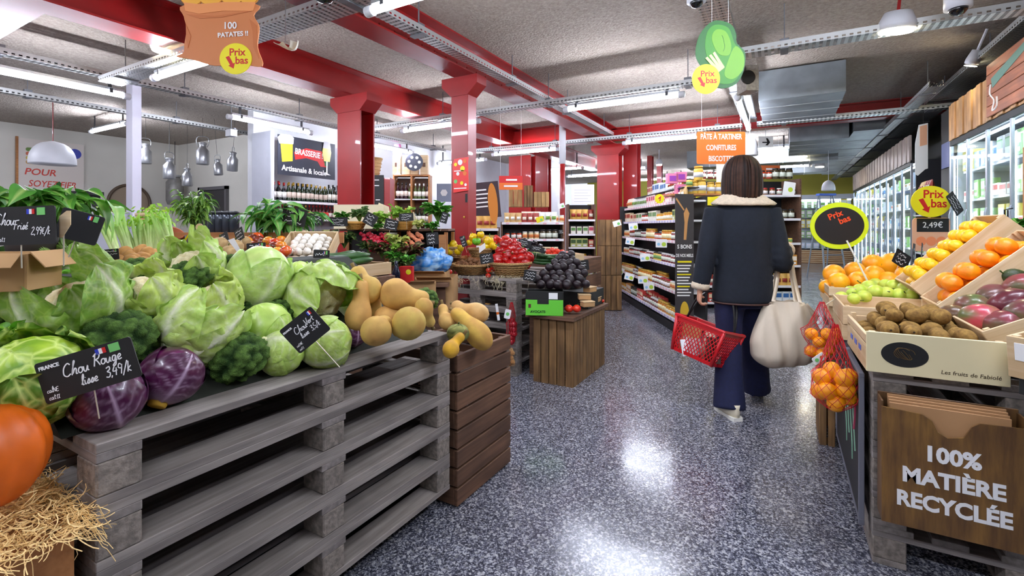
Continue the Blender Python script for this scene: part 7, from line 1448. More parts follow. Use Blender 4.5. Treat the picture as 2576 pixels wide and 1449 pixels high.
# ---- refrigerators along the right wall
COLDL = mat('cold_light', (255, 255, 255), .4, emit=FRIDGE_E, ecol=(225, 240, 255)); FW = mat('fridge_white', (196, 202, 208), .45); FST = mat('fridge_steel', (150, 156, 166), .35, metal=.5); GLS = glass('door_glass', (.93, .97, .98), .03, .03)
VALW = wood('valance_wood', (206, 160, 104), (150, 104, 62), .55, (2, 24, 24), 2, .1, rnd=.32); VALP = wood('valance_pale', (206, 190, 178), (170, 154, 146), .55, (2, 24, 24), 2, .1, rnd=.15)
def fridge(label, y0, y1, nd, vm, vw_, plabel, group, gap, zt=2.2, x0=1.66, dep=.62):
    t = thing('refrigerator', label, 'refrigerator', (x0, y0, 0)); L_ = y1 - y0
    brd('back_wall', t, (dep, L_ / 2, zt / 2), (.02, L_, zt), FW); brd('base', t, (dep / 2, L_ / 2, .08), (dep, L_, .16), DARK); brd('roof', t, (dep / 2, L_ / 2, zt + .02), (dep, L_, .05), DARK)
    for y in (0, L_): brd('side_wall', t, (dep / 2 + .03, y, zt / 2), (dep - .06, .03, zt), FW if y else DARK)
    for z in (.22, .56, .9, 1.22, 1.54, 1.86): 
        brd('shelf', t, (dep / 2 + .05, L_ / 2, z), (dep - .14, L_ - .04, .015), FW); brd('shelf_rail', t, (.11, L_ / 2, z), (.008, L_ - .04, .035), STRIP)
        row(fr_(x0 + .15, y1 - .03, z + .008, -pi / 2), L_ - .06, COOL, gap, plabel, group, run=2, smin=1.3, smax=1.8)
    for k in range(nd + 1):
        y = L_ * k / nd; brd('door_post', t, (.012, y, zt / 2 + .08), (.024, .045 if k % 2 == 0 else .03, zt - .16), FST)
        if 0 < k: 
            yc = L_ * (k - .5) / nd; brd('light_tube', t, (.035, L_ * k / nd, zt / 2 + .05), (.01, .012, zt - .4), COLDL); d_ = brd('door', t, (.006, yc, zt / 2 + .08), (.006, L_ / nd - .05, zt - .2), GLS, bev=.0005); ob('handle', MB().tube([(-.02, -.0, -.25), (-.03, 0, -.2), (-.03, 0, .25), (-.02, 0, .3)], .008, 6), FST, d_, (0, L_ / nd / 2 - .06, -.05))
    brd('light_tube', t, (.1, L_ / 2, zt - .04), (.02, L_ - .1, .02), COLDL); brd('upper_rail', t, (.01, L_ / 2, zt - .01), (.03, L_, .06), BLACK); brd('lower_rail', t, (.01, L_ / 2, .17), (.03, L_, .05), BLACK)
    n_ = int(L_ / vw_)
    for k in range(n_): brd('valance_slat', t, (-.0 - .012 * (k % 2), L_ * (k + .5) / n_, zt + .22), (.03, L_ / n_ - (.012 if vw_ > .1 else .03), .40), vm)
    return t
fr1 = fridge('near bank of glass door refrigerators under the wooden sign', 3.9, 7.2, 6, VALW, .13, 'chilled # in the near refrigerator', 'packs in the near refrigerator', .17)
fr2 = fridge('far bank of glass door refrigerators beyond the black panel', 9.15, 15.8, 10, VALP, .16, 'chilled # in the far refrigerator bank', 'packs in the far refrigerator', .27)
ws = thing('wooden_sign', 'wooden lettered sign over the near refrigerators', 'sign', (1.625, 5.94, 2.24), (pi / 2, 0, -pi / 2)); 
for k in range(5): brd('sign_plank', ws, (.75, .05 + .095 * k, 0), (1.5, .09, .014), wood('sign_plank', (196, 118, 74), (150, 84, 50), .5, (3, 30, 30), 0, .1, dark=(120, 70, 44)))
grl = MB().poly([(.15, .24), (.95, .40), (.95, .46), (.12, .33)], .008, .01); ob('teal_lettering', grl, mat('teal_print', (96, 136, 120), .6), ws); em = MB(); em.tube(smoothpath([(.12, .28, .01), (.1, .2, .01), (.2, .12, .01), (.16, .04, .01), (.26, .06, .01), (.26, .14, .01)], 4), .008, 5); ob('bunch_outline', em, WHT, ws)
bp_ = thing('black_booth', 'tall black panel between the two refrigerator banks', 'panel', (2.0, 7.5, 0)); brd('panel_body', bp_, (0, 0, 1.32), (.6, .5, 2.64), BLACK); brd('steel_post', bp_, (-.31, -.22, 1.3), (.03, .05, 2.6), FST); brd('blue_screen', bp_, (-.31, .02, 2.1), (.01, .3, .3), mat('slate_screen', (70, 80, 130), .5))
t = thing('hanging_banner', 'cream and white banner strip before the black panel', 'banner', P(2318, 372, 6.2), facing(yaw=-.25).to_euler()); ob('banner_sheet', MB().poly([(-.03, .3), (.07, .32), (.07, -.27), (.04, -.28), (-.04, -.36), (-.07, -.34), (-.07, .05)], -.003, .003), WHT, t); ob('banner_print', MB().poly([(-.02, .02), (.06, .04), (.06, .3), (-.02, .28)], .003, .005), mat('peach', (232, 176, 140), .6), t); ob('cord', MB().tube([(.02, .3, 0), (.02, .7, 0)], .003, 4), BLACK, t)
t = thing('side_shelf', 'white shelf rack of packets beside the yellow Prix bas sign', 'shelf unit', (1.68, 8.35, 0)); brd('rack_back', t, (.35, .35, .95), (.02, .72, 1.9), DARK)
for i, z in enumerate((1.72, 1.42, 1.15, .88, .6, .3)): brd('shelf_board', t, (.17, .35, z - .012), (.34, .72, .02), SHW); row(fr_(1.76, 9.05, z, -pi / 2), .7, [BAGS, COOL, BAGS, COOL][i % 4], .1, '# on the %s level of the white side rack' % ORD[i + 1], 'packets on the white side rack')
# far end: open chiller, ladder
q0, q1 = .45, 2.0
t = thing('open_chiller', 'far open chiller with bright shelves under the olive wall', 'chiller', (q0, 19.1, 0)); L_ = q1 - q0; brd('chiller_back', t, (L_ / 2, .55, 1.15), (L_, .02, 2.3), FW); brd('chiller_head', t, (L_ / 2, .2, 2.25), (L_, .5, .16), FW); brd('chiller_light', t, (L_ / 2, .1, 2.14), (L_ - .1, .04, .03), COLDL)
for z in (.5, .85, 1.2, 1.55, 1.88): brd('shelf', t, (L_ / 2, .35, z), (L_, .4, .02), FW); row(fr_(q0, 19.25, z + .01, 0), L_, COOL, .2, 'chilled # in the far open chiller', 'packs in the far open chiller', smin=1.5, smax=2.0)
for k in range(7): brd('plinth_slat', t, (L_ / 2, .1, .04 + .065 * k), (L_, .02, .04), PALE)
brd('plinth_body', t, (L_ / 2, .3, .22), (L_ - .02, .36, .44), HONEY)
ld = thing('step_ladder', 'blue and grey step ladder at the far end of the aisle', 'ladder', P(2078, 570, 11.5), TH); ld.location.z = 0; LB = mat('ladder_grey', (130, 140, 150), .5)
for x in (-1, 1): ob('ladder_leg', MB().tube([(x * .26, -.35, 0), (x * .16, 0, 2.0)], .02, 6), LB, ld); ob('ladder_leg', MB().tube([(x * .24, .35, 0), (x * .15, 0.05, 2.0)], .015, 6), LB, ld)
brd('ladder_platform', ld, (0, 0, 2.02), (.4, .14, .05), mat('ladder_blue', (50, 90, 180), .5))
for k in range(6): brd('rung', ld, (0, -.3 + .05 * k, .3 + .28 * k), (.46 - .03 * k, .05, .02), LB)
def pendant(label, px, y, d_, r, cordm, hgt=1.0):
    q = P(px, y, d_); t = thing('pendant_lamp', label, 'lamp', q); pr = [(r * (1 - (k / 10) ** 2.4) ** .5 if k < 10 else .02, r * 1.25 * hgt * k / 10) for k in range(11)]; pr = [(r, -.01)] + pr; ob('shade', MB().lathe(pr, 28), WHITE, t, smooth=True); ob('cord', MB().tube([(0, 0, r * 1.2), (0, 0, CEIL - q.z - .02)], .006 if r > .2 else .004, 5), cordm, t); ob('ceiling_rose', MB().lathe([(.06, -.03), (.05, 0)], 12), WHITE, t, (0, 0, CEIL - q.z)); return t
pendant('large white dome pendant lamp on a red cord at the cream wall', 133, 412, 7.0, .265, RED); pendant('small white pendant lamp over the far ladder', 2084, 478, 9.2, .115, WHITE, 1.3); pendant('white pendant lamp beside the orange spreads sign', 1886, 390, 6.4, .1, WHITE, 2.2)
# ---- milk cans, wall things on the left
STEEL = mat('milk_steel', (186, 188, 192), .3, metal=.75, var=.15)
def make_can():
    t = thing('milk_can', '', 'milk can'); ob('can_body', MB().lathe([(.085, 0), (.09, .01), (.09, .22), (.05, .27), (.048, .31), (.058, .33)], 20), STEEL, t, smooth=True); ob('can_lid', MB().lathe([(.06, .325), (.06, .345), (.02, .36), (0, .36)], 16), STEEL, t, smooth=True)
    ob('can_handle', MB().tube(smoothpath([(-.058, 0, .28), (-.085, 0, .36), (-.06, 0, .44), (.06, 0, .44), (.085, 0, .36), (.058, 0, .28)], 4), .006, 6), STEEL, t, smooth=True); ob('hanging_cord', MB().tube([(0, 0, 0), (0, 0, 1.0)], .003, 4), DARK, t, (0, 0, .44)); return t
CAN = Stamp(make_can()); cns = []
for px, y, s_, tl in [(366, 412, .95, 0), (357, 410, .8, .1), (426, 450, 1.0, 0), (471, 468, .85, 0), (510, 414, 1.05, 0), (550, 440, .75, .1), (584, 430, .9, .25)]: cns.append(CAN(P(px, y, 8.4), (0, tl, px), None, s_ * 1.05, 'milk cans hanging before the cream wall'))
for o in cns:
    for c in o.children:
        if c.name.startswith('hanging_cord'): c.scale = (1, 1, (CEIL - o.location.z) / o.scale[0] / max(.9, cos(o.rotation_euler.y)) - .44)
label_row(cns, 'hanging steel milk can before the cream wall')
q = P(440, 515, 10.7); t = thing('metal_churn', 'large dull metal churn hanging on the cream wall', 'churn', q); ob('churn_body', MB().lathe([(.14, 0), (.17, .1), (.17, .5), (.1, .6), (.1, .65)], 20), mat('churn_grey', (150, 148, 144), .5, metal=.4, var=.3), t, smooth=True); ob('churn_rim', MB().lathe([(.12, .62), (.12, .66)], 16), STEEL, t); ob('hanging_cord', MB().tube([(0, 0, .66), (0, 0, CEIL - t.location.z)], .006, 5), DARK, t)
ym = yX(128, XL + .02); t = thing('wall_panel', 'large cream wall panel with red lettering reading SOYEZ FIER', 'poster', (XL + .03, yX(45, XL + .03), 1.2), (pi / 2, 0, pi / 2)); pwid = yX(210, XL + .03) - yX(45, XL + .03)
ob('panel_sheet', MB().box((0, 0, 0), (pwid, 1.7, .02)), mat('panel_cream', (222, 212, 204), .7), t); ob('panel_edge', MB().box((-.03, 0, -.02), (0, 1.72, .03)), HONEY, t); RW = mat('red_writing', (206, 70, 56), .6)
text('POUR', .17, RW, t, (.3, 1.08, .021), bold=.003, shear=.2); text('SOYEZ FIER', .17, RW, t, (.48, .86, .021), bold=.002, shear=.2, sx=.8); text('DE', .17, mat('green_writing', (90, 120, 80), .6), t, (.25, .64, .021), bold=.002, sx=.8, shear=.2)
ob('round_stamp', MB().poly(circ(.1, 24, pwid - .14, 1.5), .02, .023), mat('stamp_blue', (70, 80, 180), .6), t)
for k, cc in enumerate(((110, 140, 70), (206, 110, 80), (214, 190, 90), (196, 150, 90))): ob('printed_layer', MB().poly(rrect(.2, .07, .03), .02, .023), mat('layer_%d' % k, cc, .6), t, (.2, 1.5 - .08 * k, 0))
t = thing('round_wall_tray', 'round dark framed tray on the cream wall behind the post', 'wall tray', (XL + .03, yX(325, XL + .03), 1.25 + (570 - 510) / F * dX(325, XL)), (0, pi / 2, 0)); ob('tray_disc', MB().lathe([(.36, 0), (0, .005)], 36), mat('tray_tan', (150, 132, 112), .6), t); ob('tray_rim', MB().tube([(.38 * cos(a * pi / 20), .38 * sin(a * pi / 20), .02) for a in range(40)], .03, 8, closed=True), mat('tray_brown', (86, 70, 54), .5), t, smooth=True)
t = thing('coffee_machine', 'black machine on the counter behind the basil', 'machine', P(215, 510, 6.2), TH); brd('machine_body', t, (0, 0, 0), (.22, .2, .2), BLACK); brd('machine_top', t, (0, 0, .12), (.3, .22, .05), BLACK); t2 = thing('service_counter', 'grey service counter before the cream wall', 'counter', (P(215, 510, 6.2).x, P(215, 510, 6.2).y, 0), TH); brd('counter_body', t2, (0, 0, .72), (1.4, .5, 1.42), GREYW)
sd = thing('fuse_box', 'small white box with cables on the tray behind the milk cans', 'box', P(582, 335, 7.2)); brd('box_body', sd, (0, 0, 0), (.14, .1, .1), WHITE); brd('bracket', sd, (0, 0, .06), (.2, .03, .02), CLAMP); ob('hanger_rod', MB().tube([(0, 0, .05), (0, 0, CEIL - sd.location.z)], .006, 5), CLAMP, sd)
# ---- ducts, spots, cameras
def duct(label, a, b, seams=3):
    t = thing('air_duct', label, 'duct', ((a[0] + b[0]) / 2, (a[1] + b[1]) / 2, a[2])); d_ = [b[i] - a[i] for i in range(3)]; brd('duct_body', t, (0, 0, d_[2] / 2), tuple(d_), GALVD); ax = 0 if d_[0] > d_[1] else 1
    for k in range(seams): p_ = [0, 0, d_[2] / 2]; p_[ax] = d_[ax] * ((k + 1) / (seams + 1) - .5); s_ = [d_[0] + .012, d_[1] + .012, d_[2] + .012]; s_[ax] = .02; brd('duct_seam', t, p_, s_, GALV)
    return t
duct('large galvanised air duct before the red cross beam', (-.26, 6.55, 2.78), (.62, 8.2, 3.14)); duct('grey ventilation box behind the red cross beam', (.1, 9.6, 2.72), (.95, 11.5, 3.1)); duct('long duct running beside the refrigerator trays', (1.0, 9.5, 2.8), (1.42, 17, 3.12), 6); duct('wide pale duct crossing far behind the orange sign', (-2.0, 12.0, 2.65), (1.0, 12.6, 3.05), 5); duct('flat duct crossing at the far end of the aisle', (-1.5, 15, 2.7), (1.0, 15.6, 3.0), 4)
spk = thing('duct_fan', 'pale speckled box with a round black opening beside the lettuce sign', 'fan', P(1893, 195, 4.9), TH); brd('fan_body', spk, (0, .1, 0), (.13, .2, .26), mat('speckle', (176, 168, 156), .8, var=.3, vs=40)); ob('fan_opening', MB().lathe([(.07, 0), (.07, .02), (0, .02)], 20), BLACK, spk, (-.05, 0, 0), (pi / 2, 0, 0))
SPOT = mat('spot_glow', (255, 255, 255), .4, emit=SPOT_E, ecol=(255, 240, 200))
def spot(label, px, y, z, r=.09, tilt=.0, col=None, e=None):
    d_ = dZ(y, z); q = P(px, y, d_); t = thing('spotlight', label, 'spotlight', q, (tilt, 0, TH)); ob('lamp_face', MB().lathe([(r, .03), (0, .034)], 20).xf(Matrix.Rotation(pi, 4, 'X')), SPOT, t); ob('lamp_can', MB().lathe([(r * 1.12, -.01), (r * 1.15, .03), (r * .8, .12), (0, .12)], 20), WHITE, t, smooth=True); ob('lamp_stem', MB().tube([(0, 0, .1), (0, 0, CEIL - z)], .012, 6), col or WHITE, t); return t
spot('large round spotlight on the tray near the camera dome', 2255, 72, 2.78, .11, .15, RED); spot('warm spotlight above the near refrigerators', 2445, 158, 2.85, .05, .5)
for px, y, lb in ((2018, 392, 'left'), (2070, 395, 'middle'), (2062, 418, 'lower')): spot('small round spotlight near the far duct, %s one' % lb, px, y, 2.75 if y < 400 else 2.72, .09)
spot('small round spotlight behind the crate stack column', 1658, 413, 2.8, .07); spot('flat white lamp on the tray corner above the potato sign', 415, 122, 2.9, .1)
def dome(label, px, y, z, r, up=True):
    d_ = dZ(y, z); q = P(px, y, d_); t = thing('dome_camera', label, 'security camera', q); ob('camera_housing', MB().lathe([(r, 0), (r, r * 1.1), (r * .85, r * 1.35), (0, r * 1.35)], 24), WHITE, t, smooth=True); ob('camera_dome', MB().lathe([(.004, -r * .62), (r * .45, -r * .5), (r * .68, -r * .2), (r * .72, 0)], 20), mat('dome_black', (10, 10, 12), .08, coat=.5), t, smooth=True); ob('camera_stem', MB().tube([(0, 0, r * 1.3), (0, 0, CEIL - z)], .015, 6), WHITE, t); return t
dome('white dome camera on the right hand cable tray', 2410, 22, 2.72, .075); dome('dome camera cut off by the upper edge beside the wide tray', 1752, 6, 2.72, .06); dome('white round detector partly above the upper edge', 815, -14, 2.8, .1)
t = thing('broken_lampshade', 'chipped cream lampshade piece under the yellowish tray', 'lampshade', P(718, 100, 3.35), TH); ob('shade_shell', MB().grid(14, 8, lambda u, v: (.085 * cos(pi * u) * cos(v * 1.2), .04 * sin(v * 3), -.07 * sin(pi * u) * (1 - .4 * v) - .02 * sin(7 * u), (1, 1, 1, 1))), mat('shade_cream', (236, 232, 214), .5), t, smooth=True); ob('hanger_rod', MB().tube([(0, 0, -.02), (0, 0, .8)], .003, 4), GALV, t)
# ---- the two cut-out promotion signs under the ceiling
t = thing('potato_sack_sign', 'hanging card sign shaped as a potato sack with Prix bas disc', 'sign', P(557, 82, 2.9), facing(yaw=-.05).to_euler()); k_ = 2.9 / F
def pp(pts): return [((x - 557) * k_, (82 - y) * k_) for x, y in pts]
SK = mat('sack_orange', (206, 126, 72), .55); SKD = mat('sack_fold', (196, 112, 58), .55); PT = mat('potato_print', (240, 176, 60), .55); PTD = mat('potato_edge', (196, 124, 34), .55)
ob('sack_shape', MB().poly(pp(smoothpath([(462, 10, 0), (459, 40, 0), (466, 70, 0), (460, 110, 0), (458, 130, 0), (440, 140, 0), (480, 148, 0), (540, 165, 0), (600, 160, 0), (662, 168, 0), (650, 120, 0), (654, 70, 0), (640, 40, 0), (645, 12, 0)], 4, True) and [(v.x, v.y) for v in smoothpath([(462, 10, 0), (459, 40, 0), (466, 70, 0), (460, 110, 0), (458, 130, 0), (440, 140, 0), (480, 148, 0), (540, 165, 0), (600, 160, 0), (662, 168, 0), (650, 120, 0), (654, 70, 0), (640, 40, 0), (645, 12, 0)], 4, True)]), -.008, 0), SK, t)
ob('rolled_rim', MB().poly(pp([(460, 4), (500, 10), (560, 6), (645, 8), (640, 30), (560, 28), (500, 34), (464, 26)]), 0, .004), mat('sack_rim', (232, 150, 88), .55), t)
for pts in ([(466, 34), (540, 40), (636, 30), (560, 44), (500, 46)], [(630, 50), (648, 66), (650, 110), (654, 150), (640, 120), (638, 80)], [(465, 60), (478, 90), (470, 120), (466, 100)], [(560, 10), (640, 14), (560, 18)]): ob('sack_fold', MB().poly(pp(pts), .001, .003), SKD, t)
for cx_, cy_, rx, ry in ((480, -14, 30, 26), (530, -16, 34, 28), (585, -15, 32, 27), (628, -12, 26, 24), (508, -40, 30, 24), (560, -44, 32, 26), (606, -40, 30, 24)):
    ob('potato_picture', MB().poly(pp([(cx_ + rx * cos(2 * pi * k / 22), cy_ + ry * sin(2 * pi * k / 22)) for k in range(22)]), -.004 + cy_ * 1e-5, .002 - cy_ * -1e-5), PT, t); ob('potato_edge', MB().poly(pp([(cx_ + (rx + 2) * cos(2 * pi * k / 22), cy_ + (ry + 2) * sin(2 * pi * k / 22)) for k in range(22)]), -.006, .0005), PTD, t)
text('100', .058, WHT, t, ((580 - 557) * k_, (82 - 66) * k_, .004), bold=.001); text('PATATES !!', .04, WHT, t, ((588 - 557) * k_, (82 - 88) * k_, .004), (0, 0, .05), bold=.001)
dd_ = prixbas('', ((595 - 557) * k_, (82 - 149) * k_, .004), .1, (0, 0, 0), .94, 'promo_disc', t)
for x in (-.15, .15): ob('cord', MB().tube([(x, .1, -.004), (x, .72, -.004)], .0012, 4), WHT, t)
t = thing('lettuce_sign', 'hanging card sign shaped as a lettuce with Prix bas disc', 'sign', P(1812, 140, 3.0), facing(yaw=-.1).to_euler()); k_ = 3.0 / F
def pq(pts): return [((x - 1812) * k_, (140 - y) * k_) for x, y in pts]
G1, G2, G3, G4 = mat('lettuce_dark', (20, 98, 26), .5), mat('lettuce_mid', (56, 136, 24), .5), mat('lettuce_light', (104, 164, 30), .5), mat('lettuce_pale', (216, 232, 150), .5)
sm = lambda pts, k=4: [(v.x, v.y) for v in smoothpath([(x, y, 0) for x, y in pts], k, True)]
ob('outer_leaf', MB().poly(pq(sm([(1795, 52), (1835, 60), (1850, 85), (1852, 110), (1872, 135), (1868, 180), (1850, 212), (1815, 222), (1785, 205), (1768, 170), (1752, 135), (1762, 85)])), -.008, 0), G1, t)
ob('middle_leaf', MB().poly(pq(sm([(1800, 62), (1832, 72), (1846, 110), (1866, 140), (1862, 180), (1840, 210), (1800, 205), (1785, 160), (1775, 120), (1780, 80)])), 0, .002), G2, t)
ob('inner_leaf', MB().poly(pq(sm([(1804, 74), (1826, 82), (1838, 115), (1832, 140), (1808, 136), (1794, 110), (1792, 88)])), .002, .004), G3, t)
ob('lower_leaf', MB().poly(pq(sm([(1848, 118), (1868, 140), (1866, 178), (1842, 200), (1822, 190), (1830, 155)])), .002, .0035), G3, t)
for k in range(3): ob('white_rib', MB().poly(pq([(1775 + 9 * k, 146 - 6 * k), (1780 + 9 * k, 142 - 6 * k), (1812 + 5 * k, 178 - 4 * k), (1806 + 5 * k, 184 - 4 * k)]), .003, .006), G4, t)
ob('leaf_line', MB().tube([(p_[0], p_[1], .005) for p_ in pq(sm([(1815, 90), (1822, 120), (1812, 135)], 5))[:8]], .0012, 4), G1, t)
prixbas('', ((1776 - 1812) * k_, (140 - 199) * k_, .010), .085, (0, .0, 0), 1.1, 'promo_disc', t)
for x in (-.05, .05): ob('cord', MB().tube([(x, .2, -.004), (x, .75, -.004)], .0012, 4), WHT, t)
# ================================================================ the woman
PW_ = thing('person', 'woman seen from behind in a navy jacket and jeans carrying a tote bag', 'person', W3(1.585, 3.28), TH)
def ringtube(mb, rings, n=20, cap=True):
    """rings: (centre, rx, ry[, tilt]) horizontal ellipses"""
    vs = []
    for (c, rx, ry) in rings:
        for k in range(n): a = 2 * pi * k / n; vs.append((c[0] + rx * cos(a), c[1] + ry * sin(a), c[2]))
    fs = [(i * n + k, i * n + (k + 1) % n, (i + 1) * n + (k + 1) % n, (i + 1) * n + k) for i in range(len(rings) - 1) for k in range(n)]
    if cap: fs += [tuple(range(n - 1, -1, -1)), tuple((len(rings) - 1) * n + k for k in range(n))]
    mb.add(vs, fs)
def fuse(mb, voxel, it=6):
    me = mb.mesh('tmp', MATS['black']); o = bpy.data.objects.new('tmp', me); COL.objects.link(o)
    r = o.modifiers.new('r', 'REMESH'); r.mode = 'VOXEL'; r.voxel_size = voxel; s_ = o.modifiers.new('s', 'SMOOTH'); s_.factor = .5; s_.iterations = it
    dg = bpy.context.evaluated_depsgraph_get(); out = bpy.data.meshes.new_from_object(o.evaluated_get(dg)); bpy.data.objects.remove(o); bpy.data.meshes.remove(me)
    out.polygons.foreach_set('use_smooth', [True] * len(out.polygons)); return out
def put(name, me, m, parent): me.materials.clear(); me.materials.append(m); me.name = name; return link(name, me, parent)
SKIN = mat('skin', (214, 160, 130), .5, sss=.05); NAVY = mat('navy_wool', (19, 26, 38), .9, var=.25, vs=40, bmp=.5, bs=260, bd=.003); SHEAR = mat('shearling', (222, 204, 178), .95, var=.15, vs=60, bmp=1, bs=160, bd=.006)
DENIM = mat('denim', (20, 27, 66), .85, var=.25, vs=50, bmp=.3, bs=300); DENIM2 = DENIM
hair_m = vcol('brown_hair', .6, .2, .25, 40, .2, 120, .001)
LS, LE, LW = Vector((-.185, 0, 1.37)), Vector((-.255, -.02, 1.08)), Vector((-.292, .0, .83)); RS, RE, RWr = Vector((.185, 0, 1.37)), Vector((.235, -.06, 1.0)), Vector((.345, .10, 1.09))
LH, LK_, LA = Vector((-.085, 0, .86)), Vector((-.095, -.0, .48)), Vector((-.15, -.13, .09)); RH, RK, RA = Vector((.085, 0, .86)), Vector((.12, .12, .49)), Vector((.20, .20, .10))
b = MB()
b.tube([(0, .0, 1.35), (0, .01, 1.45), (0, .02, 1.53)], [.06, .05, .055], 14)
m = ball(1, 24, 18); m.c = []; m.v = [(x * .076, y * .095 + .02, z * .115 + 1.605) for x, y, z in m.v]; b.add(m.v, m.f)
b.tube([(0, .10, 1.62), (0, .128, 1.59), (0, .112, 1.575)], [.012, .016, .01], 8)     # nose
b.tube([(-.03, .095, 1.545), (0, .108, 1.542), (.03, .095, 1.545)], .011, 6)
for s_ in (-1, 1): b.tube([(s_ * .075, .01, 1.62), (s_ * .09, .0, 1.6), (s_ * .078, .012, 1.575)], [.012, .014, .01], 6)
ringtube(b, [((0, 0, .84), .15, .1), ((0, 0, 1.0), .12, .09), ((0, 0, 1.15), .14, .1), ((0, 0, 1.33), .17, .1), ((0, 0, 1.42), .08, .07)])
for S, E, Wr in ((LS, LE, LW), (RS, RE, RWr)): b.tube([S, (S + E) / 2, E, (E + Wr) / 2, Wr], [.05, .045, .038, .035, .025], 12)
for Hh, K, A_ in ((LH, LK_, LA), (RH, RK, RA)): b.tube([Hh, (Hh + K) / 2, K, (K + A_) / 2, A_ + Vector((0, 0, .01))], [.085, .07, .05, .045, .035], 14)
def hand_at(mb, wrist, along, side, curl, s_=1.0):
    """palm plus five curled fingers; along = direction of the hand, curl = direction fingers bend to, side = thumb side"""
    al, cu, sd = along.normalized(), curl.normalized(), side.normalized(); palm = wrist + al * .05
    mb.tube([wrist, wrist + al * .03, wrist + al * .06, wrist + al * .09], [.024, .032, .036, .028], 12, sx=.55) if 0 else None
    for k in range(4):
        o_ = sd * (.027 - .018 * k); mb.tube([wrist + o_ * .6, wrist + al * .05 + o_, wrist + al * .09 + o_], [.016, .014, .012], 8)
        L_ = (.068, .076, .072, .056)[k]; p0 = wrist + al * .09 + o_; p1 = p0 + (al * .8 + cu * .5).normalized() * L_ * .4; p2 = p1 + (al * .1 + cu).normalized() * L_ * .33; p3 = p2 + (cu - al * .7).normalized() * L_ * .27; mb.tube([p0, p1, p2, p3], [.0105, .0095, .0088, .007], 8)
    t0 = wrist + al * .025 + sd * .022; t1 = t0 + (sd * .8 + al * .6 + cu * .2).normalized() * .035; t2 = t1 + (al + cu * .8).normalized() * .03; mb.tube([t0, t1, t2, t2 + (al * .4 + cu).normalized() * .02], [.013, .012, .0105, .008], 8)
hand_at(b, LW, Vector((-.05, .05, -1)), Vector((.2, 1, 0)), Vector((1, -.1, 0))); hand_at(b, RWr, (RWr - RE), Vector((-.6, .3, .6)), Vector((-.3, .6, -.4)))
put('body', fuse(b, .0062, 4), SKIN, PW_)
for s_ in (-1, 1): ob('eye', ball(.011, 12, 8), CHALKW, PW_, (s_ * .03, .104, 1.612), smooth=True); ob('iris', ball(.006, 10, 6), mat('iris', (60, 40, 30), .2), PW_, (s_ * .03, .1115, 1.612), smooth=True)
# jacket
j = MB()
ringtube(j, [((0, -.0, .735), .20, .155), ((0, 0, .76), .2, .158), ((0, 0, .95), .192, .15), ((0, 0, 1.1), .186, .142), ((0, 0, 1.25), .19, .138), ((0, 0, 1.35), .19, .122), ((0, .0, 1.405), .165, .105), ((0, .01, 1.445), .09, .08)], 28)
for S, E, Wr, wr in ((LS, LE, LW, .056), (RS, RE, RWr, .062)): j.tube(smoothpath([S + Vector((0, 0, .0)) * 1, S * .35 + E * .65, E, (E + Wr) / 2, Wr], 4), [.074, .073, .072, .071, .07, .07, .069, .068, .067, .066, .065, .064, .063, .061, .06, .058, wr][:17], 16)
me = fuse(j, .010, 8)
for v in me.vertices:
    p_ = v.co; f = noise.noise(Vector((p_.x * 7, p_.y * 7, p_.z * 3.2))) * .008 + noise.noise(Vector((p_.x * 18, p_.y * 18, p_.z * 9))) * .003
    v.co = p_ + Vector((p_.x, p_.y, 0)).normalized() * f
    if abs(p_.z - 1.0) < .12 and p_.x > .12: v.co += Vector((.004 * sin(p_.z * 120), 0, 0))
jk = put('jacket', me, NAVY, PW_)
ob('hem_piping', MB().tube([(.2 * cos(2 * pi * k / 40) * 1.0, .155 * sin(2 * pi * k / 40), .735) for k in range(40)], .006, 6, closed=True), mat('brown_piping', (74, 44, 36), .6), jk, smooth=True)
# collar: broad shearling flap lying over the shoulders
cl = MB(); cl.grid(40, 8, lambda u, v: ((.078 + .088 * v + .035 * max(0, -sin(2 * pi * u)) * v) * cos(2 * pi * u) * (1 + .22 * v), .015 + (.072 + .055 * v) * sin(2 * pi * u) - .012 * v, 1.475 - .075 * v ** 1.6 + .004 * noise.noise(Vector((u * 30, v * 9, 0))) - .012 * v * max(0, -sin(2 * pi * u)), (1, 1, 1, 1)), wrapu=True)
co = ob('collar', cl, SHEAR, jk, smooth=True); sl = co.modifiers.new('thick', 'SOLIDIFY'); sl.thickness = .014
for Wr, E, r_ in ((LW, LE, .058), (RWr, RE, .064)): d_ = (Wr - E).normalized(); ob('cuff', MB().tube([Wr - d_ * .035, Wr - d_ * .01, Wr + d_ * .008], [r_, r_ * 1.06, r_ * .95], 18), SHEAR, jk, smooth=True)
# jeans
jm = MB(); ringtube(jm, [((0, 0, .70), .15, .12), ((0, 0, .8), .158, .125), ((0, 0, .9), .15, .115)], 24)
for Hh, K, A_ in ((LH, LK_, LA), (RH, RK, RA)): ft = A_ + Vector((0, 0, -.045)); jm.tube(smoothpath([Hh, (Hh + K) / 2, K, (K + A_) / 2, ft], 4), [.1, .1, .098, .096, .094, .09, .087, .084, .082, .081, .082, .084, .087, .09, .093, .096, .099], 18)
me = fuse(jm, .011, 6)
for v in me.vertices: p_ = v.co; v.co = p_ + Vector((noise.noise(Vector((p_.x * 12, p_.y * 12, p_.z * 5))), noise.noise(Vector((p_.x * 12 + 5, p_.y * 12, p_.z * 5))), 0)) * .007
put('jeans', me, DENIM, PW_)
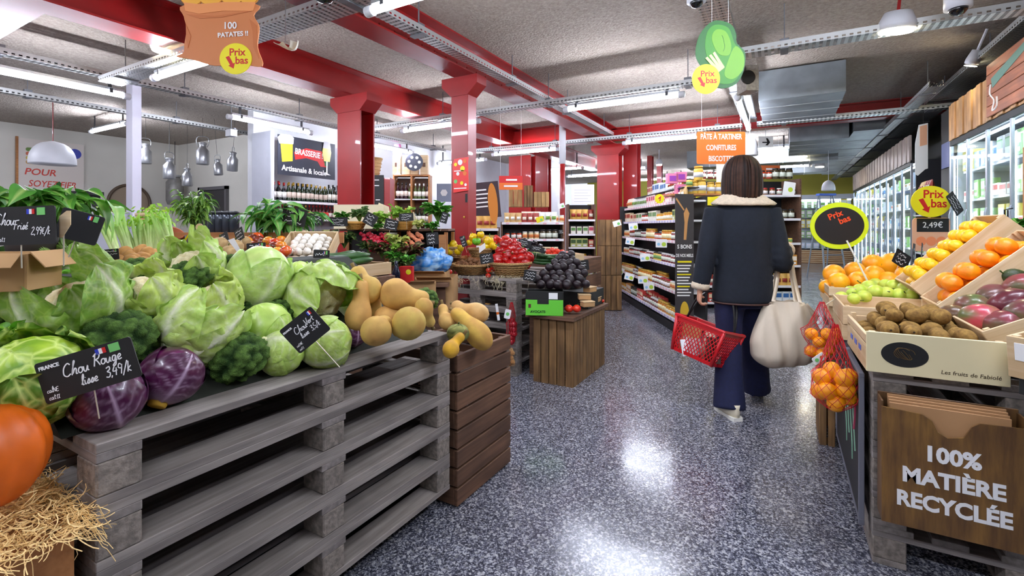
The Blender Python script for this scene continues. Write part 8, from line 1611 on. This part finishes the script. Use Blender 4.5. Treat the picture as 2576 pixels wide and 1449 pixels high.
# shoes
SHOE = mat('shoe_cream', (226, 216, 190), .6); SOLE = mat('sole_white', (238, 236, 226), .6)
def shoe(A_, yaw, pitch):
    t = link('shoe', None, PW_, (A_.x, A_.y, 0), (pitch, 0, yaw)); pr = [(-.085, .03), (-.06, .04), (0, .038), (.08, .046), (.13, .042), (.165, .02)]
    o2 = [(w_, y) for y, w_ in pr] + [(-w_, y) for y, w_ in reversed(pr)]; ob('sole', MB().poly(o2, 0, .022), SOLE, t)
    m_ = MB(); ringtube(m_, [((0, .03, .02), .041, .115), ((0, .025, .05), .04, .11), ((0, -.01, .075), .036, .075), ((0, -.035, .1), .034, .048)], 18); ob('upper', m_, SHOE, t, smooth=True); return t
shoe(LA + Vector((.005, -.01, 0)), .12, 0); shoe(RA + Vector((.02, .02, 0)), -.35, -.12).location.z = .03
# hair
def hf(u, v):
    a = 2 * pi * u; ph = pi * (.02 + .98 * v) * .62; zt = 1.732; face = max(0, sin(a)) ** 3
    if v < .55: q = v / .55; r = sin(q * pi / 2) ** .8; z = zt - .135 * (1 - cos(q * pi / 2)); R_ = 1
    else: q = (v - .55) / .45; r = 1 + .13 * q - .16 * q * q; z = zt - .135 - .155 * q; R_ = 1
    st = .006 * noise.noise(Vector((cos(a) * 14, sin(a) * 14, v * 1.2))) + .003 * noise.noise(Vector((cos(a) * 40, sin(a) * 40, v * 2)))
    x = (.116 + st) * r * cos(a) * (1 - .02 * face); y = .012 + (.115 + st) * r * sin(a) - (.028 * face if v > .5 else 0)
    if v > .97: z += .012 * noise.noise(Vector((cos(a) * 20, sin(a) * 20, 0)))
    c = mx4(C4((26, 17, 14)), C4((66, 42, 30)), .4 + 2.0 * noise.noise(Vector((cos(a) * 22, sin(a) * 22, v * .6))))
    return (x, y, z - (0 if sin(a) < .5 else 0), c)
hm = MB(); hm.grid(120, 30, hf, wrapu=True)
keep = [i for i, f in enumerate(hm.f) if not (i // 120 > 15 and sin(2 * pi * ((i % 120) + .5) / 120) > .62)]
hm.f = [hm.f[i] for i in keep]; hm.mi = [0] * len(hm.f); ho = ob('hair', hm, hair_m, PW_, smooth=True); sl = ho.modifiers.new('thick', 'SOLIDIFY'); sl.thickness = .012
st = MB(); rh = random.Random(3)
for i in range(130):
    a = rh.uniform(pi * .95, 2 * pi * 1.03) if i % 5 else rh.uniform(0, 6.28)
    if .62 < sin(a): continue
    pts = []
    for k in range(6): v = .25 + .76 * k / 5; x, y, z, c = hf((a / (2 * pi)) % 1, min(1, v)); s_ = 1.01 + .012 * rh.random(); pts.append((x * s_, (y - .012) * s_ + .012, z - (.012 if k == 5 else 0)))
    st.tube(smoothpath(pts, 2), [.003] * 10 + [.001], 4, cap=False)
st.c = [mx4(C4((26, 17, 14)), C4((72, 46, 32)), .5 + .5 * sin(i * .01)) for i in range(len(st.v))]; tag(ob('hair_strands', st, hair_m, ho, smooth=True), kind='stuff')
# ---- tote bag on her forearm
tb = thing('tote_bag', 'cream cotton tote bag hanging from the woman\'s forearm', 'bag', PW_.matrix_basis @ Vector((0, 0, 0)), TH); COT = mat('cream_cotton', (222, 208, 186), .9, var=.06, vs=6, bmp=.25, bs=220, bd=.002)
bc = Vector((.215, -.10, 0))
def tf(u, v):
    a = 2 * pi * u; ca, sa = cos(a), sin(a); z = .325 + .455 * v
    hw = .24 * (1 - .02 * v) * (1 - .50 * max(0, (v - .35) / .65) ** 1.25) * (1 - .42 * max(0, (.22 - v) / .22) ** 2); hd = .085 * (1 - .55 * v ** 1.5) * (1 - .55 * max(0, (.22 - v) / .22) ** 2)
    sg = lambda x, p: math.copysign(abs(x) ** p, x); x = hw * sg(ca, .75) ; y = hd * sg(sa, .8)
    fo = .014 * sin(x * 62 + 2.5 * v + 1) * (1 - abs(ca)) + .022 * noise.noise(Vector((x * 12, v * 1.4, sa))) ; y += fo * (1 if sa > 0 else -1)
    z -= .035 * (ca * ca) * (v > .93) - .02 * (x / .2) * (1 - v); z += -.03 * (1 - ca * ca) * 0
    if v > .75: z -= .03 * (1 - abs(ca)) * (v - .75) * 4
    return (bc.x + x + .03 * (1 - v) + .012, bc.y + y, z, (1, 1, 1, 1))
m = MB(); m.grid(80, 36, tf, wrapu=True); nb_ = len(m.v); m.f.append(tuple(range(79, -1, -1))); m.mi.append(0); ob('bag_body', m, COT, tb, smooth=True)
for y, sx_ in ((-.10, 1), (.0, 1)):
    tp = RWr * .45 + RE * .55
    pts = smoothpath([(bc.x - .085, bc.y + y * .5 + .0, .76), (tp.x - .07, tp.y - .03 + y * .3, .9), (tp.x - .035, tp.y - .02, 1.035), (tp.x + .0, tp.y, 1.125), (tp.x + .05, tp.y + .0, 1.06), (tp.x + .055, tp.y - .01 + y * .3, .9), (bc.x + .09, bc.y + y * .5 + .0, .75)], 6)
    sm_ = MB(); vs = []
    for p_ in pts: vs += [(p_.x - .011, p_.y, p_.z), (p_.x + .011, p_.y - .004, p_.z), (p_.x + .011, p_.y + .0, p_.z + .003), (p_.x - .011, p_.y + .004, p_.z + .003)]
    sm_.add(vs, [(4 * i + k, 4 * i + (k + 1) % 4, 4 * i + 4 + (k + 1) % 4, 4 * i + 4 + k) for i in range(len(pts) - 1) for k in range(4)]); ob('strap', sm_, COT, tb, smooth=True)
fl = MB().grid(10, 8, lambda u, v: (.37 + .085 * v - .02 * u, -.12 + .05 * u, .74 - .09 * v - .10 * u * (1 - .3 * v) + .01 * sin(9 * u), (1, 1, 1, 1))); fo = ob('folded_corner', fl, COT, tb, smooth=True); fo.modifiers.new('thick', 'SOLIDIFY').thickness = .004
# ---- red shopping basket held in her other hand
RB = mat('basket_red', (196, 14, 26), .35, coat=.2); RBD = RB
kb = thing('shopping_basket', 'red plastic shopping basket held by the woman', 'basket', PW_.matrix_basis @ Vector((-.30, -.01, .345)), (Matrix.Rotation(TH, 3, 'Z') @ Matrix.Rotation(.30, 3, 'Y') @ Matrix.Rotation(radians(-52), 3, 'Z')).to_euler())
BW, BD, BH = .35, .27, .24
def wallpt(s_, v, side):     # tapering walls
    k = .84 + .16 * v
    return {0: (s_ * BW / 2 * k, -BD / 2 * k), 1: (s_ * BW / 2 * k, BD / 2 * k), 2: (-BW / 2 * k, s_ * BD / 2 * k), 3: (BW / 2 * k, s_ * BD / 2 * k)}[side]
for side in range(4):
    w_ = MB(); Ls = BW if side < 2 else BD; nn = int(Ls / .026)
    for k in range(-4, nn + 5):
        for dirn in (1, -1):
            pts = []
            for q in range(9):
                v = q / 8; s_ = -1 + 2 * (k + dirn * v * 5) / nn
                if -1 <= s_ <= 1: x, y = wallpt(s_, v, side); pts.append((x, y, .01 + (BH - .04) * v))
            if len(pts) > 1: w_.tube(pts, .0032, 4, cap=False)
    ob('lattice_wall', w_, RB, kb)
    for v0, v1 in ((0, .1), (.86, 1.0)):
        fm = MB(); vs = []
        for v in (v0, v1):
            for s_ in (-1, 1): x, y = wallpt(s_, v, side); vs.append((x, y, BH * v)); vs.append((x * .975, y * .975, BH * v))
        fm.add(vs, [(0, 2, 6, 4), (1, 5, 7, 3), (0, 4, 5, 1), (2, 3, 7, 6), (4, 6, 7, 5), (0, 1, 3, 2)]); ob('wall_band', fm, RB, kb)
for sx_ in (-1, 1):
    for sy_ in (-1, 1): ob('corner_post', MB().tube([(sx_ * BW / 2 * .84, sy_ * BD / 2 * .84, 0), (sx_ * BW / 2, sy_ * BD / 2, BH)], .012, 6), RB, kb, smooth=True)
brd('floor_panel', kb, (0, 0, .004), (BW * .84, BD * .84, .006), RB)
rm = MB(); cs_ = [(-BW / 2, -BD / 2), (BW / 2, -BD / 2), (BW / 2, BD / 2), (-BW / 2, BD / 2)]; rm.tube([(x * 1.03, y * 1.03, BH) for x, y in cs_], .011, 6, closed=True); ob('rim', rm, RB, kb)
for y in (-.02, .02): ob('carry_handle', MB().tube(smoothpath([(-BW / 2, 0, BH), (-BW * .4, y, BH + .14), (-.08, y, BH + .22), (.08, y, BH + .22), (BW * .4, y, BH + .14), (BW / 2, 0, BH)], 4), .007, 6), BLACK, kb, smooth=True)
for k, (x, y, mm, s_) in enumerate(((-.08, -.03, BAGS[1], 1.3), (.03, .02, BAGS[0], 1.2), (.11, -.03, BOXES[5], 1.2), (-.02, -.06, COOL[0], 1.1))):
    o = link(('packet', 'packet', 'box', 'box')[k], mm, None, kb.matrix_basis @ Vector((x, y, .012)), (.1, .2, k), s_); tag(o, ('tan packet in the red shopping basket', 'pale packet in the red shopping basket', 'dark box in the red shopping basket', 'white box low in the red shopping basket')[k], 'packet')
